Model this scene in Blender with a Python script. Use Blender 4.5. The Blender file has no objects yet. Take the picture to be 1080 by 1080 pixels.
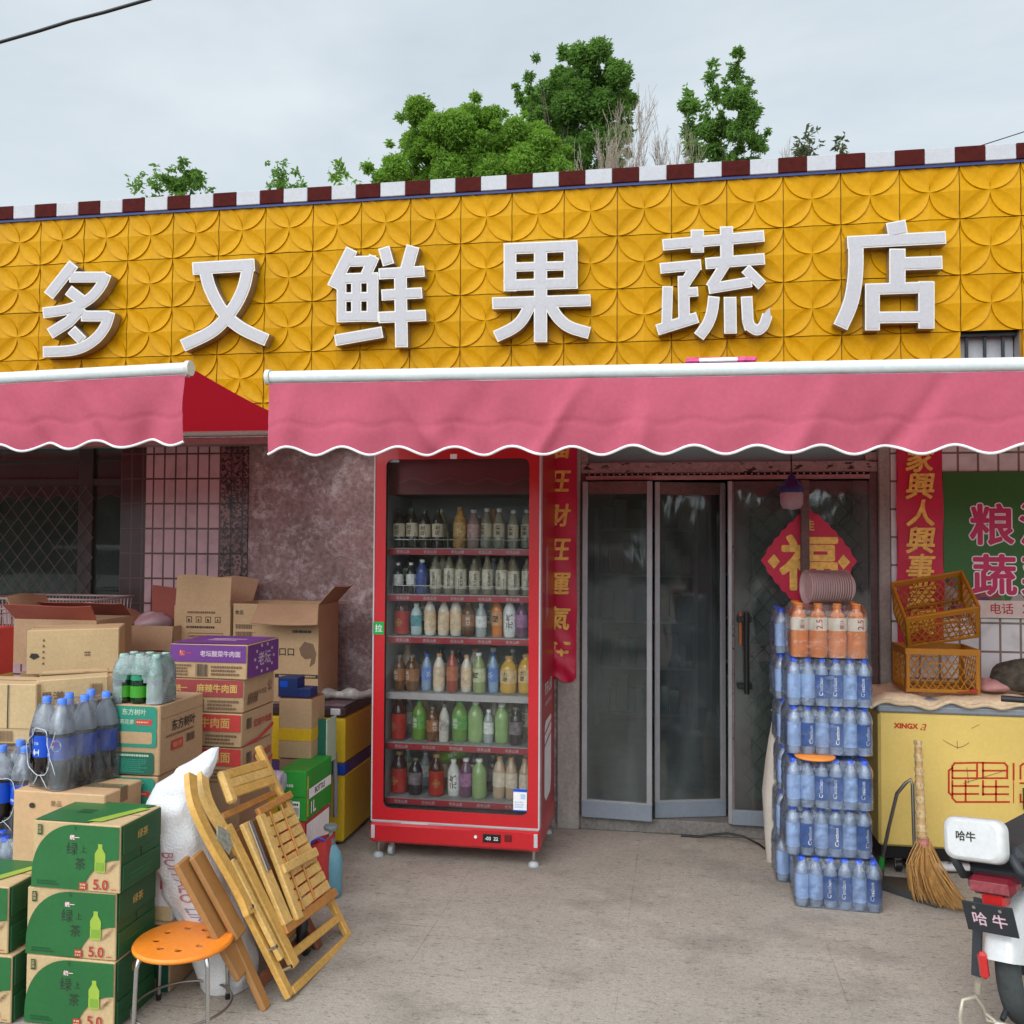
import bpy, math, random
import numpy as np
from mathutils import Vector, Matrix
from mathutils.geometry import delaunay_2d_cdt, tessellate_polygon

R = random.Random(7)
scene = bpy.context.scene
COL = scene.collection
rad = math.radians

# ------------------------------------------------------------------ camera
YAW, PITCH, ROLL, FPX = -0.16770896, 0.03149658, 0.00536164, 960.0
CAM = Vector((3.870, -5.099, 1.62))
FW = Vector((math.sin(YAW) * math.cos(PITCH), math.cos(YAW) * math.cos(PITCH), math.sin(PITCH)))
RT = Vector((math.cos(YAW), -math.sin(YAW), 0))
UP = RT.cross(FW)
R2 = RT * math.cos(ROLL) + UP * math.sin(ROLL)
U2 = UP * math.cos(ROLL) - RT * math.sin(ROLL)
cam_d = bpy.data.cameras.new('camera')
cam_d.sensor_width = 36.0
cam_d.lens = 36.0 * FPX / 1080.0
cam_d.clip_start = 0.05
cam_d.clip_end = 3000
cam = bpy.data.objects.new('camera', cam_d)
COL.objects.link(cam)
B = -FW
cam.matrix_world = Matrix(((R2.x, U2.x, B.x, CAM.x), (R2.y, U2.y, B.y, CAM.y), (R2.z, U2.z, B.z, CAM.z), (0, 0, 0, 1)))
scene.camera = cam

# ------------------------------------------------------------------ light
SUN_EL, SUN_AZ = rad(37), rad(202)
world = bpy.data.worlds.new('World')
scene.world = world
world.use_nodes = True
wt = world.node_tree
wt.nodes.clear()
wo = wt.nodes.new('ShaderNodeOutputWorld')
bg = wt.nodes.new('ShaderNodeBackground')
bg.inputs['Strength'].default_value = 0.1
sky = wt.nodes.new('ShaderNodeTexSky')
sky.sky_type = 'NISHITA'
sky.sun_disc = False
sky.sun_elevation = SUN_EL
sky.sun_rotation = SUN_AZ
tc = wt.nodes.new('ShaderNodeTexCoord')
mp = wt.nodes.new('ShaderNodeMapping')
mp.inputs['Scale'].default_value = (1, 1, 2.6)
nz = wt.nodes.new('ShaderNodeTexNoise')
nz.inputs['Scale'].default_value = 1.7
nz.inputs['Detail'].default_value = 7
nz.inputs['Roughness'].default_value = 0.55
nz.inputs['Distortion'].default_value = 0.3
cr = wt.nodes.new('ShaderNodeValToRGB')
cr.color_ramp.elements[0].position = 0.30
cr.color_ramp.elements[0].color = (3.75, 4.3, 4.8, 1)
cr.color_ramp.elements[1].position = 0.72
cr.color_ramp.elements[1].color = (5.5, 6.0, 6.25, 1)
mx = wt.nodes.new('ShaderNodeMix')
mx.data_type = 'RGBA'
mx.inputs[0].default_value = 0.93
wt.links.new(tc.outputs['Generated'], mp.inputs['Vector'])
wt.links.new(mp.outputs['Vector'], nz.inputs['Vector'])
wt.links.new(nz.outputs['Fac'], cr.inputs['Fac'])
wt.links.new(sky.outputs['Color'], mx.inputs[6])
wt.links.new(cr.outputs['Color'], mx.inputs[7])
# glow added to the sunward sky behind the camera, to light under the awnings
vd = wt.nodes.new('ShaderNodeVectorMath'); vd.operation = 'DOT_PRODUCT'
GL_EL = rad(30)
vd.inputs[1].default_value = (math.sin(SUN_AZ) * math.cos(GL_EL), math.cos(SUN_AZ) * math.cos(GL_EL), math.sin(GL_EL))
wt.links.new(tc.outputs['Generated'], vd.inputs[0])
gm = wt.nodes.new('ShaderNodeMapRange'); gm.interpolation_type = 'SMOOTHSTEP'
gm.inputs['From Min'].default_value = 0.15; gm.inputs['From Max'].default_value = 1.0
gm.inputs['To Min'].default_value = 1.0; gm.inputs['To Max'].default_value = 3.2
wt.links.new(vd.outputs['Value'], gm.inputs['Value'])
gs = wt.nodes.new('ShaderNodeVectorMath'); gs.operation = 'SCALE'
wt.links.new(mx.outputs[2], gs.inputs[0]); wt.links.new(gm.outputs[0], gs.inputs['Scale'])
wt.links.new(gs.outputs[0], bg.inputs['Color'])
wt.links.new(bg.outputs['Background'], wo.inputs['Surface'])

sun_d = bpy.data.lights.new('sun', 'SUN')
sun_d.energy = 0.7
sun_d.angle = rad(38)
sun_d.color = (1.0, 0.96, 0.9)
sun = bpy.data.objects.new('sun', sun_d)
COL.objects.link(sun)
# light comes from the street side, high, a little from the left
sdir = Vector((math.sin(SUN_AZ) * math.cos(SUN_EL), math.cos(SUN_AZ) * math.cos(SUN_EL), math.sin(SUN_EL)))
sun.rotation_euler = sdir.to_track_quat('Z', 'Y').to_euler()
sun.location = sdir * 30

scene.view_settings.view_transform = 'Standard'
scene.view_settings.look = 'None'
scene.view_settings.gamma = 1
scene.view_settings.use_curve_mapping = False
scene.view_settings.exposure = 0.62
scene.render.engine = 'CYCLES'
scene.cycles.use_denoising = True
scene.cycles.transparent_max_bounces = 24
scene.cycles.max_bounces = 10

# ------------------------------------------------------------------ helpers
def ray(px, py):
    return FW * FPX + R2 * (px - 540) - U2 * (py - 540)
def at(px, py, Y):
    d = ray(px, py)
    return CAM + d * ((Y - CAM.y) / d.y)
def gz(px, py, Z=0.0):
    d = ray(px, py)
    return CAM + d * ((Z - CAM.z) / d.z)

def srgb(r, g, b):
    f = lambda c: (c / 255 / 12.92) if c / 255 <= 0.04045 else ((c / 255 + 0.055) / 1.055) ** 2.4
    return (f(r), f(g), f(b))

MATS = {}
def mat(name, col, rough=0.55, var=0.12, scale=6.0, bump=0.0, bscale=60.0, metal=0.0, spec=0.4, coat=0.0, fine=0.05,
        alpha=1.0, transl=0.0, transl_col=None, trans=0.0, streak=None, emit=None):
    if name in MATS:
        return MATS[name]
    m = bpy.data.materials.new(name)
    m.use_nodes = True
    nt = m.node_tree
    p = nt.nodes['Principled BSDF']
    p.inputs['Roughness'].default_value = rough
    p.inputs['Metallic'].default_value = metal
    p.inputs['Specular IOR Level'].default_value = spec
    p.inputs['Coat Weight'].default_value = coat
    p.inputs['Alpha'].default_value = alpha
    p.inputs['Transmission Weight'].default_value = trans
    tcn = nt.nodes.new('ShaderNodeTexCoord')
    oi = nt.nodes.new('ShaderNodeObjectInfo')
    ad = nt.nodes.new('ShaderNodeVectorMath'); ad.operation = 'ADD'
    sc = nt.nodes.new('ShaderNodeVectorMath'); sc.operation = 'SCALE'
    sc.inputs[0].default_value = (37.0, 19.0, 53.0)
    nt.links.new(oi.outputs['Random'], sc.inputs['Scale'])
    nt.links.new(tcn.outputs['Object'], ad.inputs[0])
    nt.links.new(sc.outputs[0], ad.inputs[1])
    src = ad.outputs[0]
    n1 = nt.nodes.new('ShaderNodeTexNoise')
    n1.inputs['Scale'].default_value = scale
    n1.inputs['Detail'].default_value = 6
    n1.inputs['Roughness'].default_value = 0.6
    if streak:
        mpn = nt.nodes.new('ShaderNodeMapping')
        mpn.inputs['Scale'].default_value = streak
        nt.links.new(src, mpn.inputs['Vector'])
        nt.links.new(mpn.outputs[0], n1.inputs['Vector'])
    else:
        nt.links.new(src, n1.inputs['Vector'])
    mr = nt.nodes.new('ShaderNodeMapRange')
    mr.inputs['From Min'].default_value = 0.25
    mr.inputs['From Max'].default_value = 0.75
    mr.inputs['To Min'].default_value = 1 - var
    mr.inputs['To Max'].default_value = 1 + var
    nt.links.new(n1.outputs['Fac'], mr.inputs['Value'])
    n2 = nt.nodes.new('ShaderNodeTexNoise')
    n2.inputs['Scale'].default_value = bscale
    n2.inputs['Detail'].default_value = 4
    nt.links.new(src, n2.inputs['Vector'])
    mr2 = nt.nodes.new('ShaderNodeMapRange')
    mr2.inputs['From Min'].default_value = 0.3
    mr2.inputs['From Max'].default_value = 0.7
    mr2.inputs['To Min'].default_value = 1 - fine
    mr2.inputs['To Max'].default_value = 1 + fine
    nt.links.new(n2.outputs['Fac'], mr2.inputs['Value'])
    ml = nt.nodes.new('ShaderNodeMath'); ml.operation = 'MULTIPLY'
    nt.links.new(mr.outputs[0], ml.inputs[0])
    nt.links.new(mr2.outputs[0], ml.inputs[1])
    vs = nt.nodes.new('ShaderNodeVectorMath'); vs.operation = 'SCALE'
    vs.inputs[0].default_value = col
    nt.links.new(ml.outputs[0], vs.inputs['Scale'])
    nt.links.new(vs.outputs[0], p.inputs['Base Color'])
    if bump:
        bn = nt.nodes.new('ShaderNodeBump')
        bn.inputs['Strength'].default_value = min(1.0, bump)
        bn.inputs['Distance'].default_value = 0.01
        nt.links.new(n2.outputs['Fac'], bn.inputs['Height'])
        nt.links.new(bn.outputs[0], p.inputs['Normal'])
    if emit:
        p.inputs['Emission Color'].default_value = (*col, 1)
        p.inputs['Emission Strength'].default_value = emit
    if transl:
        out = nt.nodes['Material Output']
        tr = nt.nodes.new('ShaderNodeBsdfTranslucent')
        tr.inputs['Color'].default_value = (*(transl_col or col), 1)
        mix = nt.nodes.new('ShaderNodeMixShader')
        mix.inputs[0].default_value = transl
        nt.links.new(p.outputs[0], mix.inputs[1])
        nt.links.new(tr.outputs[0], mix.inputs[2])
        nt.links.new(mix.outputs[0], out.inputs['Surface'])
    MATS[name] = m
    return m

def clear(name, tint=(1, 1, 1), body=(0.8, 0.85, 0.9), fac=0.15, rough=0.1, bump=0.0, bscale=12.0, noise=0.0, nscale=6.0, gloss=1.0, streak=(1, 1, 1)):
    """thin clear plastic or glass: transparent, with a whitish body share and a fresnel gloss"""
    if name in MATS:
        return MATS[name]
    m = bpy.data.materials.new(name)
    m.use_nodes = True
    nt = m.node_tree
    nt.nodes.clear()
    out = nt.nodes.new('ShaderNodeOutputMaterial')
    tp = nt.nodes.new('ShaderNodeBsdfTransparent'); tp.inputs[0].default_value = (*tint, 1)
    df = nt.nodes.new('ShaderNodeBsdfDiffuse'); df.inputs[0].default_value = (*body, 1)
    gl = nt.nodes.new('ShaderNodeBsdfGlossy'); gl.inputs['Roughness'].default_value = rough
    gl.inputs[0].default_value = (gloss, gloss, gloss, 1)
    fr = nt.nodes.new('ShaderNodeFresnel'); fr.inputs[0].default_value = 1.5
    m1 = nt.nodes.new('ShaderNodeMixShader'); m2 = nt.nodes.new('ShaderNodeMixShader')
    m1.inputs[0].default_value = fac
    tcn = nt.nodes.new('ShaderNodeTexCoord')
    mpn = nt.nodes.new('ShaderNodeMapping'); mpn.inputs['Scale'].default_value = streak
    nt.links.new(tcn.outputs['Object'], mpn.inputs['Vector'])
    if noise:
        n1 = nt.nodes.new('ShaderNodeTexNoise'); n1.inputs['Scale'].default_value = nscale; n1.inputs['Detail'].default_value = 6
        n1.inputs['Distortion'].default_value = 0.8
        nt.links.new(mpn.outputs[0], n1.inputs['Vector'])
        mr = nt.nodes.new('ShaderNodeMapRange')
        mr.inputs['From Min'].default_value = 0.4; mr.inputs['From Max'].default_value = 0.75
        mr.inputs['To Min'].default_value = fac; mr.inputs['To Max'].default_value = fac + noise
        nt.links.new(n1.outputs['Fac'], mr.inputs['Value'])
        nt.links.new(mr.outputs[0], m1.inputs[0])
    if bump:
        n2 = nt.nodes.new('ShaderNodeTexNoise'); n2.inputs['Scale'].default_value = bscale; n2.inputs['Detail'].default_value = 3
        nt.links.new(mpn.outputs[0], n2.inputs['Vector'])
        bn = nt.nodes.new('ShaderNodeBump'); bn.inputs['Strength'].default_value = bump; bn.inputs['Distance'].default_value = 0.02
        nt.links.new(n2.outputs['Fac'], bn.inputs['Height'])
        nt.links.new(bn.outputs[0], gl.inputs['Normal'])
        nt.links.new(bn.outputs[0], fr.inputs['Normal'])
    nt.links.new(tp.outputs[0], m1.inputs[1]); nt.links.new(df.outputs[0], m1.inputs[2])
    nt.links.new(fr.outputs[0], m2.inputs[0])
    nt.links.new(m1.outputs[0], m2.inputs[1]); nt.links.new(gl.outputs[0], m2.inputs[2])
    nt.links.new(m2.outputs[0], out.inputs['Surface'])
    MATS[name] = m
    return m

def frame(o, right, up):
    r = Vector(right).normalized(); u = Vector(up); u = (u - r * u.dot(r)).normalized(); n = r.cross(u)
    o = Vector(o)
    return Matrix(((r.x, u.x, n.x, o.x), (r.y, u.y, n.y, o.y), (r.z, u.z, n.z, o.z), (0, 0, 0, 1)))
def front(x, y, z): return frame((x, y, z), (1, 0, 0), (0, 0, 1))      # faces the street (-y)
def rside(x, y, z): return frame((x, y, z), (0, 1, 0), (0, 0, 1))      # faces +x
def lside(x, y, z): return frame((x, y, z), (0, -1, 0), (0, 0, 1))     # faces -x
def topf(x, y, z): return frame((x, y, z), (1, 0, 0), (0, 1, 0))

TEXT = {}
def glyphs(s, bold=0.0, shear=0.0):
    k = (s, bold, shear)
    if k not in TEXT:
        c = bpy.data.curves.new('t', 'FONT')
        c.body = s; c.offset = bold; c.shear = shear; c.resolution_u = 3
        o = bpy.data.objects.new('t', c)
        COL.objects.link(o)
        bpy.context.view_layer.update()
        me = o.to_mesh()
        vs = [(v.co.x, v.co.y) for v in me.vertices]
        fs = [tuple(p.vertices) for p in me.polygons]
        o.to_mesh_clear()
        bpy.data.objects.remove(o); bpy.data.curves.remove(c)
        xs = [v[0] for v in vs] or [0]; ys = [v[1] for v in vs] or [0]
        TEXT[k] = (vs, fs, (min(xs), min(ys), max(xs), max(ys)))
    return TEXT[k]

BEV = {}
class MB:
    def __init__(s): s.v = []; s.f = []; s.mi = []; s.sm = []; s.mats = []
    def m(s, material):
        if material not in s.mats: s.mats.append(material)
        return s.mats.index(material)
    def add(s, vs, fs, material, smooth=False, M=None):
        b = len(s.v)
        s.v += [tuple(M @ Vector(v)) if M is not None else tuple(v) for v in vs]
        i = s.m(material)
        for f in fs:
            s.f.append(tuple(b + q for q in f)); s.mi.append(i); s.sm.append(smooth)
        return s
    def box(s, x0, x1, y0, y1, z0, z1, material, bev=0.0, M=None, jit=0.0):
        c = Vector(((x0 + x1) / 2, (y0 + y1) / 2, (z0 + z1) / 2)); h = (abs(x1 - x0) / 2, abs(y1 - y0) / 2, abs(z1 - z0) / 2)
        if bev <= 0 or bev * 2 >= min(h) * 2:
            vs = [(c.x + a * h[0], c.y + b_ * h[1], c.z + d * h[2]) for a in (-1, 1) for b_ in (-1, 1) for d in (-1, 1)]
            fs = [(0, 1, 3, 2), (4, 6, 7, 5), (0, 4, 5, 1), (2, 3, 7, 6), (0, 2, 6, 4), (1, 5, 7, 3)]
            if jit: vs = [(x + R.uniform(-jit, jit), y + R.uniform(-jit, jit), z + R.uniform(-jit, jit)) for x, y, z in vs]
            return s.add(vs, fs, material, False, M)
        vs = []; idx = {}
        for a in (-1, 1):
            for b_ in (-1, 1):
                for d in (-1, 1):
                    j = [R.uniform(-jit, jit) for _ in range(3)] if jit else (0, 0, 0)
                    for k in range(3):
                        p = [a * h[0], b_ * h[1], d * h[2]]
                        sg = (a, b_, d)
                        for q in range(3):
                            if q != k: p[q] -= sg[q] * bev
                        idx[(a, b_, d, k)] = len(vs)
                        vs.append((c.x + p[0] + j[0], c.y + p[1] + j[1], c.z + p[2] + j[2]))
        fs = []
        for k in range(3):
            o1, o2 = [q for q in range(3) if q != k]
            for sg in (-1, 1):
                r = []
                for s1, s2 in ((-1, -1), (1, -1), (1, 1), (-1, 1)):
                    key = [0, 0, 0]; key[k] = sg; key[o1] = s1; key[o2] = s2
                    r.append(idx[(*key, k)])
                if (sg > 0) == (k == 1): r.reverse()
                fs.append(tuple(r))
        for k in range(3):
            o1, o2 = [q for q in range(3) if q != k]
            for s1 in (-1, 1):
                for s2 in (-1, 1):
                    key = [0, 0, 0]; key[o1] = s1; key[o2] = s2
                    ka = key[:]; ka[k] = -1; kb = key[:]; kb[k] = 1
                    fs.append((idx[(*ka, o1)], idx[(*kb, o1)], idx[(*kb, o2)], idx[(*ka, o2)]))
        for a in (-1, 1):
            for b_ in (-1, 1):
                for d in (-1, 1):
                    fs.append((idx[(a, b_, d, 0)], idx[(a, b_, d, 1)], idx[(a, b_, d, 2)]))
        # orient outward
        out = []
        for f in fs:
            p = [Vector(vs[q]) for q in f]
            n = (p[1] - p[0]).cross(p[2] - p[0]); ce = sum(p, Vector()) / len(p) - c
            out.append(f if n.dot(ce) > 0 else tuple(reversed(f)))
        return s.add(vs, out, material, False, M)
    def tube(s, pts, r, material, n=8, closed=False, caps=True, smooth=True, M=None):
        pts = [Vector(p) for p in pts]; k = len(pts)
        rr = r if isinstance(r, (list, tuple)) else [r] * k
        vs = []; prev = None
        for i, p in enumerate(pts):
            if closed: t = pts[(i + 1) % k] - pts[i - 1]
            else: t = pts[min(i + 1, k - 1)] - pts[max(i - 1, 0)]
            if t.length < 1e-9: t = Vector((0, 0, 1))
            t.normalize()
            if prev is None:
                a = Vector((0, 0, 1)) if abs(t.z) < 0.9 else Vector((1, 0, 0))
                u = (a - t * a.dot(t)).normalized()
            else:
                u = prev - t * prev.dot(t)
                u = u.normalized() if u.length > 1e-6 else t.orthogonal().normalized()
            prev = u; w = t.cross(u)
            vs += [p + (u * math.cos(2 * math.pi * q / n) + w * math.sin(2 * math.pi * q / n)) * rr[i] for q in range(n)]
        fs = []
        for i in range(k if closed else k - 1):
            j = (i + 1) % k
            for q in range(n):
                fs.append((i * n + q, i * n + (q + 1) % n, j * n + (q + 1) % n, j * n + q))
        s.add(vs, fs, material, smooth, M)
        if caps and not closed:
            s.add(vs[:n], [tuple(reversed(range(n)))], material, False, M)
            s.add(vs[-n:], [tuple(range(n))], material, False, M)
        return s
    def bar(s, p, q, w, t, material, up=(0, 0, 1), bev=0.0, M=None):
        """straight rectangular bar from p to q: w across, t along 'up'"""
        p = Vector(p); q = Vector(q); d = q - p; L = d.length; d.normalize(); u = Vector(up); u = u - d * u.dot(d)
        u = u.normalized() if u.length > 1e-6 else d.orthogonal().normalized()
        sd = d.cross(u)
        Mx = Matrix(((d.x, sd.x, u.x, p.x), (d.y, sd.y, u.y, p.y), (d.z, sd.z, u.z, p.z), (0, 0, 0, 1)))
        return s.box(0, L, -w / 2, w / 2, -t / 2, t / 2, material, bev, (M @ Mx) if M is not None else Mx)
    def lathe(s, prof, material, n=16, M=None, smooth=True, capb=True, capt=True):
        vs = []; k = len(prof)
        for r_, z in prof:
            vs += [(r_ * math.cos(2 * math.pi * q / n), r_ * math.sin(2 * math.pi * q / n), z) for q in range(n)]
        fs = [(i * n + q, i * n + (q + 1) % n, (i + 1) * n + (q + 1) % n, (i + 1) * n + q) for i in range(k - 1) for q in range(n)]
        s.add(vs, fs, material, smooth, M)
        if capb: s.add(vs[:n], [tuple(reversed(range(n)))], material, False, M)
        if capt: s.add(vs[-n:], [tuple(range(n))], material, False, M)
        return s
    def poly(s, pts, material, M=None, z=0.0, thick=0.0):
        """flat polygon in the local XY plane of M (z = proud of it); thick > 0 extrudes backwards"""
        ps = [Vector((p[0], p[1], z)) for p in pts]
        tr = tessellate_polygon([ps])
        fs = []
        for t in tr:
            a, b, c = (ps[q] for q in t)
            fs.append(tuple(t) if (b - a).cross(c - a).z > 0 else (t[0], t[2], t[1]))
        s.add(ps, fs, material, False, M)
        if thick:
            k = len(ps); area = sum(ps[i].x * ps[(i + 1) % k].y - ps[(i + 1) % k].x * ps[i].y for i in range(k))
            bk = [p - Vector((0, 0, thick)) for p in ps]
            s.add(bk, [(f[0], f[2], f[1]) for f in fs], material, False, M)
            sd = [(i, i + k, (i + 1) % k + k, (i + 1) % k) for i in range(k)]
            if area < 0: sd = [tuple(reversed(f)) for f in sd]
            s.add(ps + bk, sd, material, False, M)
        return s
    def rect(s, x0, y0, x1, y1, material, M=None, z=0.0):
        return s.add([(x0, y0, z), (x1, y0, z), (x1, y1, z), (x0, y1, z)], [(0, 1, 2, 3)], material, False, M)
    def text(s, t, x0, y0, x1, y1, material, M=None, z=0.001, bold=0.0, shear=0.0, keep=True, rot=0):
        """lettering fitted into the box; rot=1 turns it to read upwards"""
        if bold > 0 and any(ord(q) > 0x2e80 for q in t):
            # heavy CJK: the outline offset would fold, so the glyph is laid round a small circle instead
            n_ = len(t); em = min((x1 - x0) / (n_ if not rot else 1), (y1 - y0) / (n_ if rot else 1))
            return s.fat(t, x0, y0, x1, y1, material, M, z, d=min(bold, 0.03) * em * 0.85, n=5, bold=0.0, shear=shear, keep=keep, rot=rot)
        vs, fs, (a, b, c, d) = glyphs(t, bold, shear)
        if not vs: return s
        bw, bh = x1 - x0, y1 - y0
        if rot: bw, bh = bh, bw
        w, h = c - a, d - b
        if keep:
            k = min(bw / w, bh / h); kx = ky = k
        else:
            kx, ky = bw / w, bh / h
        cx, cy = (x0 + x1) / 2, (y0 + y1) / 2
        out = []
        for x, y in vs:
            X, Y = (x - (a + c) / 2) * kx, (y - (b + d) / 2) * ky
            if rot == 1: X, Y = -Y, X
            elif rot == -1: X, Y = Y, -X
            out.append((cx + X, cy + Y, z))
        return s.add(out, fs, material, False, M)
    def fat(s, t, x0, y0, x1, y1, material, M=None, z=0.001, d=0.004, n=8, **k):
        """heavier lettering: the glyphs laid round a small circle, each a hair further out"""
        for i in range(n):
            a = 2 * math.pi * i / n; dx, dy = d * math.cos(a), d * math.sin(a)
            s.text(t, x0 + dx, y0 + dy, x1 + dx, y1 + dy, material, M, z + 0.00004 * i, **k)
        return s.text(t, x0, y0, x1, y1, material, M, z + 0.00004 * n, **k)
    def build(s, name, parent=None, world=False):
        me = bpy.data.meshes.new(name)
        vs = s.v
        if world and parent is not None:
            I = WM[parent].inverted(); vs = [tuple(I @ Vector(v)) for v in vs]
        me.from_pydata([tuple(v) for v in vs], [], s.f)
        for q in s.mats: me.materials.append(q)
        me.polygons.foreach_set('material_index', s.mi)
        me.polygons.foreach_set('use_smooth', s.sm)
        me.update()
        o = bpy.data.objects.new(name, me)
        COL.objects.link(o)
        if parent is not None:
            o.parent = parent
            WM[o] = WM[parent]
        else:
            WM[o] = Matrix.Identity(4)
        return o

WM = {}
def tag(o, label=None, cat=None, group=None, kind=None):
    if label: o['label'] = label
    if cat: o['category'] = cat
    if group: o['group'] = group
    if kind: o['kind'] = kind
    return o
def thing(name, label, cat, loc=(0, 0, 0), rz=0.0, group=None, rot=None):
    o = bpy.data.objects.new(name, None)
    o.empty_display_size = 0.05
    COL.objects.link(o)
    o.location = loc
    o.rotation_euler = rot if rot else (0, 0, rz)
    WM[o] = Matrix.Translation(loc) @ o.rotation_euler.to_matrix().to_4x4()
    return tag(o, label, cat, group)
def move(o, loc, rot=None):
    o.location = loc
    if rot: o.rotation_euler = rot
    return o
def copy_tree(o, parent=None):
    c = o.copy(); COL.objects.link(c)
    if parent is not None: c.parent = parent
    for ch in o.children: copy_tree(ch, c)
    return c
# ------------------------------------------------------------------ ground
def ground_material():
    m = mat('concrete_paving', (0.372, 0.328, 0.274), rough=0.9, var=0.16, scale=1.3, bump=0.35, bscale=140, fine=0.16, spec=0.2)
    nt = m.node_tree; p = nt.nodes['Principled BSDF']
    src = p.inputs['Base Color'].links[0].from_socket
    tcn = nt.nodes.new('ShaderNodeTexCoord')
    def noise(scale, detail, stretch, lo, hi, a, b):
        mpn = nt.nodes.new('ShaderNodeMapping'); mpn.inputs['Scale'].default_value = stretch
        nt.links.new(tcn.outputs['Object'], mpn.inputs['Vector'])
        n = nt.nodes.new('ShaderNodeTexNoise'); n.inputs['Scale'].default_value = scale; n.inputs['Detail'].default_value = detail
        n.inputs['Roughness'].default_value = 0.65
        nt.links.new(mpn.outputs[0], n.inputs['Vector'])
        r = nt.nodes.new('ShaderNodeMapRange')
        for k, v in zip(('From Min', 'From Max', 'To Min', 'To Max'), (lo, hi, a, b)): r.inputs[k].default_value = v
        nt.links.new(n.outputs['Fac'], r.inputs['Value'])
        return r.outputs[0]
    def times(sock, fac):
        v = nt.nodes.new('ShaderNodeVectorMath'); v.operation = 'SCALE'
        nt.links.new(sock, v.inputs[0]); nt.links.new(fac, v.inputs['Scale'])
        return v.outputs[0]
    # short dark flecks of grit, larger grey stains and worn pale spots
    src = times(src, noise(34, 6, (1, 2.6, 1), 0.56, 0.68, 1.0, 0.45))
    src = times(src, noise(13, 7, (1, 2.8, 1), 0.57, 0.72, 1.0, 0.55))
    src = times(src, noise(2.1, 5, (1, 1.4, 1), 0.50, 0.70, 1.0, 0.72))
    src = times(src, noise(5.5, 6, (1, 1, 1), 0.60, 0.75, 1.0, 1.22))
    # slab joints, filled and broken in places
    br = nt.nodes.new('ShaderNodeTexBrick')
    br.offset = 0.5
    br.inputs['Color1'].default_value = (1, 1, 1, 1); br.inputs['Color2'].default_value = (0.93, 0.93, 0.93, 1)
    br.inputs['Mortar'].default_value = (0.35, 0.33, 0.30, 1)
    br.inputs['Scale'].default_value = 1.0
    br.inputs['Mortar Size'].default_value = 0.0028
    br.inputs['Brick Width'].default_value = 0.8; br.inputs['Row Height'].default_value = 0.8
    mpn = nt.nodes.new('ShaderNodeMapping'); mpn.inputs['Rotation'].default_value = (0, 0, rad(91)); mpn.inputs['Location'].default_value = (0.31, 0.27, 0)
    nt.links.new(tcn.outputs['Object'], mpn.inputs['Vector']); nt.links.new(mpn.outputs[0], br.inputs['Vector'])
    mk = noise(1.7, 3, (1, 1, 1), 0.42, 0.60, 0.0, 0.4)
    mixn = nt.nodes.new('ShaderNodeMix'); mixn.data_type = 'RGBA'
    mixn.inputs[6].default_value = (1, 1, 1, 1)
    nt.links.new(mk, mixn.inputs[0]); nt.links.new(br.outputs['Color'], mixn.inputs[7])
    mu = nt.nodes.new('ShaderNodeVectorMath'); mu.operation = 'MULTIPLY'
    nt.links.new(src, mu.inputs[0]); nt.links.new(mixn.outputs[2], mu.inputs[1])
    nt.links.new(mu.outputs[0], p.inputs['Base Color'])
    return m
g = MB(); g.add([(-400, -400, 0), (400, -400, 0), (400, 400, 0), (-400, 400, 0)], [(0, 1, 2, 3)], ground_material())
tag(g.build('ground'), kind='structure')

# ------------------------------------------------------------------ building
M_PLASTER = mat('stained_plaster', (0.26, 0.172, 0.162), rough=0.9, var=0.35, scale=3.2, bump=0.5, bscale=34, fine=0.30)
def blotch(m):
    nt = m.node_tree; p = nt.nodes['Principled BSDF']; s0 = p.inputs['Base Color'].links[0].from_socket
    tcn = nt.nodes.new('ShaderNodeTexCoord')
    n = nt.nodes.new('ShaderNodeTexNoise'); n.inputs['Scale'].default_value = 8.0; n.inputs['Detail'].default_value = 12; n.inputs['Roughness'].default_value = 0.8
    n.inputs['Distortion'].default_value = 0.15
    nt.links.new(tcn.outputs['Object'], n.inputs['Vector'])
    r = nt.nodes.new('ShaderNodeMapRange')
    for k, v in zip(('From Min', 'From Max', 'To Min', 'To Max'), (0.50, 0.62, 0.0, 0.8)): r.inputs[k].default_value = v
    nt.links.new(n.outputs['Fac'], r.inputs['Value'])
    mixn = nt.nodes.new('ShaderNodeMix'); mixn.data_type = 'RGBA'
    nt.links.new(r.outputs[0], mixn.inputs[0]); nt.links.new(s0, mixn.inputs[6]); mixn.inputs[7].default_value = (0.56, 0.48, 0.475, 1)
    nt.links.new(mixn.outputs[2], p.inputs['Base Color'])
blotch(M_PLASTER)
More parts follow.
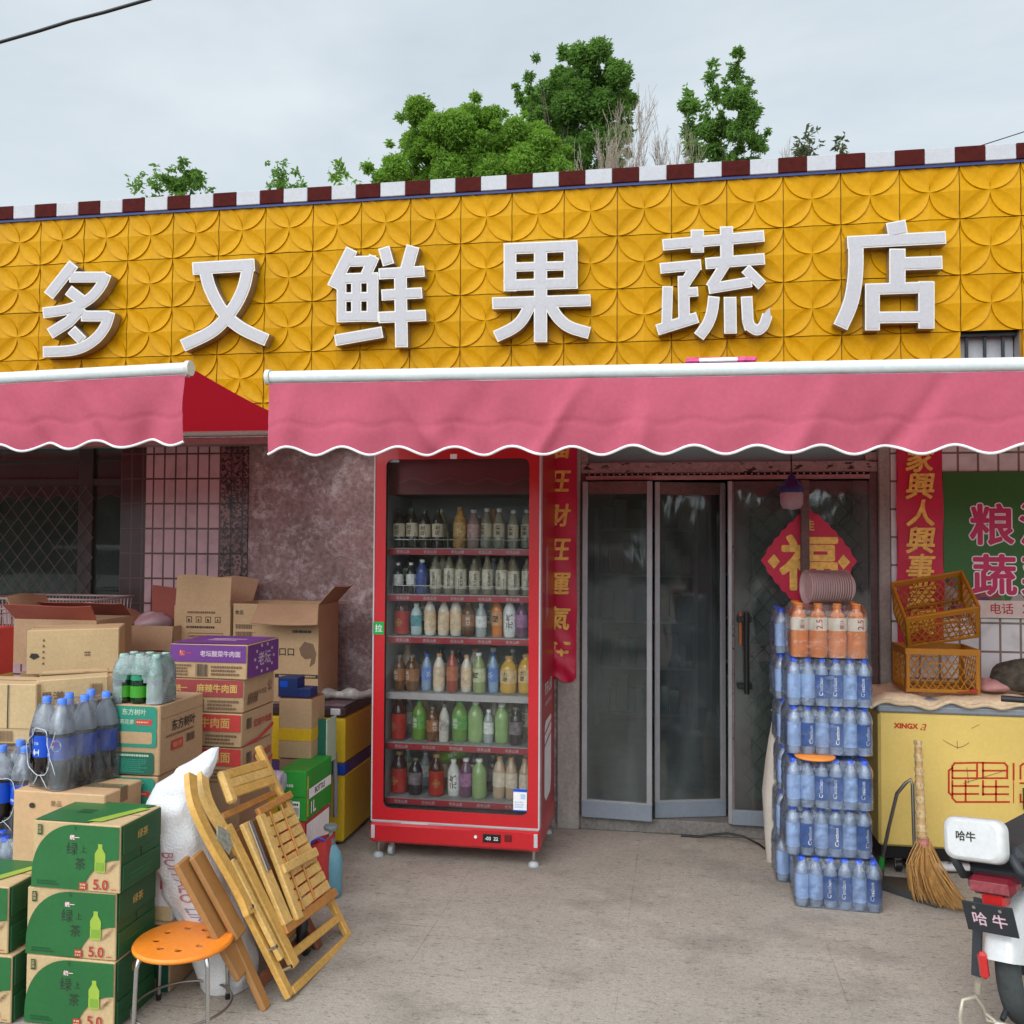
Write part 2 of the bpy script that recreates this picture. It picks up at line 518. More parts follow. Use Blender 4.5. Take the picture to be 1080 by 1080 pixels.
def tile_mat(name, c1, c2, grout, w, h, size=0.006, rough=0.25):
    m = mat(name, c1, rough=rough, var=0.1, scale=4, spec=0.5)
    nt = m.node_tree; p = nt.nodes['Principled BSDF']; vary = p.inputs['Base Color'].links[0].from_socket
    tcn = nt.nodes.new('ShaderNodeTexCoord'); sp = nt.nodes.new('ShaderNodeSeparateXYZ'); cb = nt.nodes.new('ShaderNodeCombineXYZ')
    nt.links.new(tcn.outputs['Object'], sp.inputs[0]); nt.links.new(sp.outputs['X'], cb.inputs['X']); nt.links.new(sp.outputs['Z'], cb.inputs['Y'])
    br = nt.nodes.new('ShaderNodeTexBrick'); br.offset = 0
    br.inputs['Color1'].default_value = (*c1, 1); br.inputs['Color2'].default_value = (*c2, 1); br.inputs['Mortar'].default_value = (*grout, 1)
    br.inputs['Scale'].default_value = 1; br.inputs['Mortar Size'].default_value = size; br.inputs['Brick Width'].default_value = w; br.inputs['Row Height'].default_value = h
    br.inputs['Mortar Smooth'].default_value = 0.15
    nt.links.new(cb.outputs[0], br.inputs['Vector'])
    # dirt wandering over the glaze
    n = nt.nodes.new('ShaderNodeTexNoise'); n.inputs['Scale'].default_value = 9; n.inputs['Detail'].default_value = 7
    nt.links.new(tcn.outputs['Object'], n.inputs['Vector'])
    r = nt.nodes.new('ShaderNodeMapRange')
    for k, v in zip(('From Min', 'From Max', 'To Min', 'To Max'), (0.5, 0.75, 1.0, 0.7)): r.inputs[k].default_value = v
    nt.links.new(n.outputs['Fac'], r.inputs['Value'])
    vs = nt.nodes.new('ShaderNodeVectorMath'); vs.operation = 'SCALE'
    nt.links.new(br.outputs['Color'], vs.inputs[0]); nt.links.new(r.outputs[0], vs.inputs['Scale'])
    nt.links.new(vs.outputs[0], p.inputs['Base Color'])
    bn = nt.nodes.new('ShaderNodeBump'); bn.inputs['Strength'].default_value = 0.6; bn.inputs['Distance'].default_value = 0.004; bn.invert = True
    nt.links.new(br.outputs['Fac'], bn.inputs['Height']); nt.links.new(bn.outputs[0], p.inputs['Normal'])
    return m
M_TPINK = tile_mat('pink_wall_tile', (0.50, 0.325, 0.34), (0.46, 0.30, 0.315), (0.09, 0.035, 0.035), 0.0735, 0.153)
M_TDARK = tile_mat('dark_brown_tile', (0.040, 0.018, 0.018), (0.05, 0.022, 0.022), (0.085, 0.04, 0.04), 0.0735, 0.153)
M_TMARB = tile_mat('brown_marble_tile', (0.16, 0.085, 0.08), (0.09, 0.04, 0.04), (0.05, 0.02, 0.02), 0.0735, 0.153)
def marble(m):
    nt = m.node_tree; p = nt.nodes['Principled BSDF']; s0 = p.inputs['Base Color'].links[0].from_socket
    tcn = nt.nodes.new('ShaderNodeTexCoord')
    n = nt.nodes.new('ShaderNodeTexNoise'); n.inputs['Scale'].default_value = 26; n.inputs['Detail'].default_value = 6; n.inputs['Distortion'].default_value = 2.2
    nt.links.new(tcn.outputs['Object'], n.inputs['Vector'])
    r = nt.nodes.new('ShaderNodeMapRange')
    for k, v in zip(('From Min', 'From Max', 'To Min', 'To Max'), (0.45, 0.55, 0.25, 1.6)): r.inputs[k].default_value = v
    nt.links.new(n.outputs['Fac'], r.inputs['Value'])
    vs = nt.nodes.new('ShaderNodeVectorMath'); vs.operation = 'SCALE'
    nt.links.new(s0, vs.inputs[0]); nt.links.new(r.outputs[0], vs.inputs['Scale']); nt.links.new(vs.outputs[0], p.inputs['Base Color'])
marble(M_TMARB)
M_TWHITE = tile_mat('white_wall_tile', (0.68, 0.66, 0.66), (0.63, 0.61, 0.61), (0.21, 0.15, 0.13), 0.1, 0.15)
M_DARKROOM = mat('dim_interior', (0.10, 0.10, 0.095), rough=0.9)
M_ROOF = mat('roof_felt', (0.12, 0.12, 0.12), rough=0.9)
M_COPW = mat('white_coping', (0.46, 0.46, 0.48), rough=0.5, var=0.06, scale=9)
M_COPB = mat('maroon_coping', (0.065, 0.010, 0.008), spec=0.08, rough=0.75, var=0.25, scale=30)
M_BLUELINE = mat('blue_trim', (0.02, 0.04, 0.16), rough=0.5)
M_WINFRAME = mat('dark_window_frame', (0.035, 0.022, 0.020), rough=0.5)
M_GLASSD = clear('window_glass', tint=(0.55, 0.62, 0.58), body=(0.10, 0.13, 0.12), fac=0.25, rough=0.02, gloss=0.9, noise=0.15, nscale=2)
M_MESHW = mat('rusty_guard_mesh', (0.13, 0.11, 0.10), rough=0.7, metal=0.3)
M_PINKBEAM = mat('pink_painted_beam', (0.36, 0.20, 0.20), rough=0.6, var=0.2, scale=12)
M_FRAME = mat('brown_painted_frame', (0.135, 0.075, 0.068), rough=0.55, var=0.25, scale=9, fine=0.2)
M_PEEL = mat('peeling_paint', (0.30, 0.205, 0.195), rough=0.75, var=0.2, scale=10, fine=0.2)
def peel(m):
    nt = m.node_tree; p = nt.nodes['Principled BSDF']; s0 = p.inputs['Base Color'].links[0].from_socket
    tcn = nt.nodes.new('ShaderNodeTexCoord'); mpn = nt.nodes.new('ShaderNodeMapping'); mpn.inputs['Scale'].default_value = (0.45, 1, 1.3)
    nt.links.new(tcn.outputs['Object'], mpn.inputs['Vector'])
    n = nt.nodes.new('ShaderNodeTexNoise'); n.inputs['Scale'].default_value = 42; n.inputs['Detail'].default_value = 5
    nt.links.new(mpn.outputs[0], n.inputs['Vector'])
    r = nt.nodes.new('ShaderNodeMapRange')
    for k, v in zip(('From Min', 'From Max', 'To Min', 'To Max'), (0.60, 0.64, 1.0, 0.10)): r.inputs[k].default_value = v
    nt.links.new(n.outputs['Fac'], r.inputs['Value'])
    vs = nt.nodes.new('ShaderNodeVectorMath'); vs.operation = 'SCALE'
    nt.links.new(s0, vs.inputs[0]); nt.links.new(r.outputs[0], vs.inputs['Scale']); nt.links.new(vs.outputs[0], p.inputs['Base Color'])
peel(M_PEEL)
M_PILLAR = mat('grimy_pillar', (0.30, 0.265, 0.235), rough=0.8, var=0.25, scale=5, streak=(3, 3, 0.6), fine=0.15)
M_GREYKICK = mat('grey_kick_plate', (0.19, 0.215, 0.25), rough=0.45, var=0.12, scale=6)
M_ALU = mat('grey_aluminium', (0.33, 0.33, 0.34), rough=0.4, metal=0.4)
M_BLACK = mat('black_plastic', (0.012, 0.012, 0.013), rough=0.4)
M_CHROME = mat('chrome', (0.6, 0.6, 0.6), rough=0.22, metal=1.0, var=0.05)
M_STEP = mat('step_concrete', (0.17, 0.155, 0.14), rough=0.9, var=0.25, scale=5, bump=0.4, bscale=60, fine=0.2)

shop = thing('shop_building', 'single storey shop with a tiled front, barred window and glass doors under red awnings', 'shop building', (3.4, 0.07, 0))
W0 = 0.07
def wpart(name, fn, parent=shop):
    b = MB(); fn(b); return b.build(name, parent, world=True)
def _wall(b):
    # front wall, thick, with the window (x -1.3..0.54) and the door opening (x 3.40..5.0)
    b.box(-4.0, -1.3, W0, 0.31, 0, 3.62, M_PLASTER)
    b.box(-1.3, 0.54, W0, 0.31, 0, 1.20, M_PLASTER)
    b.box(-1.3, 0.54, W0, 0.31, 2.32, 3.62, M_PLASTER)
    b.box(0.54, 3.262, W0, 0.31, 0, 3.62, M_PLASTER)
    b.box(3.262, 3.39, W0 - 0.02, 0.31, 0, 2.40, M_PILLAR, 0.006)
    b.box(3.262, 5.0, W0, 0.31, 2.40, 3.62, M_PLASTER)
    b.box(5.0, 5.06, W0 - 0.01, 0.31, 0, 2.40, M_PILLAR, 0.006)
    b.box(5.06, 5.398, W0, 0.31, 0, 3.62, M_PLASTER)
    b.box(5.398, 5.695, W0, 0.31, 0, 2.43, M_PLASTER)
    b.box(5.398, 5.695, W0, 0.31, 2.74, 3.62, M_PLASTER)
    b.box(5.695, 9.2, W0, 0.31, 0, 3.62, M_PLASTER)
wpart('wall', _wall)
def _shell(b):
    b.box(-4.0, -3.76, 0.31, 5.8, 0, 3.5, M_PLASTER); b.box(8.96, 9.2, 0.31, 5.8, 0, 3.5, M_PLASTER)
    b.box(-4.0, 9.2, 5.8, 6.04, 0, 3.5, M_PLASTER)
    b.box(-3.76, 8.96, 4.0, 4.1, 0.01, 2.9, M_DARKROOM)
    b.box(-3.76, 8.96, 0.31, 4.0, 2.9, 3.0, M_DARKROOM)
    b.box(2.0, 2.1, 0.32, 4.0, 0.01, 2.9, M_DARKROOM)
wpart('rear_wall', _shell)
def _roof(b): b.box(-3.76, 8.96, 0.31, 5.8, 3.38, 3.5, M_ROOF)
wpart('roof', _roof)
def _cop(b):
    x = -4.05; k = 0
    step = 0.1502
    x = at(-4, 218, 0).x - 30 * step
    while x < 9.2:
        b.box(x, x + step - 0.001, -0.035, 0.33, 3.628, 3.712, M_COPB if k % 2 == 0 else M_COPW, 0.003)
        x += step; k += 1
    b.box(-4.0, 9.2, -0.026, 0.06, 3.612, 3.6275, M_BLUELINE)
wpart('coping', _cop)
def _tl(b):
    b.box(0.535, 0.705, W0 - 0.012, W0 + 0.02, 0, 2.19, M_TDARK)
    b.box(0.705, 1.20, W0 - 0.012, W0 + 0.02, 0, 2.19, M_TPINK)
    b.box(1.20, 1.375, W0 - 0.012, W0 + 0.02, 0, 2.19, M_TMARB)
    b.box(-4.0, 0.535, W0 - 0.012, W0 + 0.02, 0, 1.19, M_TPINK)
wpart('tile_facing', _tl)
wpart('white_tile_facing', lambda b: b.box(5.062, 9.2, W0 - 0.012, W0 + 0.02, 0, 2.30, M_TWHITE))
def _ledge(b):
    b.box(-4.0, 2.6, -0.06, W0 + 0.01, 2.185, 2.225, M_PINKBEAM, 0.004)
wpart('ledge', _ledge)
def _sill(b): b.box(3.39, 5.0, W0 - 0.004, 0.34, 0, 0.078, M_STEP, 0.006)
wpart('door_sill', _sill)
# window on the left
def _wf(b):
    for x0, x1 in ((-1.3, -1.24), (0.20, 0.30), (0.50, 0.54)): b.box(x0, x1, 0.12, 0.18, 1.2, 2.32, M_WINFRAME, 0.004)
    for z0, z1 in ((1.2, 1.26), (1.955, 2.0), (2.27, 2.32)): b.box(-1.3, 0.54, 0.125, 0.175, z0, z1, M_WINFRAME, 0.003)
win = wpart('window', _wf)
def _wg(b): b.box(-1.28, 0.52, 0.147, 0.153, 1.22, 2.30, M_GLASSD)
wpart('pane', _wg, win)
def diamond(b, x0, x1, z0, z1, y, w, h, r, material):
    """expanded-metal mesh: thin crossing bars clipped to a rectangle"""
    s = h / w
    for sg in (1, -1):
        c0 = min(z0 - sg * s * x0, z0 - sg * s * x1); c1 = max(z1 - sg * s * x0, z1 - sg * s * x1)
        k = math.floor(c0 / h)
        while k * h < c1:
            c = k * h; k += 1
            xs = sorted(((z0 - c) / (sg * s), (z1 - c) / (sg * s)))
            a, e = max(x0, xs[0]), min(x1, xs[1])
            if e - a > 0.01:
                yy = y + (0.003 if sg > 0 else 0)
                b.tube([(a, yy, sg * s * a + c), (e, yy, sg * s * e + c)], r, material, n=4, caps=False, smooth=False)
def _wm(b): diamond(b, -1.27, 0.32, 1.24, 1.95, 0.105, 0.105, 0.125, 0.0028, M_MESHW)
wpart('guard_mesh', _wm, win)
# opening with bars beside the last sign character
def _op(b):
    b.box(5.405, 5.69, 0.09, 0.12, 2.44, 2.735, M_COPW)
    for x in (5.44, 5.53, 5.62): b.box(x, x + 0.014, 0.045, 0.06, 2.43, 2.74, M_BLACK)
    b.box(5.40, 5.693, 0.03, 0.062, 2.715, 2.742, M_BLACK)
wpart('vent_opening', _op)
# transom and door surround
def _tr(b):
    b.box(3.39, 5.0, 0.075, 0.16, 2.005, 2.065, M_PEEL, 0.004)
    b.box(3.39, 3.42, 0.085, 0.17, 0.078, 2.004, M_FRAME, 0.003)
    b.box(4.955, 5.0, 0.085, 0.17, 0.078, 2.004, M_FRAME, 0.003)
    b.box(3.391, 3.43, 0.09, 0.15, 2.066, 2.40, M_PEEL); b.box(4.94, 4.998, 0.09, 0.15, 2.066, 2.40, M_PEEL)
    b.box(3.43, 4.94, 0.09, 0.15, 2.36, 2.399, M_PEEL)
    b.box(3.42, 4.955, 0.06, 0.075, 1.965, 1.99, M_PINKBEAM, 0.002)
    for i in range(44): b.tube([(3.44 + i * 0.0345, 0.055, 1.996), (3.44 + i * 0.0345, 0.073, 1.996)], 0.005, M_CHROME, n=6)
surround = wpart('door_frame', _tr)
M_GLASST = clear('transom_glass', tint=(0.6, 0.7, 0.68), body=(0.25, 0.34, 0.33), fac=0.45, rough=0.03, noise=0.3, nscale=1.2)
def _tg(b): b.box(3.43, 4.94, 0.117, 0.123, 2.066, 2.36, M_GLASST)
wpart('transom_pane', _tg, surround)

# curtain door of clear film panels and the meshed security door
M_FILM = clear('clear_door_film', tint=(0.80, 0.84, 0.84), body=(0.26, 0.30, 0.29), fac=0.06, rough=0.06, bump=0.4, bscale=2.6, noise=0.13, nscale=3.2, gloss=1.0, streak=(1.7, 1, 0.55))
def leaf(name, x0, x1, y0, y1, label=None, top=M_FRAME):
    """one film leaf running from (x0,y0) to (x1,y1)"""
    F = frame((x0, y0, 0.086), (x1 - x0, y1 - y0, 0), (0, 0, 1)); L = math.hypot(x1 - x0, y1 - y0)
    b = MB()
    for a, c in ((0, 0.03), (L - 0.03, L)):
        b.box(a, c, 0.0, 1.87, -0.012, 0.012, M_ALU, 0.002, F)
    b.box(0.03, L - 0.03, 1.80, 1.87, -0.011, 0.011, top, 0.002, F)
    d = b.build(name, shop, world=True)
    k = MB(); k.box(0.0, L, -0.005, 0.085, -0.016, 0.016, M_GREYKICK, 0.003, F); k.box(0, L, 0.085, 0.092, -0.013, 0.013, M_ALU, 0, F)
    k.build('kick_plate', d, world=True)
    f = MB(); f.box(0.03, L - 0.03, 0.09, 1.80, -0.002, 0.002, M_FILM, 0, F); f.build('film', d, world=True)
    return d
leaf('film_door', 3.405, 3.795, 0.045, 0.02)
leaf('film_door', 3.805, 4.20, 0.09, 0.20)
def _sd(b):
    z0, z1 = 0.09, 1.96
    b.box(4.235, 4.33, 0.10, 0.145, z0, z1, M_FRAME, 0.004); b.box(4.87, 4.955, 0.10, 0.145, z0, z1, M_FRAME, 0.004)
    b.box(4.33, 4.87, 0.102, 0.143, 1.87, z1, M_FRAME, 0.004); b.box(4.33, 4.87, 0.102, 0.143, z0, 0.2, M_FRAME, 0.004)
    b.box(4.33, 4.87, 0.104, 0.141, 0.96, 1.06, M_PEEL, 0.003)
    b.box(4.585, 4.63, -0.012, 0.016, 1.30, 1.955, M_FRAME, 0.003)
sdoor = wpart('security_door', _sd)
M_DOORGLASS = clear('door_glass', tint=(0.55, 0.6, 0.55), body=(0.26, 0.28, 0.23), fac=0.42, rough=0.03, noise=0.3, nscale=2.4)
def _sg(b): b.box(4.33, 4.87, 0.12, 0.126, 0.2, 1.87, M_DOORGLASS)
wpart('pane', _sg, sdoor)
def _sm(b): diamond(b, 4.28, 4.92, 0.2, 1.92, 0.092, 0.10, 0.115, 0.0024, M_BLACK)
wpart('guard_mesh', _sm, sdoor)
def _sk(b): b.box(4.225, 4.96, 0.025, 0.05, 0.083, 0.165, M_GREYKICK, 0.003)
wpart('kick_plate', _sk, sdoor)
def _sp(b):
    b.box(4.205, 4.228, 0.03, 0.06, 0.085, 1.955, M_ALU, 0.003)
    b.box(4.228, 4.238, 0.045, 0.05, 0.09, 1.95, M_PEEL)
wpart('door_stile', _sp, sdoor)
def _hd(b):
    b.tube([(4.30, -0.02, 0.80), (4.30, -0.02, 1.24)], 0.014, M_BLACK, n=10)
    for z in (0.84, 1.20): b.tube([(4.30, 0.10, z), (4.30, -0.02, z)], 0.011, M_BLACK, n=8); b.box(4.25, 4.33, -0.012, 0.012, z - 0.016, z + 0.016, M_BLACK, 0.004)
    b.box(4.262, 4.276, 0.0, 0.02, 1.06, 1.24, mat('orange_grip', (0.42, 0.10, 0.03), rough=0.5), 0.003)
wpart('handle', _hd, sdoor)
def _film2(b): b.box(4.24, 4.95, 0.033, 0.036, 0.16, 1.95, M_FILM)
wpart('film', _film2, sdoor)
# cable along the step
c = MB(); c.tube([(3.95, 0.04, 0.005), (4.05, 0.035, 0.008), (4.13, 0.02, 0.03), (4.2, 0.0, 0.045), (4.28, -0.02, 0.04), (4.36, -0.05, 0.012), (4.42, -0.2, 0.006)], 0.006, M_BLACK)
tag(c.build('power_cable'), 'thin black cable looped on the ground at the door step', 'cable')

# dim shelving inside the shop
M_SHELFM = mat('shop_shelf_steel', (0.30, 0.31, 0.31), rough=0.5)
GOODS = [mat('goods_%s' % n, c, rough=0.5) for n, c in (('teal', (0.08, 0.25, 0.26)), ('cream', (0.2, 0.18, 0.14)), ('red', (0.35, 0.05, 0.04)), ('white', (0.25, 0.25, 0.24)), ('green', (0.06, 0.2, 0.08)))]
for i, (x, y, lab) in enumerate(((3.25, 2.0, 'metal shop shelving full of packets seen through the left film door'), (4.35, 2.6, 'metal shop shelving full of packets behind the middle and right doors'))):
    t = thing('shop_shelving', lab, 'shelving', (x, y + 0.9, 0.01), 0, 'shelving inside the shop')
    b = MB()
    for a in (0, 0.85): b.box(a, a + 0.04, 0, 0.4, 0, 1.9, M_SHELFM)
    b.build('upright', t)
    for k in range(5):
        b = MB(); b.box(0.04, 0.85, 0, 0.4, 0.1 + k * 0.4, 0.125 + k * 0.4, M_SHELFM)
        xx = 0.06
        while xx < 0.76:
            w = R.uniform(0.06, 0.12); b.box(xx, xx + w - 0.01, 0.03, 0.3, 0.126 + k * 0.4, 0.126 + k * 0.4 + R.uniform(0.14, 0.3), R.choice(GOODS)); xx += w
        b.build('shelf', t)

# ------------------------------------------------------------------ sign fascia
M_YEL = mat('yellow_sign_panel', (0.55, 0.268, 0.001), rough=0.5, var=0.10, scale=2.5, fine=0.06, bscale=40, spec=0.12)
def rust(m):
    nt = m.node_tree; p = nt.nodes['Principled BSDF']; s0 = p.inputs['Base Color'].links[0].from_socket
    tcn = nt.nodes.new('ShaderNodeTexCoord'); mpn = nt.nodes.new('ShaderNodeMapping'); mpn.inputs['Scale'].default_value = (1.5, 1, 0.9)
    nt.links.new(tcn.outputs['Object'], mpn.inputs['Vector'])
    n = nt.nodes.new('ShaderNodeTexNoise'); n.inputs['Scale'].default_value = 2.6; n.inputs['Detail'].default_value = 8; n.inputs['Roughness'].default_value = 0.6
    nt.links.new(mpn.outputs[0], n.inputs['Vector'])
    r = nt.nodes.new('ShaderNodeMapRange')
    for k, v in zip(('From Min', 'From Max', 'To Min', 'To Max'), (0.55, 0.78, 0.0, 0.55)): r.inputs[k].default_value = v
    nt.links.new(n.outputs['Fac'], r.inputs['Value'])
    mixn = nt.nodes.new('ShaderNodeMix'); mixn.data_type = 'RGBA'
    nt.links.new(r.outputs[0], mixn.inputs[0]); nt.links.new(s0, mixn.inputs[6]); mixn.inputs[7].default_value = (0.43, 0.185, 0.001, 1)
    nt.links.new(mixn.outputs[2], p.inputs['Base Color'])
rust(M_YEL)
def fascia():
    T = 0.3; NT = 14; NS = 6; NR = 4
    TH = [math.pi / 2 * k / NT for k in range(NT + 1)]
    def quad():
        """one quarter of a tile: a dished petal on the diagonal and the two raised fields beside it"""
        V = []; F = []
        def grid(rows, cols, f):
            b0 = len(V)
            for i in range(rows + 1):
                for k in range(cols + 1): V.append(f(i, k))
            for i in range(rows):
                for k in range(cols): F.append((b0 + i * (cols + 1) + k, b0 + (i + 1) * (cols + 1) + k, b0 + (i + 1) * (cols + 1) + k + 1, b0 + i * (cols + 1) + k + 1))
        lo = [(math.sin(t), 1 - math.cos(t)) for t in TH]; hi = [(y, x) for x, y in lo]
        def petal(i, k):
            s_ = k / NS; x = lo[i][0] + (hi[i][0] - lo[i][0]) * s_; y = lo[i][1] + (hi[i][1] - lo[i][1]) * s_
            wdt = math.hypot(hi[i][0] - lo[i][0], hi[i][1] - lo[i][1])
            return (x, y, 0.0175 - 0.0190 * wdt * math.sin(math.pi * s_) ** 1.0)
        grid(NT, NS, petal)
        def edge(i):
            t = i / NT
            return (2 * t, 0.0) if t <= 0.5 else (1.0, 2 * t - 1)
        def field(i, k, sw):
            q = k / NR; a = lo[i]; e = edge(i); x, y = a[0] + (e[0] - a[0]) * q, a[1] + (e[1] - a[1]) * q
            dist = math.hypot(x - a[0], y - a[1])
            h = 0.0085 + 0.026 * dist
            return (y, x, h) if sw else (x, y, h)
        grid(NT, NR, lambda i, k: field(i, k, False)); grid(NT, NR, lambda i, k: field(i, k, True))
        # the small upright lip round the petal
        for arc in (lo, hi):
            b0 = len(V)
            for x, y in arc: V.append((x, y, 0.008)); V.append((x, y, 0.0175))
            for i in range(NT): F.append((b0 + 2 * i, b0 + 2 * i + 2, b0 + 2 * i + 3, b0 + 2 * i + 1))
        return V, F
    Q, FQ = quad()
    V = []; F = []; z_top = 3.6326; g_ = 0.985
    for i in range(-12, 29):
        for r in range(0, 5):
            if i == 18 and r == 3: continue
            jit = R.uniform(-0.0015, 0.0015); cx, cz = (i + 0.5) * T, z_top - (r + 0.5) * T
            tx, tz = R.uniform(-0.004, 0.004), R.uniform(-0.004, 0.004)
            for sx in (-1, 1):
                for sz in (-1, 1):
                    b = len(V)
                    for x, y, h in Q:
                        X, Z = sx * x * T / 2 * g_, sz * y * T / 2 * g_
                        V.append((cx + X, -h - jit - X * tx - Z * tz, max(cz + Z, 2.335)))
                    for f in FQ:
                        if max(V[b + q][2] for q in f) < 2.3355: continue
                        F.append(tuple(b + q for q in (f if sx * sz > 0 else f[::-1])))
    m = MB(); m.add(V, F, M_YEL, True)
    m.box(-3.6, 5.40, -0.0015, 0.0015, 2.335, 3.632, M_YELB); m.box(5.69, 8.7, -0.0015, 0.0015, 2.335, 3.632, M_YELB); m.box(5.40, 5.69, -0.0015, 0.0015, 2.745, 3.632, M_YELB)
    return m
M_YELB = mat('yellow_joint', (0.28, 0.13, 0.008), rough=0.6)
sgn = thing('sign_fascia', 'long yellow shop sign fascia embossed with four-petal tiles', 'shop sign', (3.4, 0.0, 2.34))
fascia().build('embossed_panel', sgn, world=True)
b = MB(); b.box(-3.6, 5.40, 0.004, 0.068, 2.335, 3.61, M_ALU); b.box(5.69, 8.7, 0.002, 0.068, 2.335, 3.61, M_ALU); b.box(5.40, 5.69, 0.002, 0.068, 2.745, 3.61, M_ALU)
b.build('backing_frame', sgn, world=True)

# ------------------------------------------------------------------ channel letters
M_LFACE = mat('letter_face', (0.46, 0.445, 0.46), rough=0.45, var=0.04)
M_LRIM = mat('letter_rim', (0.72, 0.69, 0.62), rough=0.35, var=0.04)
M_LSIDE = mat('letter_side', (0.36, 0.30, 0.24), rough=0.35, metal=0.55, var=0.2)
def ribbon(pts, w, trim=0.0):
    pts = [Vector((p[0], p[1])) for p in pts]
    if trim:
        pts[0] = pts[0] + (pts[1] - pts[0]).normalized() * trim
        pts[-1] = pts[-1] + (pts[-2] - pts[-1]).normalized() * trim
    L = []; Rr = []
    for i, p in enumerate(pts):
        a = (p - pts[i - 1]).normalized() if i else (pts[1] - p).normalized()
        c_ = (pts[i + 1] - p).normalized() if i < len(pts) - 1 else a
        t = (a + c_).normalized() if (a + c_).length > 1e-6 else a
        n = Vector((-t.y, t.x)); k = max(0.45, n.dot(Vector((-a.y, a.x))))
        L.append(p + n * (w / 2 / k)); Rr.append(p - n * (w / 2 / k))
    return L + Rr[::-1]
def union(polys):
    vs = []; fs = []
    for p in polys:
        # convex outline of each stroke piece, so tight bends never fold over
        q_ = sorted({(round(v[0], 3), round(v[1], 3)) for v in p})
        def half(seq):
            o = []
            for v in seq:
                while len(o) > 1 and (o[-1][0] - o[-2][0]) * (v[1] - o[-2][1]) - (o[-1][1] - o[-2][1]) * (v[0] - o[-2][0]) <= 1e-3: o.pop()
                o.append(v)
            return o
        p = half(q_)[:-1] + half(q_[::-1])[:-1]
        if len(p) < 3: continue
        b = len(vs); vs += [Vector((q[0], q[1])) for q in p]
        a = sum(p[i][0] * p[(i + 1) % len(p)][1] - p[(i + 1) % len(p)][0] * p[i][1] for i in range(len(p)))
        ids = list(range(b, b + len(p)))
        fs.append(ids if a > 0 else ids[::-1])
    ov, oe, of, _, _, orig = delaunay_2d_cdt(vs, [], fs, 0, 1e-4)
    keep = [tuple(f) for f, o in zip(of, orig) if o]
    return ov, keep
def smooth(pts):
    """Catmull-Rom through the points of a curved stroke"""
    P = [Vector(p) for p in pts]; out = []
    for i in range(len(P) - 1):
        p0, p1, p2, p3 = P[max(i - 1, 0)], P[i], P[i + 1], P[min(i + 2, len(P) - 1)]
        for k in range(6):
            t = k / 6
            out.append(0.5 * ((2 * p1) + (p2 - p0) * t + (2 * p0 - 5 * p1 + 4 * p2 - p3) * t * t + (3 * p1 - p0 - 3 * p2 + p3) * t ** 3))
    out.append(P[-1]); return out
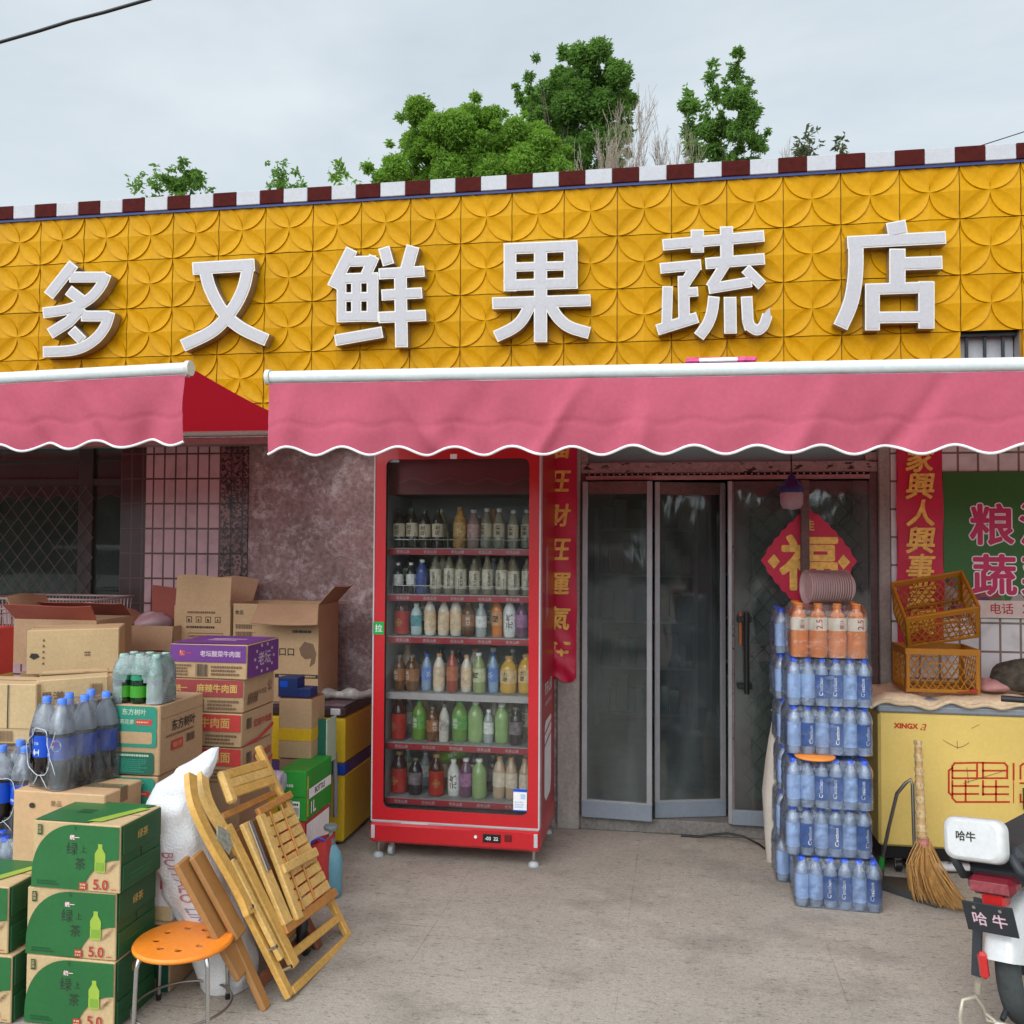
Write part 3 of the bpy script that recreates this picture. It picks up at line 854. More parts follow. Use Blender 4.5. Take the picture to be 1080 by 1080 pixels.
LET = [
    ('first character of the shop sign, white raised letter with two stacked hooks', (0, 130, 3.725), [
        (45, [(290, 552), (190, 678)]), (43, [(272, 604), (415, 604)]), (43, 'S', [(418, 590), (395, 640), (350, 690), (275, 728), (168, 745)]),
        (45, [(268, 655), (335, 706)]), (45, [(325, 722), (270, 780), (195, 827)]), (43, [(318, 757), (430, 757)]),
        (43, 'S', [(432, 740), (412, 800), (365, 855), (290, 890), (168, 898)]), (42, [(280, 810), (325, 855)])]),
    ('second character of the shop sign, white raised letter of two crossing strokes', (180, 130, 3.725), [
        (50, [(85, 571), (330, 556)]), (50, 'S', [(305, 560), (285, 650), (240, 735), (165, 815), (46, 874)]), (50, 'S', [(135, 575), (155, 650), (205, 740), (275, 803), (378, 852)])]),
    ('third character of the shop sign, white raised letter with four small square holes', (180, 130, 3.725), [
        (48, [(712, 494), (636, 645)]), (42, [(700, 543), (808, 540)]), (44, [(800, 522), (765, 600)]),
        (38, [(671, 590), (671, 782)]), (40, [(729, 600), (729, 775)]), (46, [(793, 590), (793, 780)]), (42, [(652, 611), (816, 606)]), (37, [(652, 684), (816, 680)]), (42, [(652, 761), (816, 757)]),
        (45, [(645, 853), (832, 820)]), (46, [(837, 487), (856, 556)]), (52, [(952, 482), (925, 580)]),
        (44, [(817, 592), (997, 581)]), (44, [(828, 675), (988, 666)]), (45, [(816, 763), (1003, 754)]), (50, [(902, 580), (907, 880)])]),
    ('fourth character of the shop sign, white raised letter with four wide holes above spread legs', (460, 130, 3.725), [
        (50, [(290, 475), (290, 660)]), (52, [(410, 480), (410, 860)]), (55, [(528, 462), (528, 650)]), (45, [(265, 494), (556, 481)]), (37, [(265, 566), (556, 558)]), (45, [(265, 637), (556, 627)]),
        (47, [(220, 707), (607, 695)]), (47, 'S', [(375, 700), (340, 768), (300, 805), (232, 838)]), (47, 'S', [(440, 700), (478, 762), (525, 800), (602, 824)])]),
    ('fifth character of the shop sign, white raised letter with the densest strokes', (680, 130, 3.725), [
        (45, [(70, 478), (470, 442)]), (52, [(206, 417), (207, 508)]), (52, [(321, 405), (323, 560)]), (45, [(238, 551), (472, 532)]),
        (42, [(318, 550), (258, 645)]), (42, [(250, 650), (420, 622)]), (44, [(395, 570), (462, 637)]),
        (46, 'S', [(272, 680), (264, 740), (246, 790), (212, 838)]), (50, [(335, 682), (337, 826)]), (46, [(400, 680), (405, 775), (415, 808)]), (42, 'S', [(404, 790), (440, 812), (466, 795), (482, 752)]),
        (42, [(60, 570), (222, 555)]), (44, [(205, 556), (150, 640)]), (46, [(152, 600), (155, 775)]), (38, [(150, 665), (210, 661)]), (42, [(90, 640), (86, 795)]), (44, [(48, 812), (208, 762)])]),
    ('sixth and last character of the shop sign, white raised letter with one wide square hole', (860, 130, 3.723), [
        (78, [(315, 385), (325, 440)]), (50, [(125, 468), (513, 448)]), (60, 'S', [(158, 455), (158, 580), (140, 700), (98, 800)]),
        (64, [(322, 492), (322, 640)]), (52, [(330, 552), (499, 546)]), (58, [(224, 630), (224, 813)]), (64, [(436, 620), (436, 806)]), (45, [(195, 652), (468, 643)]), (46, [(200, 763), (460, 760)])]),
]
YL = -0.088
for lab, (ox, oy, sc_), strokes in LET:
    def polys(shrink):
        out = []
        for s_ in strokes:
            pts = smooth(s_[2]) if s_[1] == 'S' else s_[1]
            out.append(ribbon([(q[0], q[1]) for q in pts], s_[0] - shrink, shrink / 2))
        quads = []
        for p in out:
            n2 = len(p) // 2
            for i in range(n2 - 1): quads.append([(p[k][0], -p[k][1]) for k in (i, i + 1, len(p) - 2 - i, len(p) - 1 - i)])
        return quads
    def w3(v, Y):
        # traced on the letter's face plane, then carried straight back for its thickness
        p = at(ox + v[0] / sc_, oy - v[1] / sc_, YL); return Vector((p.x, Y, p.z))
    ov, keep = union(polys(0))
    cx = [w3(v, YL) for v in ov]
    o = thing('sign_letter', lab, 'sign letter', (sum(p.x for p in cx) / len(cx), -0.02, min(p.z for p in cx)), 0, 'raised characters on the shop sign')
    b = MB(); n0 = len(ov)
    b.add([w3(v, YL) for v in ov], [f for f in keep], M_LRIM)
    cnt = {}
    for f in keep:
        for i in range(len(f)):
            e = (f[i], f[(i + 1) % len(f)]); cnt[e] = 1
    sides = [(a, c_) for (a, c_) in cnt if (c_, a) not in cnt]
    b.add([w3(v, YL) for v in ov] + [w3(v, -0.022) for v in ov], [(c_, a, a + n0, c_ + n0) for a, c_ in sides], M_LSIDE)
    b.build('letter_shell', o, world=True)
    ov2, keep2 = union(polys(10.5))
    b = MB(); b.add([w3(v, YL - 0.003) for v in ov2], keep2, M_LFACE)
    b.build('letter_face', o, world=True)

# ------------------------------------------------------------------ awnings
M_VAL = mat('faded_pink_valance', (0.53, 0.115, 0.17), rough=0.85, var=0.14, scale=3.5, fine=0.05, transl=0.22, transl_col=(0.5, 0.06, 0.1), spec=0.1)
M_CANOPY = mat('red_awning_canvas', (0.24, 0.008, 0.016), rough=0.85, var=0.08, scale=3, transl=0.5, transl_col=(0.42, 0.012, 0.025), spec=0.1)
M_PIPING = mat('white_piping', (0.8, 0.78, 0.78), rough=0.7)
M_BARW = mat('white_awning_bar', (0.66, 0.72, 0.72), rough=0.3, var=0.04, coat=0.3)
def awning(name, label, xa, za, xb, zb, yf, seed, ydroop=0.0):
    t = thing(name, label, 'awning', ((xa + xb) / 2, 0.0, 2.25), 0, 'red awnings over the shop front')
    P, Q = Vector((xa, yf, za)), Vector((xb, yf, zb))
    b = MB(); b.tube([P, Q], 0.026, M_BARW, n=18, caps=False)
    # a front rail with a flat lip below the round bar
    b.bar(P - Vector((0, -0.012, 0.024)), Q - Vector((0, -0.012, 0.024)), 0.03, 0.018, M_BARW)
    bar = b.build('front_bar', t, world=True)
    for S, sg in ((P, -1), (Q, 1)):
        b = MB(); b.tube([S + Vector((sg * 0.001, 0, 0)), S + Vector((sg * 0.02, 0, 0))], 0.033, mat('cream_end_cap', (0.62, 0.62, 0.55), rough=0.4), n=18)
        b.build('end_cap', bar, world=True)
    L = (Q - P).length; rr = random.Random(seed)
    H = 0.285; nx = max(60, int(L / 0.012)); nzv = 26
    wl = 0.237; ph = rr.uniform(0, 1)
    fold = [(rr.uniform(0, L), rr.uniform(0.03, 0.09), rr.uniform(-0.4, 0.4), rr.uniform(-1, 1)) for _ in range(int(L * 9))]
    vs = []; bot = []
    for i in range(nx + 1):
        s_ = i / nx; X = s_ * L
        base = P.lerp(Q, s_)
        xr = X if name != 'x' else X
        hh = H + 0.017 * math.cos(2 * math.pi * (X / wl) + 2 * math.pi * SC[name])
        for k in range(nzv + 1):
            q = k / nzv
            y = base.y - 0.018 - 0.008 * math.sin(q * 2.6) + 0.010 * q * math.sin(X * 5.1 + seed) + 0.006 * math.sin(X * 17 + q * 4 + seed) * q
            for fx, fw_, sl, am in fold:
                dd = (X - fx - sl * q * H * 2) / fw_
                if abs(dd) < 3: y += am * 0.026 * math.exp(-dd * dd) * (0.35 + q)
            y += 0.004 * math.exp(-((q - 0.62) / 0.035) ** 2)
            vs.append((base.x, y, base.z - 0.03 - q * hh))
        bot.append(Vector(vs[-1]) + Vector((0, -0.001, 0)))
    fs = [(i * (nzv + 1) + k, i * (nzv + 1) + k + 1, (i + 1) * (nzv + 1) + k + 1, (i + 1) * (nzv + 1) + k) for i in range(nx) for k in range(nzv)]
    b = MB(); b.add(vs, fs, M_VAL, True); val = b.build('valance', t, world=True)
    b = MB(); b.tube(bot, 0.0058, M_PIPING, n=6); b.build('piping', val, world=True)
    # canopy cloth back to the wall, with a slight sag
    nx2, ny2 = 40, 14; vs = []
    for i in range(nx2 + 1):
        for k in range(ny2 + 1):
            s_, q = i / nx2, k / ny2
            p = P.lerp(Q, s_)
            vs.append((p.x, p.y + (0.0 - p.y) * q, (p.z + 0.012) * (1 - q) + 2.262 * q - 0.02 * math.sin(math.pi * q) + 0.004 * math.sin(s_ * 31) * math.sin(math.pi * q)))
    fs = [(i * (ny2 + 1) + k, (i + 1) * (ny2 + 1) + k, (i + 1) * (ny2 + 1) + k + 1, i * (ny2 + 1) + k + 1) for i in range(nx2) for k in range(ny2)]
    b = MB(); b.add(vs, fs, M_CANOPY, True); b.build('canopy', t, world=True)
    b = MB(); b.tube([(xa, -0.03, 2.262), (xb, -0.03, 2.262)], 0.028, M_BARW, n=12); b.build('roller_tube', t, world=True)
    for X in (xa + 0.9, xb - 0.95):
        sg = 1 if X < (xa + xb) / 2 else -1
        b = MB(); b.bar((X, -0.02, 2.225), (X + sg * 0.25, yf * 0.5, 2.245), 0.05, 0.03, M_BARW, bev=0.004); b.bar((X + sg * 0.25, yf * 0.5, 2.245), (X + sg * 0.05, yf + 0.02, 2.275), 0.04, 0.03, M_BARW, bev=0.004)
        b.build('folding_arm', t, world=True)
    return t
YF = -1.5
pa, pb = at(-500, 428, YF), at(197, 388.5, YF)
pa = at(0, 403.0 - 4, YF); dirx = (pb - pa) / (pb.x - pa.x); 
pL = pb - dirx * 4.4
SC = {'left_awning': 0, 'awning': 0}
def phase(X0, px, py):
    return -(at(px, py, YF).x - X0) / 0.237 + 0.5
SC['awning'] = phase(pL.x, 104, 472)
aw1 = awning('awning', 'left red awning with a short faded pink scalloped valance, above the stacked cartons', pL.x, pL.z, pb.x, pb.z, YF, 3)
qa, qb = at(286, 398.0, YF), at(1080, 384.0, YF)
dirx = (qb - qa) / (qb.x - qa.x); qe = qa + dirx * 4.6
SC['awning'] = phase(qa.x, 481, 466)
aw2 = awning('awning', 'wide red awning with a faded pink scalloped valance, above the fridge and doors', qa.x, qa.z, qe.x, qe.z, YF, 8)
# pink packet lying on the wide awning
M_PINKP = mat('pink_packet', (0.62, 0.06, 0.20), rough=0.35, var=0.5, scale=30)
t0 = at(723, 385, -1.42); t1 = at(797, 380, -1.42)
b = MB(); b.box(t0.x, t1.x, -1.47, -1.33, t0.z - 0.005, t0.z + 0.022, M_PINKP, 0.006, jit=0.004)
b.box(t0.x + 0.05, t0.x + 0.2, -1.474, -1.36, t0.z + 0.0, t0.z + 0.016, M_PIPING, 0.004)
tag(b.build('plastic_packet'), 'crumpled pink plastic packet lying on top of the wide awning', 'packet')
# dark framed box in the opening beside the sign
b = MB()
b.box(5.44, 5.685, -0.012, 0.042, 2.42, 2.56, M_BLACK, 0.006)
b.box(5.475, 5.655, -0.018, -0.012, 2.41, 2.53, mat('pale_pink_panel', (0.55, 0.38, 0.38), rough=0.4, streak=(1, 1, 12)), 0.002)
tag(b.build('wall_box'), 'black framed box with a pale pink panel below the barred vent opening', 'wall box')

# ------------------------------------------------------------------ trees and wires
M_BARK = mat('bark', (0.10, 0.075, 0.055), rough=0.9, var=0.3, scale=8)
M_TWIG = mat('bare_twig', (0.36, 0.29, 0.23), rough=0.9, var=0.2)
def leafmat(name, col, tr):
    return mat(name, col, rough=0.55, var=0.45, scale=1.6, fine=0.3, bscale=9, transl=0.35, transl_col=tr, spec=0.25)
M_LEAF1 = leafmat('leaf_green', (0.155, 0.285, 0.040), (0.36, 0.60, 0.05))
M_LEAF2 = leafmat('leaf_deep_green', (0.105, 0.205, 0.042), (0.24, 0.44, 0.05))
M_LEAF3 = leafmat('leaf_olive', (0.085, 0.10, 0.050), (0.13, 0.16, 0.05))
def leaves(b, clumps, n, size, material, rr):
    """leaf-sized faces spread through each clump, thinning outwards"""
    vs = []; fs = []
    for (c_, r3, wgt) in clumps:
        for _ in range(int(n * wgt)):
            while True:
                p = Vector((rr.uniform(-1, 1), rr.uniform(-1, 1), rr.uniform(-1, 1)))
                if p.length < 1: break
            p = p * (p.length ** -0.35 if p.length > 0.05 else 1)
            p *= 1 + 0.18 * rr.gauss(0, 1) * 0.5
            q = Vector((c_[0] + p.x * r3[0], c_[1] + p.y * r3[1], c_[2] + p.z * r3[2]))
            a = Vector((rr.gauss(0, 1), rr.gauss(0, 1), rr.gauss(0, 0.7) - 0.3)).normalized(); s_ = a.cross(Vector((rr.gauss(0, 1), rr.gauss(0, 1), rr.gauss(0, 1)))).normalized()
            l = size * rr.uniform(0.7, 1.4); w = l * 0.42; k = len(vs)
            nn = a.cross(s_) * (0.12 * l)
            vs += [q, q + a * l * 0.5 + s_ * w * 0.5 + nn, q + a * l, q + a * l * 0.5 - s_ * w * 0.5 + nn]
            fs += [(k, k + 1, k + 2, k + 3)]
    b.add(vs, fs, material)
def limbs(b, p, d, L, r, depth, rr, material, tips, spread=0.5, up=0.25):
    q = p + d * L * 0.5 + Vector((rr.gauss(0, 0.04), rr.gauss(0, 0.04), 0)) * L
    e = p + d * L
    b.tube([p, q, e], [r, r * 0.82, r * 0.62], material, n=5 if r < 0.03 else 8, caps=False)
    tips.append(e)
    if depth == 0: return
    for _ in range(rr.choice((2, 3, 3))):
        nd = (d + Vector((rr.gauss(0, spread), rr.gauss(0, spread), rr.gauss(up, 0.25)))).normalized()
        limbs(b, e, nd, L * rr.uniform(0.6, 0.82), r * 0.58, depth - 1, rr, material, tips, spread, up)
def tree(label, x, y, H, shape, seed, lm, n, size, group='trees behind the shop', trunk_r=0.13):
    rr = random.Random(seed)
    t = thing('tree', label, 'tree', (x, y, 0), 0, group)
    b = MB(); tips = []
    limbs(b, Vector((0, 0, -0.05)), Vector((0.02, 0.0, 1)), H * 0.42, trunk_r, 3, rr, M_BARK, tips, 0.30, 0.35)
    # keep the limbs inside the crown
    zm = max(v[2] for v in b.v); xm = max(abs(v[0]) for v in b.v); ym = max(abs(v[1]) for v in b.v)
    cxm = max(abs(c_[0][0]) + c_[1][0] for c_ in shape) * 0.72; k = min(1.0, H * 0.93 / zm); kx = min(1.0, cxm / xm); ky = min(1.0, cxm / ym)
    b.v = [(x * (kx if z > H * 0.3 else 1), y * (ky if z > H * 0.3 else 1), z * k) for x, y, z in b.v]
    b.build('trunk', t)
    b = MB(); leaves(b, shape, n, size, lm, rr); b.build('crown', t)
    return t
def clumps(rr, cx, cz, rx, rz, n, r0, r1, flat=1.0):
    out = []
    for _ in range(n):
        a = rr.uniform(0, 2 * math.pi); q = rr.uniform(0.15, 1) ** 0.6; z = rr.uniform(-1, 1)
        k = math.sqrt(max(0.05, 1 - z * z * 0.8))
        r_ = rr.uniform(r0, r1)
        out.append(((cx + math.cos(a) * rx * q * k, math.sin(a) * rx * 0.8 * q * k, cz + z * rz), (r_, r_, r_ * 0.85 * flat), (r_ / r1) ** 2))
    return out
YT = 9.0
def ty(px, py, Y=YT): return at(px, py, Y)
def top_tree(label, px, py_top, wpx, hpx, seed, lm, n, size, nb, r0, r1, Y=YT, group='trees behind the shop'):
    """a tree whose top stands where the photo shows it and whose crown is wpx by hpx in the photo's pixels"""
    k = (Y - CAM.y) / FPX * 1.02
    p = at(px, py_top, Y); rr = random.Random(seed)
    rx, rz = wpx / 2 * k, hpx / 2 * k
    sh = clumps(rr, 0, p.z - rz, rx - r0 * 0.6, rz - r0 * 0.5, nb, r0, r1)
    return tree(label, p.x, Y, p.z, sh, seed, lm, n, size, group)
def shaped(label, blobs, seed, lm, dens, size, Y=YT, jitter=0.25):
    """a tree whose crown is a set of leaf clumps (centre and radius read off the photo, carried to the tree's own distance)"""
    rr = random.Random(seed); k = (Y - CAM.y) / FPX * 1.03
    cx = sum(q[0] for q in blobs) / len(blobs); base = at(cx, 150, Y); ytop = min(q[1] - q[2] for q in blobs)
    H = at(cx, ytop, Y).z; sh = []
    for px, py, r in blobs:
        p = at(px, py, Y); R_ = r * k
        sh.append(((p.x - base.x, rr.uniform(-0.5, 0.5), p.z), (R_ * 0.95, R_, R_ * 0.9), (r / 10) ** 2))
        for _ in range(5):   # sprays standing off the clump
            a = rr.uniform(0, 2 * math.pi); q = R_ * rr.uniform(0.7, 0.98); r2 = R_ * rr.uniform(0.16, 0.38)
            sh.append(((p.x - base.x + q * math.cos(a), rr.uniform(-0.5, 0.5), p.z + q * math.sin(a)), (r2, r2, r2), (r2 / k / 10) ** 2 * 1.3))
    return tree(label, base.x, Y, H, sh, seed, lm, dens, size)
shaped('broad leafy green tree above the middle of the sign, its crown the widest', [(447, 126, 15), (440, 150, 20), (462, 150, 18), (425, 172, 14), (403, 183, 10), (392, 182, 6), (455, 180, 20), (498, 126, 16), (488, 148, 20), (515, 142, 19), (505, 170, 22), (540, 140, 14), (556, 142, 14), (545, 165, 20), (575, 165, 17), (592, 172, 12), (525, 188, 20), (480, 190, 20), (475, 165, 18), (470, 145, 13), (530, 160, 18), (510, 152, 16), (425, 188, 14), (410, 190, 12), (560, 185, 20), (590, 188, 14), (548, 150, 13), (520, 128, 10), (570, 150, 12)], 21, M_LEAF1, 760, 0.062)
shaped('tall rounded dark green tree rising above the fourth and fifth sign characters', [(590, 70, 13), (612, 68, 12), (634, 67, 12), (575, 86, 16), (558, 100, 12), (600, 90, 18), (630, 88, 18), (655, 92, 13), (662, 107, 10), (580, 115, 16), (610, 115, 18), (640, 115, 18), (570, 140, 13), (600, 140, 16), (630, 142, 16), (655, 135, 12), (610, 168, 16), (640, 168, 12), (590, 168, 11), (575, 160, 12), (600, 120, 16), (650, 112, 13), (565, 120, 12), (625, 110, 16), (620, 78, 12), (645, 80, 11), (605, 155, 14), (655, 155, 10), (580, 180, 12), (620, 185, 14)], 22, M_LEAF2, 760, 0.066, 10.5)
shaped('small dark green tree top over the coping above the second sign character', [(180, 190, 7), (172, 185, 5), (195, 183, 8), (208, 187, 7), (190, 198, 10), (212, 195, 6), (203, 178, 4), (200, 205, 9)], 24, M_LEAF2, 300, 0.085)
shaped('sparse little tree top at the far left of the coping', [(150, 198, 4), (160, 193, 4), (168, 198, 5), (145, 204, 3), (158, 206, 5)], 25, M_LEAF2, 260, 0.08)
shaped('small sparse tree top alone over the coping left of the third sign character', [(292, 184, 4), (293, 193, 5), (308, 186, 5), (306, 194, 7), (313, 181, 3), (300, 202, 7)], 26, M_LEAF2, 260, 0.08)
shaped('tiny tree top just showing over the coping above the third sign character', [(355, 191, 3), (368, 187, 5), (373, 193, 4), (364, 198, 5)], 27, M_LEAF1, 260, 0.08)
shaped('tall pointed dark green tree over the fifth sign character, highest of its three spires', [(776, 72, 5), (774, 84, 7), (783, 92, 7), (770, 100, 8), (786, 108, 8), (776, 118, 11), (790, 130, 10), (765, 132, 10), (780, 145, 13), (799, 148, 9), (795, 162, 11), (770, 166, 14)], 31, M_LEAF2, 680, 0.062)
shaped('narrow pointed tree beside the tallest spire, to its left', [(750, 81, 4), (748, 92, 5), (753, 104, 6), (749, 118, 7), (752, 134, 8), (748, 152, 10), (752, 168, 10)], 32, M_LEAF2, 300, 0.09, 9.6)
shaped('slim lower tree with a pointed top next to the bare twigs', [(727, 98, 4), (728, 109, 5), (724, 121, 7), (732, 125, 6), (728, 140, 8), (735, 155, 8), (730, 170, 8)], 33, M_LEAF2, 270, 0.09, 9.3)
shaped('thin grey green treetop over the coping above the last sign character', [(852, 141, 4), (846, 150, 6), (858, 156, 6), (849, 163, 7), (842, 168, 5)], 34, M_LEAF3, 150, 0.08)
shaped('wispy small treetop at the right end of the trees, above the last sign character', [(885, 151, 3), (888, 158, 4), (880, 162, 4)], 36, M_LEAF3, 150, 0.08)
def twigs(b, p, d, L, r, depth, rr):
    n_ = 3; pts = [p]
    for k in range(n_): pts.append(pts[-1] + (d + Vector((rr.gauss(0, 0.10), rr.gauss(0, 0.10), 0.03))).normalized() * L / n_)
    b.tube(pts, [r, r * 0.92, r * 0.85, r * 0.75], M_TWIG, n=4, caps=False)
    if depth == 0: return
    for _ in range(rr.choice((2, 3, 3, 4))):
        q = pts[rr.choice((1, 2, 3, 3))]
        nd = (d + Vector((rr.gauss(0, 0.36), rr.gauss(0, 0.3), rr.gauss(0.12, 0.18)))).normalized()
        twigs(b, q, nd, L * rr.uniform(0.55, 0.8), max(0.0042, r * 0.7), depth - 1, rr)
def bare(label, px, py_top, seed, Y, lean=0.0, span=0.9):
    p = at(px, py_top, Y); rr = random.Random(seed)
    t = thing('bare_tree', label, 'tree', (p.x, Y, 0), 0, 'bare trees behind the shop')
    b = MB(); h0 = p.z - 2.6
    b.tube([(0, 0, -0.05), (0.03, 0, h0 * 0.5), (0, 0, h0)], [0.07, 0.055, 0.04], M_TWIG, n=8)
    for k in range(4): twigs(b, Vector((0, 0, h0 - 0.25 * k)), Vector((rr.gauss(lean, 0.22), rr.gauss(0, 0.2), 1)).normalized(), 0.95, 0.013, 5, rr)
    zm = max(v[2] for v in b.v); sc_ = (p.z - h0) / max(0.1, zm - h0); xm = max(abs(v[0]) for v in b.v); sx = min(1, span / xm)
    b.v = [(v[0] * sx, v[1], v[2] if v[2] < h0 else h0 + (v[2] - h0) * sc_) for v in b.v]
    b.build('trunk', t)
for a in (('bare twiggy tree in front of the dark rounded tree', 630, 124, 41, 8.2, 0.0, 0.6), ('pale bare twigs rising right beside the rounded tree', 664, 106, 42, 8.4, 0.05, 0.6), ('bare grey tree halfway between the rounded tree and the spires', 690, 112, 43, 8.8, 0.05, 0.6), ('low bare twigs at the foot of the left spire', 712, 128, 44, 8.3, 0.0, 0.5), ('low bare shrub behind the coping right of the spires', 826, 142, 45, 8.6, 0.0, 0.35)):
    bare(*a)
def wire(name, label, pts, r):
    b = MB(); b.tube(pts, r, M_BLACK, n=6); tag(b.build(name), label, 'cable')
p0, p1 = at(-40, 60, -1.0), at(165, -4, -1.0)
wire('overhead_cable', 'thick black overhead cable crossing the top left corner of the sky', [at(-700, 300, -1.0), at(-40, 56, -1.0), at(40, 33, -1.0), at(75, 22, -1.0), at(110, 13, -1.0), at(158, -1, -1.0), at(420, -110, -1.0)], 0.009)
wire('overhead_wire', 'hair-thin wire in the sky above the right end of the coping', [at(1030, 155, 2.5), at(1080, 139, 2.5), at(1300, 70, 2.5)], 0.004)
# ------------------------------------------------------------------ shared goods materials
M_KRAFT = mat('kraft_carton', (0.42, 0.27, 0.145), rough=0.8, var=0.10, scale=5, fine=0.07, bscale=90, bump=0.08)
M_KRAFTL = mat('pale_kraft_carton', (0.52, 0.365, 0.19), rough=0.8, var=0.10, scale=5, fine=0.07, bscale=90, bump=0.08)
M_KRAFTD = mat('brown_kraft_carton', (0.34, 0.205, 0.115), rough=0.8, var=0.12, scale=5, fine=0.07, bscale=90, bump=0.08)
M_INK = mat('black_print', (0.03, 0.026, 0.022), rough=0.7)
M_INKB = mat('brown_print', (0.16, 0.09, 0.05), rough=0.7)
M_INKR = mat('red_print', (0.42, 0.035, 0.03), rough=0.6)
M_INKW = mat('white_print', (0.78, 0.76, 0.72), rough=0.6)
M_TAPE = clear('parcel_tape', tint=(0.85, 0.78, 0.62), body=(0.5, 0.38, 0.22), fac=0.35, rough=0.12)
M_GRN = mat('tea_carton_green', (0.018, 0.125, 0.032), rough=0.5, var=0.12, scale=4, coat=0.1)
M_GRND = mat('tea_carton_dark_green', (0.012, 0.075, 0.024), rough=0.5, var=0.12, scale=4)
M_LIME = mat('lime_print', (0.30, 0.42, 0.05), rough=0.5)
M_LIMED = mat('lime_print_deep', (0.20, 0.33, 0.04), rough=0.5)
M_TEAL = mat('teal_carton', (0.02, 0.22, 0.15), rough=0.55, var=0.1)
M_TEALD = mat('deep_teal_carton', (0.012, 0.10, 0.062), rough=0.55, var=0.1)
M_PALEPR = mat('pale_print', (0.40, 0.50, 0.36), rough=0.6)
M_GOLDPR = mat('gold_print', (0.55, 0.36, 0.10), rough=0.5)

def lines(b, F, x0, y0, x1, y1, n, material, z=0.0012, seed=1, fill=0.6):
    """rows of small unreadable print"""
    rr = random.Random(seed); h = (y1 - y0) / n
    for i in range(n):
        y = y0 + i * h; x = x0; xe = x0 + (x1 - x0) * rr.uniform(0.7, 1)
        while x < xe:
            w = rr.uniform(0.003, 0.012)
            b.rect(x, y + h * (1 - fill) / 2, min(x + w, x1), y + h * (1 + fill) / 2, material, F, z); x += w + 0.0022
def bars(b, F, x0, y0, x1, y1, material, z=0.0012, seed=2):
    rr = random.Random(seed); x = x0
    while x < x1:
        w = rr.choice((0.0008, 0.0016, 0.0024)); b.rect(x, y0, min(x + w, x1), y1, material, F, z); x += w + rr.choice((0.001, 0.002))
def carton(name, label, x0, x1, y0, y1, z0, z1, material, group=None, rz=0.0, deco=None, tape=True, bev=0.004, jit=0.002, cat='carton', tapey=True):
    """a closed carton standing on its base; deco(b, W, D, H) draws on the faces in the carton's own frame"""
    W, D, H = x1 - x0, y1 - y0, z1 - z0
    t = thing(name, label, cat, (x0, y0, z0), rz, group)
    b = MB(); b.box(0, W, 0, D, 0, H, material, bev, jit=jit)
    # the seam where the top flaps meet
    b.box(bev, W - bev, D / 2 - 0.0012, D / 2 + 0.0012, H - 0.002, H + 0.0006, M_INKB)
    if deco: deco(b, W, D, H)
    b.build('carton_body', t)
    if tape:
        b = MB(); b.box(-0.0025, W + 0.0025, D / 2 - 0.024, D / 2 + 0.024, H + 0.002, H + 0.003, M_TAPE); b.box(W + 0.002, W + 0.003, D / 2 - 0.024, D / 2 + 0.024, H - 0.05, H + 0.002, M_TAPE)
        b.build('parcel_tape', t)
    return t

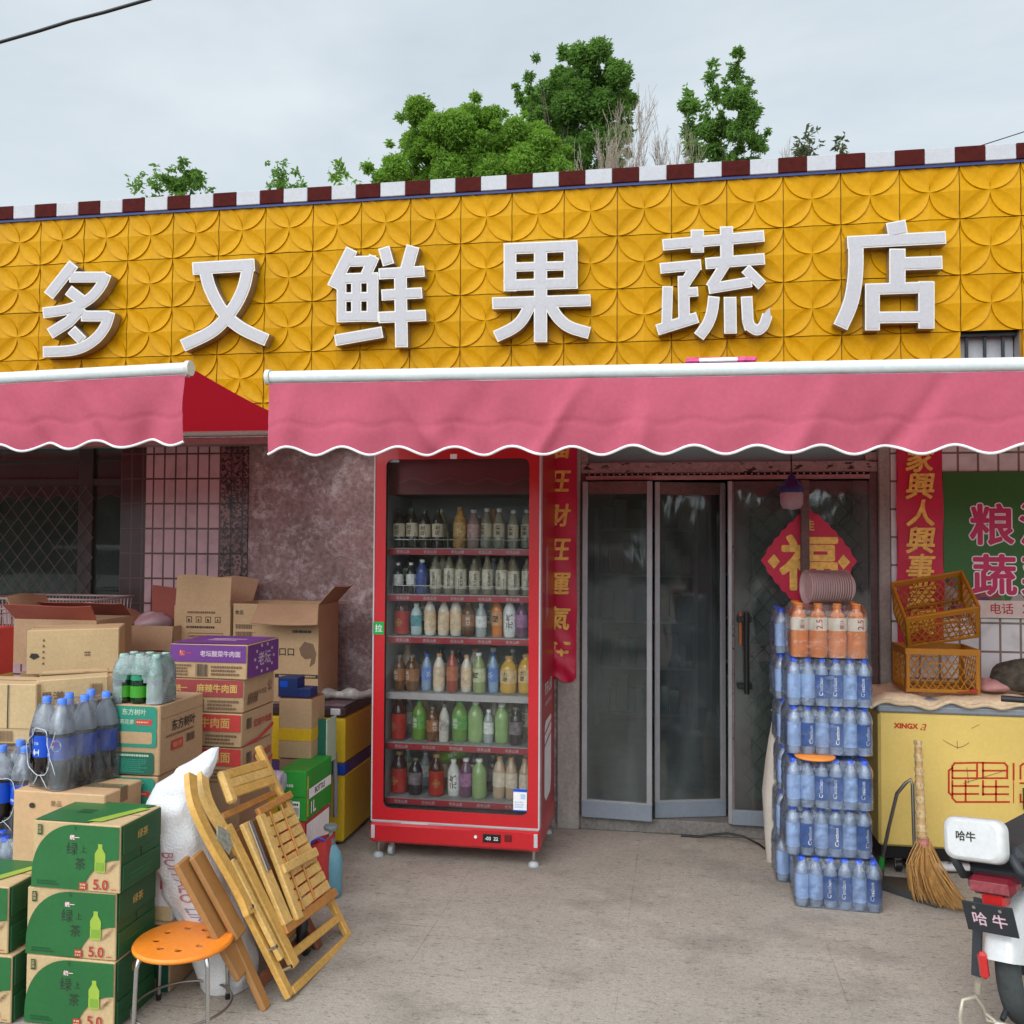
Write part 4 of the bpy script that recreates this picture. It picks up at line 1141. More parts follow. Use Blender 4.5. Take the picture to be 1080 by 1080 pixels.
# ---- green tea cartons at the front left
def tea_deco(b, W, D, H):
    F = front(0, -0.003, 0)
    # green field with a big arc leaving kraft corners
    arc = [(0.02 * W, 0.0), (0.02 * W, 0.06 * H)]
    arc = [(0.0, 0.02 * H)]
    for k in range(13):
        a = k / 12 * math.pi / 2
        arc.append((0.50 * W - 0.50 * W * math.cos(a), 0.18 * H + 0.80 * H * math.sin(a) ** 0.9))
    pts = arc + [(0.995 * W, 0.98 * H), (0.995 * W, 0.50 * H)]
    for k in range(9):
        a = k / 8 * math.pi / 2
        pts.append((0.995 * W - 0.40 * W * math.sin(a), 0.02 * H + 0.48 * H * math.cos(a) ** 1.3))
    b.poly(pts, M_GRN, F, 0.0012)
    b.text('绿', 0.40 * W, 0.52 * H, 0.53 * W, 0.73 * H, M_INK, F, 0.0024, bold=0.0)
    b.text('茶', 0.50 * W, 0.32 * H, 0.62 * W, 0.50 * H, M_INK, F, 0.0024, bold=0.0)
    b.text('上', 0.56 * W, 0.58 * H, 0.63 * W, 0.68 * H, M_INK, F, 0.0024)
    b.text('统一', 0.44 * W, 0.755 * H, 0.545 * W, 0.835 * H, M_INKW, F, 0.0024, bold=0.02)
    b.rect(0.435 * W, 0.765 * H, 0.50 * W, 0.825 * H, M_INKR, F, 0.0018)
    b.text('统', 0.44 * W, 0.77 * H, 0.495 * W, 0.82 * H, M_INKW, F, 0.0026)
    # bottle picture
    bx, by, bw, bh = 0.725 * W, 0.30 * H, 0.12 * W, 0.42 * H
    bot = [(0.08, 0), (0.92, 0), (1, 0.05), (1, 0.38), (0.96, 0.42), (1, 0.46), (1, 0.66), (0.72, 0.84), (0.70, 0.88), (0.70, 1), (0.30, 1), (0.30, 0.88), (0.28, 0.84), (0, 0.66), (0, 0.46), (0.04, 0.42), (0, 0.38), (0, 0.05)]
    b.poly([(bx + p * bw, by + q * bh) for p, q in bot], M_LIME, F, 0.0026)
    b.rect(bx + 0.12 * bw, by + 0.06 * bh, bx + 0.88 * bw, by + 0.36 * bh, M_LIMED, F, 0.0032)
    b.text('5.0', 0.69 * W, 0.045 * H, 0.90 * W, 0.20 * H, M_INKR, F, 0.0026, bold=0.015)
    b.rect(0.555 * W, 0.03 * H, 0.64 * W, 0.14 * H, M_INKR, F, 0.0026)
    lines(b, F, 0.565 * W, 0.04 * H, 0.63 * W, 0.13 * H, 2, M_KRAFTL, 0.0034, 4)
    lines(b, F, 0.91 * W, 0.05 * H, 0.97 * W, 0.075 * H, 1, M_INKR, 0.0026, 4)
    for i, (a, e) in enumerate(((0.84, 0.30), (0.87, 0.33), (0.90, 0.37))):
        for q in range(5): b.rect((a + 0.012 * q) * W, (e + 0.022 * q) * H, (a + 0.012 * q + 0.03) * W, (e + 0.022 * q + 0.012) * H, M_KRAFTD, F, 0.0022)
    lines(b, F, 0.07 * W, 0.06 * H, 0.32 * W, 0.135 * H, 2, M_GRND, 0.0024, 6)
    b.rect(0.065 * W, 0.80 * H, 0.115 * W, 0.955 * H, M_GRND, F, 0.0022)
    b.text('绿茶', 0.07 * W, 0.82 * H, 0.11 * W, 0.94 * H, M_KRAFTL, F, 0.003, rot=-1)
    b.text('v', 0.47 * W, 0.90 * H, 0.53 * W, 0.955 * H, M_GRND, F, 0.0024)
    # green sides and top with a kraft corner
    S = rside(W + 0.003, 0, 0)
    b.rect(0.003, 0.003, D - 0.003, H - 0.003, M_GRND, S, 0.0)
    T = topf(0, 0, H + 0.003)
    b.poly([(0.003, 0.003), (0.62 * W, 0.003), (W * 0.97, D - 0.003), (0.003, D - 0.003)], M_GRN, T, 0.0)
    b.poly([(0.58 * W, 0.02), (0.74 * W, 0.02), (0.97 * W, D * 0.8), (0.86 * W, D * 0.8)], M_LIME, T, 0.0006)
    lines(b, T, 0.28 * W, 0.4 * D, 0.5 * W, 0.6 * D, 2, M_GRND, 0.001, 8)
TEA = None
def tea(label, x0, y0, z0, W=0.325, D=0.235, H=0.222, rz=0.0, group='green tea cartons at the front left'):
    t = carton('tea_carton', label, x0, x0 + W, y0, y0 + D, z0, z0 + H, M_KRAFTL, group, rz, tea_deco, tape=False, bev=0.003, jit=0.001)
    for nm, (a, e, c_, d) in (('upper', (0.03, 0.97, 0.55, 0.98)), ('lower', (0.03, 0.97, 0.03, 0.40))):
        b = MB(); b.box(W + 0.0035, W + 0.008, a * D, e * D, c_ * H, d * H, M_GRND, 0.0015)
        S = rside(W + 0.0082, 0, 0)
        if nm == 'upper': b.text('绿茶', 0.36 * D, 0.60 * H, 0.62 * D, 0.92 * H, M_GOLDPR, S, 0.0006, bold=0.01)
        else: lines(b, S, 0.2 * D, 0.12 * H, 0.8 * D, 0.26 * H, 2, M_GRN, 0.0006, 3)
        b.build('side_flap', t)
    b = MB(); b.box(W + 0.0034, W + 0.0042, 0.48 * D, 0.50 * D, 0.40 * H, 0.55 * H, M_INK); b.build('flap_seam', t)
    return t
tea('green tea carton at the bottom of the nearest three-high stack', 1.755, -2.315, 0.002)
tea('green tea carton in the middle of the nearest three-high stack', 1.752, -2.312, 0.225, rz=rad(0.6))
tea('green tea carton on top of the nearest three-high stack beside the orange stool', 1.768, -2.312, 0.448, rz=rad(-0.8))
tea('green tea carton at the very left edge, standing on the ground', 1.392, -2.335, 0.002)
tea('green tea carton at the very left edge, upper one of two', 1.368, -2.33, 0.226, rz=rad(0.5))

# ---- bottles
M_FILMG = clear('grey_shrink_film', tint=(0.9, 0.92, 0.94), body=(0.66, 0.69, 0.74), fac=0.02, rough=0.14, bump=0.7, bscale=22, noise=0.17, nscale=9, streak=(1, 1, 0.6))
M_FILMB = clear('blue_shrink_film', tint=(0.92, 0.94, 0.99), body=(0.50, 0.62, 0.92), fac=0.05, rough=0.09, bump=0.9, bscale=16, noise=0.16, nscale=8)
M_FILMO = clear('clear_shrink_film', tint=(0.95, 0.93, 0.9), body=(0.8, 0.7, 0.6), fac=0.05, rough=0.10, bump=0.5, bscale=20, noise=0.12, nscale=8)
M_WATER = clear('water_bottle_plastic', tint=(0.86, 0.92, 0.97), body=(0.74, 0.83, 0.92), fac=0.30, rough=0.08, noise=0.15, nscale=20, gloss=1.0)
M_CAPB = mat('blue_cap', (0.015, 0.09, 0.62), rough=0.35, var=0.05)
M_LABB = mat('blue_bottle_label', (0.018, 0.10, 0.33), rough=0.4, var=0.1)
M_LABBW = mat('pale_blue_label', (0.42, 0.55, 0.74), rough=0.45)
M_COLA = mat('cola', (0.012, 0.007, 0.006), rough=0.08, coat=0.6)
M_PBLUE = mat('cola_label_blue', (0.008, 0.075, 0.50), rough=0.35, var=0.08)
M_PCAP = mat('pale_blue_cap', (0.08, 0.22, 0.80), rough=0.35)
M_ORANGE = mat('orange_drink', (0.72, 0.22, 0.035), rough=0.12, coat=0.6, var=0.08)
M_ORCAP = mat('orange_cap', (0.80, 0.27, 0.04), rough=0.4)
M_WLAB = mat('white_label', (0.72, 0.68, 0.62), rough=0.5)
M_SPRITE = mat('green_bottle', (0.05, 0.36, 0.20), rough=0.10, coat=0.6, transl=0.3, transl_col=(0.1, 0.6, 0.35))
M_DARKGREEN = mat('dark_green_glass', (0.006, 0.03, 0.012), rough=0.08, coat=0.6)
def bottle_profile(r, h, neck=0.42):
    return [(r * 0.86, 0), (r, 0.012), (r, h * 0.30), (r * 0.95, h * 0.33), (r, h * 0.36), (r, h * 0.62), (r * 0.93, h * 0.70), (r * 0.70, h * 0.80), (r * neck, h * 0.88), (r * neck, h * 0.93)]
def add_bottle_parts(parent_or_none, name, r, h, M_body, M_cap, M_lab, lab=(0.36, 0.62), labtext=None, n=14, rot=0.0, tm=None, M=None, caph=0.085):
    b = MB(); b.lathe(bottle_profile(r, h), M_body, n, M)
    body = b.build(name, parent_or_none)
    c_ = MB(); c_.lathe([(r * 0.47, h * (1 - caph)), (r * 0.47, h * 0.995), (r * 0.40, h)], M_cap, 10, M); c_.build('cap', body)
    if M_lab:
        l = MB(); l.lathe([(r + 0.0012, h * lab[0]), (r + 0.0012, h * lab[1])], M_lab, n, M, capb=False, capt=False)
        if labtext: curved_text(l, labtext, r + 0.0022, h * lab[0], h * lab[1], tm, rot, M)
        l.build('bottle_label', body)
    return body
def curved_text(b, s, r, z0, z1, material, rot, M, vertical=True, width=1.1, keepm=0.12):
    """print wrapped round a bottle, centred on the -y side turned by rot"""
    vs, fs, (a, c_, d, e) = glyphs(s, 0.01)
    w, h = d - a, e - c_
    hh = (z1 - z0) * (1 - 2 * keepm); ww = r * width
    if vertical: k = min(hh / w, ww / h)
    else: k = min(ww / w, hh / h)
    out = []
    for x, y in vs:
        X, Y = (x - (a + d) / 2) * k, (y - (c_ + e) / 2) * k
        if vertical: X, Y = -Y, X
        th = -math.pi / 2 + rot + X / r
        out.append((r * math.cos(th), r * math.sin(th), (z0 + z1) / 2 + Y))
    b.add(out, fs, material, False, M)

def pack_film(t, W, D, H, material, hole=None, top=0.80, wob=0.004, seed=1, hem=False):
    """shrink film round a pack: a wrinkled sleeve drawn in above the shoulders, front hole optional"""
    rr = random.Random(seed)
    b = MB(); nx, nz_ = 26, 10
    def ring(z, inset):
        pts = []
        x0, x1, y0, y1 = -0.003 + inset, W + 0.003 - inset, -0.003 + inset, D + 0.003 - inset
        c_ = 0.02
        for (ax, ay, bx, by) in ((x0 + c_, y0, x1 - c_, y0), (x1, y0 + c_, x1, y1 - c_), (x1 - c_, y1, x0 + c_, y1), (x0, y1 - c_, x0, y0 + c_)):
            for k in range(nx):
                s_ = k / (nx - 1); px, py = ax + (bx - ax) * s_, ay + (by - ay) * s_
                nxv, nyv = (by - ay), -(bx - ax); l = math.hypot(nxv, nyv)
                w_ = rr.uniform(-wob, wob * 0.4) if 0 < z < H else 0
                pts.append((px + nxv / l * w_, py + nyv / l * w_, z))
        return pts
    levels = sorted({0, 0.06, 0.12, 0.2, 0.28, 0.36, 0.44, 0.52, 0.60, 0.66, top, top + (1 - top) * 0.3, top + (1 - top) * 0.6, top + (1 - top) * 0.85, 1.0})
    vs = []; m_ = 4 * nx
    for q in levels:
        inset = 0 if q <= top else ((q - top) / (1.0 - top)) ** 2 * 0.022
        vs += ring(q * H, inset)
    fs = []
    for i in range(len(levels) - 1):
        for k in range(m_):
            if hole and k < nx - 1:
                s_ = (k + 0.5) / (nx - 1); z = (levels[i] + levels[i + 1]) / 2
                if ((s_ - hole[0]) / hole[2]) ** 2 + ((z - hole[1]) / hole[3]) ** 2 < 1: continue
            fs.append((i * m_ + k, i * m_ + (k + 1) % m_, (i + 1) * m_ + (k + 1) % m_, (i + 1) * m_ + k))
    b.add(vs, fs, material, True)
    b.add(vs[-m_:], [tuple(range(m_))], material)
    if hem:
        pts = []
        for k in range(40):
            a = 2 * math.pi * k / 40; f = 1.02 + 0.07 * math.sin(3 * a + seed) + 0.04 * math.sin(7 * a + 1)
            pts.append((W * (hole[0] + hole[2] * f * math.cos(a)), -0.0045 - 0.003 * math.sin(5 * a), H * (hole[1] + hole[3] * f * math.sin(a))))
        b.tube(pts, [0.0012 + 0.0009 * math.sin(k * 1.7) ** 2 for k in range(40)], mat('film_hem', (0.62, 0.66, 0.70), rough=0.25, alpha=0.8), n=6, closed=True)
        for (xa, za, xb, zb) in ((0.42, 0.16, 0.25, 0.02), (0.5, 0.16, 0.72, 0.02), (0.78, 0.40, 0.97, 0.2), (0.8, 0.5, 0.96, 0.72)):
            b.tube([(W * xa, -0.005, H * za), (W * (xa + xb) / 2 + 0.006, -0.007, H * (za + zb) / 2), (W * xb, -0.005, H * zb)], [0.0012, 0.0016, 0.0008], mat('film_hem', (0, 0, 0)), n=5)
    return b.build('shrink_film', t)

# ---- water packs, two columns by the door
def water_pack(rows, seed):
    t = thing('water_pack', 'x', 'water pack', (0, 0, 0), 0, 'packs of bottled water by the door')
    r, h = 0.0305, 0.212
    rr = random.Random(seed)
    for i in range(6):
        for j in range(rows):
            if j and i and i < 5 and j < rows - 1: continue
            M = Matrix.Translation((r + i * 2 * r, r + j * 2 * r, 0))
            q = rr.random()
            body = add_bottle_parts(t, 'bottle', r, h, M_WATER, M_CAPB, M_LABB if q < 0.62 else M_LABBW, (0.16, 0.66), "C'estbon" if q < 0.62 else None, 12, rr.uniform(-0.5, 0.5), M_INKW, M)
    pack_film(t, 12 * r, rows * 2 * r, h * 0.985, M_FILMB, None, 0.74, 0.003, seed)
    return t
wp = [water_pack(4, 5), water_pack(4, 6)]
z = 0.004
wl = [('lowest front pack of bottled water on the ground by the door, jutting towards the street', 4.437, -0.845, 0), ('second front pack of bottled water from the ground, right on the lowest', 4.405, -0.82, 1),
      ('middle front pack of bottled water, with the orange disc lying on it', 4.405, -0.835, 0), ('second highest front pack of bottled water, on the orange disc', 4.415, -0.80, 1), ('highest front pack of bottled water, right under the orange drinks', 4.415, -0.795, 0)]
wz = []
for i, (lab, x, y, k) in enumerate(wl):
    o = wp[k] if i < 2 else copy_tree(wp[k])
    if i < 2: o = wp[k]
    o['label'] = lab; o.location = (x, y, z); o.rotation_euler = (0, 0, rad((-2.0, 0.5, -1, 1.2, 0)[i])); wz.append(z)
    z += 0.2165 + (0.012 if i in (2,) else 0)
zt = z
z = 0.004
for i, lab in enumerate(('lowest rear pack of bottled water, behind the front column at the door', 'second rear pack of bottled water from the ground', 'third rear pack of bottled water, level with the orange disc', 'fourth rear pack of bottled water, behind the front column', 'fifth rear pack of bottled water, level with the highest front pack', 'topmost rear pack of bottled water, beside the orange drinks')):
    o = copy_tree(wp[i % 2]); o['label'] = lab; o.location = (4.40 + R.uniform(-0.012, 0.012), -0.555, z); o.rotation_euler = (0, 0, rad(R.uniform(-2, 2))); z += 0.2165
b = MB(); b.lathe([(0.001, 0), (0.085, 0.0), (0.09, 0.006), (0.085, 0.011), (0.001, 0.012)], M_ORCAP, 24, Matrix.Translation((4.53, -0.80, wz[2] + 0.2155)), capb=False, capt=False)
tag(b.build('orange_disc'), 'flat orange disc squeezed between two front water packs', 'lid')
t = thing('drink_pack', 'film-wrapped pack of orange drink bottles on top of the water packs', 'drink pack', (4.43, -0.79, zt), rad(-1))
r, h = 0.0415, 0.243
for i in range(4):
    for j in range(3):
        if j == 1 and 0 < i < 3: continue
        add_bottle_parts(t, 'bottle', r, h, M_ORANGE, M_ORCAP, M_WLAB, (0.50, 0.74), '2.5' if i % 2 else '果汁', 14, R.uniform(-0.4, 0.4), M_INKR, Matrix.Translation((r + i * 2 * r, r + j * 2 * r, 0)), 0.075)
pack_film(t, 8 * r, 6 * r, h * 0.985, M_FILMO, None, 0.8, 0.003, 9)
# stack of bowls lying on its side in a bag, on the orange pack
M_BOWL = mat('pinkish_bowl', (0.50, 0.33, 0.32), rough=0.45, var=0.12, transl=0.2)
t = thing('bowl_stack', 'sideways stack of nested round bowls lying on the orange drink pack', 'bowls', (4.485, -0.72, zt + 0.235), 0)
b = MB()
for k in range(18):
    y0 = 0.011 * k
    prof = [(0.062 - 0.0007 * k, 0), (0.078, 0.024), (0.080, 0.027), (0.078, 0.028)]
    Mx = frame((0.05 + 0.0105 * k, 0.02 + 0.0012 * k, 0.079), (0.25, -1, 0.0), (0, 0, 1)) @ Matrix.Diagonal((1, 1, 1, 1))
    b.lathe(prof, M_BOWL, 28, Mx, capt=False)
b.build('bowl', t)
b = MB(); b.lathe([(0.06, 0), (0.06, 0.002)], M_BOWL, 28, frame((0.043, 0.02, 0.079), (0.25, -1, 0), (0, 0, 1))); b.build('end_bowl', t)
# pale sack slumped at the door side of the water
M_SACKW = mat('off_white_cloth', (0.55, 0.50, 0.43), rough=0.9, var=0.1)
t = thing('cloth_sack', 'pale cloth sack squeezed behind the water packs at the door', 'sack', (4.425, -0.245, 0.0), 0)
b = MB(); vs = []; n_ = 16
for q, (z_, rx, ry) in enumerate(((0, .05, .07), (.15, .06, .08), (.35, .066, .085), (.5, .05, .08), (.62, .035, .05), (.70, .02, .04))):
    vs += [(rx * math.cos(2 * math.pi * k / n_) * (1 + 0.08 * math.sin(3 * k + q)), ry * math.sin(2 * math.pi * k / n_), z_) for k in range(n_)]
b.add(vs, [(i * n_ + k, i * n_ + (k + 1) % n_, (i + 1) * n_ + (k + 1) % n_, (i + 1) * n_ + k) for i in range(5) for k in range(n_)], M_SACKW, True); b.add(vs[-n_:], [tuple(range(n_))], M_SACKW)
b.build('sack_body', t)
b = MB(); b.tube([(0.02, 0, 0.69), (0.03, -0.01, 0.74), (0.0, 0.0, 0.78)], [0.03, 0.02, 0.035], M_SACKW, n=8); b.build('tied_neck', t)

# ------------------------------------------------------------------ display fridge
M_RED = mat('fridge_red', (0.50, 0.016, 0.022), rough=0.3, var=0.06, scale=3, coat=0.2)
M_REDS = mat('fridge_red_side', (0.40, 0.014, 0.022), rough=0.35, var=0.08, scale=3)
M_EDGE = mat('pale_edge_strip', (0.50, 0.46, 0.47), rough=0.4)
M_INNER = mat('fridge_inner', (0.50, 0.51, 0.51), rough=0.5)
M_STRIP = mat('price_strip', (0.40, 0.03, 0.045), rough=0.35)
M_GREYP = mat('grey_plastic', (0.42, 0.44, 0.44), rough=0.45)
M_FGLASS = clear('fridge_glass', tint=(0.96, 0.97, 0.965), body=(0.3, 0.3, 0.3), fac=0.015, rough=0.015, gloss=0.7)
FX, FY, FW_, FD, FZ = 2.385, -0.585, 0.865, 0.60, 0.0
fr = thing('display_fridge', 'tall red glass-door drinks fridge standing left of the shop door', 'drinks fridge', (FX, FY, 0))
b = MB()
y1 = FD
b.box(0.0, 0.03, 0.06, y1, 0.19, 2.12, M_REDS); b.box(FW_ - 0.03, FW_, 0.06, y1, 0.19, 2.12, M_REDS)
b.box(0.03, FW_ - 0.03, y1 - 0.03, y1, 0.19, 2.12, M_REDS); b.box(0.03, FW_ - 0.03, 0.06, y1 - 0.03, 2.06, 2.12, M_REDS)
b.box(0.03, 0.045, 0.062, y1 - 0.03, 0.20, 2.06, M_INNER); b.box(FW_ - 0.045, FW_ - 0.03, 0.062, y1 - 0.03, 0.20, 2.06, M_INNER); b.box(0.045, FW_ - 0.045, y1 - 0.045, y1 - 0.03, 0.20, 2.06, M_INNER)
b.box(0.03, FW_ - 0.03, 0.06, y1 - 0.03, 0.19, 0.215, M_INNER)
b.box(0.045, FW_ - 0.045, 0.10, y1 - 0.05, 1.86, 2.058, mat('top_reflection_red', (0.22, 0.04, 0.045), rough=0.4))  # the awning's red reflection in the glass, put into this box's colour
S = rside(FW_, 0.06, 0)
b.text('农夫山泉', 0.13, 0.80, 0.42, 0.90, M_PIPING, S, 0.0015, bold=0.02); b.text('NONGFU SPRING', 0.15, 0.755, 0.40, 0.785, M_PIPING, S, 0.0015)
b.poly([(0.13, 0.30), (0.13, 0.66), (0.17, 0.68), (0.40, 0.68), (0.40, 0.34), (0.36, 0.27), (0.20, 0.26)], M_PIPING, S, 0.0012)
for q in (0.55, 0.61): b.poly([(0.13, q), (0.40, q + 0.03), (0.40, q + 0.045), (0.13, q + 0.015)], M_REDS, S, 0.002)
b.poly([(0.15, 1.20), (0.15, 1.58), (0.24, 1.60), (0.26, 1.24)], mat('faded_pink_decal', (0.48, 0.20, 0.23), rough=0.4), S, 0.0012)
b.text('山', 0.165, 1.26, 0.245, 1.36, M_REDS, S, 0.002)
b.text('天然', 0.06, 1.78, 0.18, 1.86, mat('faded_pink_decal', (0, 0, 0)), S, 0.0015)
b.build('cabinet', fr)
# door
def rrect(x0, y0, x1, y1, r, n=6):
    out = []
    for cx, cy, a0 in ((x1 - r, y0 + r, -90), (x1 - r, y1 - r, 0), (x0 + r, y1 - r, 90), (x0 + r, y0 + r, 180)):
        for k in range(n + 1):
            a = rad(a0 + 90 * k / n); out.append((cx + r * math.cos(a), cy + r * math.sin(a)))
    return out
F = front(0, 0, 0)
gx0, gx1, gz0, gz1 = 0.062, 0.808, 0.255, 2.035
b = MB()
inner = rrect(gx0, gz0, gx1, gz1, 0.035); 
outer = []
for (x, zz) in inner:
    outer.append((x, zz))
# ring between the outer rectangle and the rounded glass opening
N_ = len(inner); ring = []
ox0, ox1, oz0, oz1 = 0.004, FW_ - 0.004, 0.195, 2.12
for x, zz in inner:
    ax = ox1 if x > (gx0 + gx1) / 2 else ox0; az = oz1 if zz > 1.2 else oz0
    # project corner fans to the corners, straight parts stay parallel
    ring.append((ax, az))
q0 = [(x, 0.0, zz) for x, zz in inner]; q1 = [(x, 0.0, zz) for x, zz in ring]; q2 = [(x, 0.03, zz) for x, zz in inner]
fs = [(i, (i + 1) % N_, (i + 1) % N_ + N_, i + N_) for i in range(N_)]
b.add(q0 + q1, [tuple(reversed(f)) for f in fs], M_RED)
b.add(q0 + q2, fs, M_BLACK)
b.box(ox0, 0.05, 0.001, 0.055, oz0, oz1, M_RED); b.box(0.82, ox1, 0.001, 0.055, oz0, oz1, M_RED)
b.box(0.05, 0.82, 0.001, 0.055, oz0, 0.245, M_RED); b.box(0.05, 0.82, 0.001, 0.055, 2.045, oz1, M_RED)
door = b.build('door', fr)
b = MB(); b.box(-0.002, 0.0045, -0.004, 0.055, 0.19, 2.12, M_EDGE); b.box(FW_ - 0.0045, FW_ + 0.003, -0.004, 0.058, 0.19, 2.12, M_EDGE); b.box(0, FW_, -0.003, 0.055, 0.188, 0.1945, M_EDGE); b.build('edge_strip', door)
b = MB(); b.box(gx0 - 0.01, gx1 + 0.01, 0.008, 0.012, gz0 - 0.01, gz1 + 0.01, M_FGLASS); b.build('glass_pane', door)
b = MB(); b.box(0.002, 0.058, -0.004, -0.001, 1.135, 1.20, mat('green_sticker', (0.01, 0.36, 0.06), rough=0.4)); b.text('拉', 0.012, 1.142, 0.05, 1.193, M_PIPING, front(0, -0.0045, 0), 0.0008, bold=0.01); b.build('pull_sticker', door)
b = MB(); b.box(0.735, 0.803, 0.001, 0.0035, 0.275, 0.385, M_PIPING); b.rect(0.735, 0.37, 0.803, 0.385, M_PBLUE, F, -0.0005); b.rect(0.735, 0.275, 0.803, 0.281, M_PBLUE, F, -0.0005)
b.rect(0.772, 0.335, 0.795, 0.36, M_LABBW, F, -0.0005); lines(b, F, 0.742, 0.29, 0.795, 0.325, 3, M_LABBW, -0.0005); b.build('energy_label', door)
b = MB(); b.box(0.40, 0.435, -0.003, 0.0, 2.035, 2.06, M_PIPING); b.build('door_latch_sticker', door)
# kick panel
b = MB(); b.box(-0.006, FW_ + 0.006, -0.015, y1, 0.082, 0.182, M_RED, 0.012)
kick = b.build('kick_panel', fr)
b = MB(); b.box(0.002, FW_ - 0.002, 0.0, 0.06, 0.1825, 0.1885, M_GREYP); b.box(0.16, 0.30, -0.004, 0.0, 0.182, 0.188, M_INNER); b.build('hinge_gap_trim', kick)
Fk = front(0, -0.016, 0)
b = MB(); b.box(0.585, 0.675, -0.02, -0.0155, 0.118, 0.160, M_BLACK, 0.002); b.text('-03  22', 0.597, 0.128, 0.663, 0.150, M_INKW, front(0, -0.0205, 0), 0.0006, bold=0.02); b.build('temperature_display', kick)
b = MB(); b.box(0.695, 0.73, -0.022, -0.0155, 0.128, 0.163, mat('dark_red_switch', (0.14, 0.01, 0.01), rough=0.4), 0.003); b.build('rocker_switch', kick)
b = MB(); b.tube([(0.548, -0.0155, 0.142), (0.548, -0.019, 0.142)], 0.008, M_PIPING, n=10); b.rect(0.52, 0.096, 0.79, 0.098, M_REDS, Fk, 0.0005); b.rect(0.52, 0.172, 0.79, 0.174, M_REDS, Fk, 0.0005); b.build('control_plate', kick)
for x in (0.004, FW_ - 0.024):
    b = MB(); b.box(x, x + 0.02, -0.019, -0.0145, 0.105, 0.172, M_EDGE, 0.002); b.build('corner_clip', kick)
for x, y in ((0.03, 0.03), (FW_ - 0.03, 0.03), (0.03, y1 - 0.05), (FW_ - 0.03, y1 - 0.05)):
    b = MB(); b.tube([(x, y, 0.02), (x, y, 0.083)], 0.009, M_CHROME, n=8); b.lathe([(0.027, 0), (0.027, 0.012), (0.014, 0.022)], M_GREYP, 14, Matrix.Translation((x, y, 0.001))); b.box(x - 0.03, x + 0.03, y - 0.02, y + 0.03, 0.0795, 0.0835, M_GREYP); b.build('foot', fr)
for x in (0.09,):
    b = MB(); b.tube([(x - 0.012, 0.06, 0.028), (x + 0.012, 0.06, 0.028)], 0.027, M_GREYP, n=14); b.bar((x, 0.06, 0.03), (x, 0.06, 0.085), 0.02, 0.02, M_CHROME); b.build('caster', fr)
SH = [1.578, 1.338, 1.120, 0.830, 0.572, 0.290]
for i, zs in enumerate(SH):
    b = MB(); b.box(0.047, FW_ - 0.047, 0.08, y1 - 0.05, zs - 0.004, zs, M_GREYP)
    for q in range(24): b.box(0.06 + q * 0.031, 0.064 + q * 0.031, 0.079, y1 - 0.06, zs, zs + 0.002, M_INNER)
    s_ = b.build('shelf', fr)
    b = MB(); mm = M_EDGE if i == 3 else M_STRIP
    b.box(0.05, FW_ - 0.05, 0.072, 0.079, zs - 0.034, zs - 0.001, mm, 0.001); b.box(0.05, FW_ - 0.05, 0.0715, 0.0718, zs - 0.003, zs - 0.0005, M_EDGE)
    if i != 3:
        for q in range(5): b.text('农夫山泉', 0.10 + q * 0.145, zs - 0.028, 0.17 + q * 0.145, zs - 0.009, M_EDGE, front(0, 0.0715, 0), 0.0008, bold=0.02)
    b.build('price_strip', s_)
    if i < 2:
        b = MB(); b.tube([(0.06, 0.085, zs + 0.045), (FW_ - 0.06, 0.085, zs + 0.045)], 0.0022, M_CHROME, n=6)
        for q in range(13): b.tube([(0.075 + q * 0.059, 0.085, zs), (0.075 + q * 0.059, 0.085, zs + 0.085)], 0.0016, M_CHROME, n=5)
        b.build('wire_rail', s_)
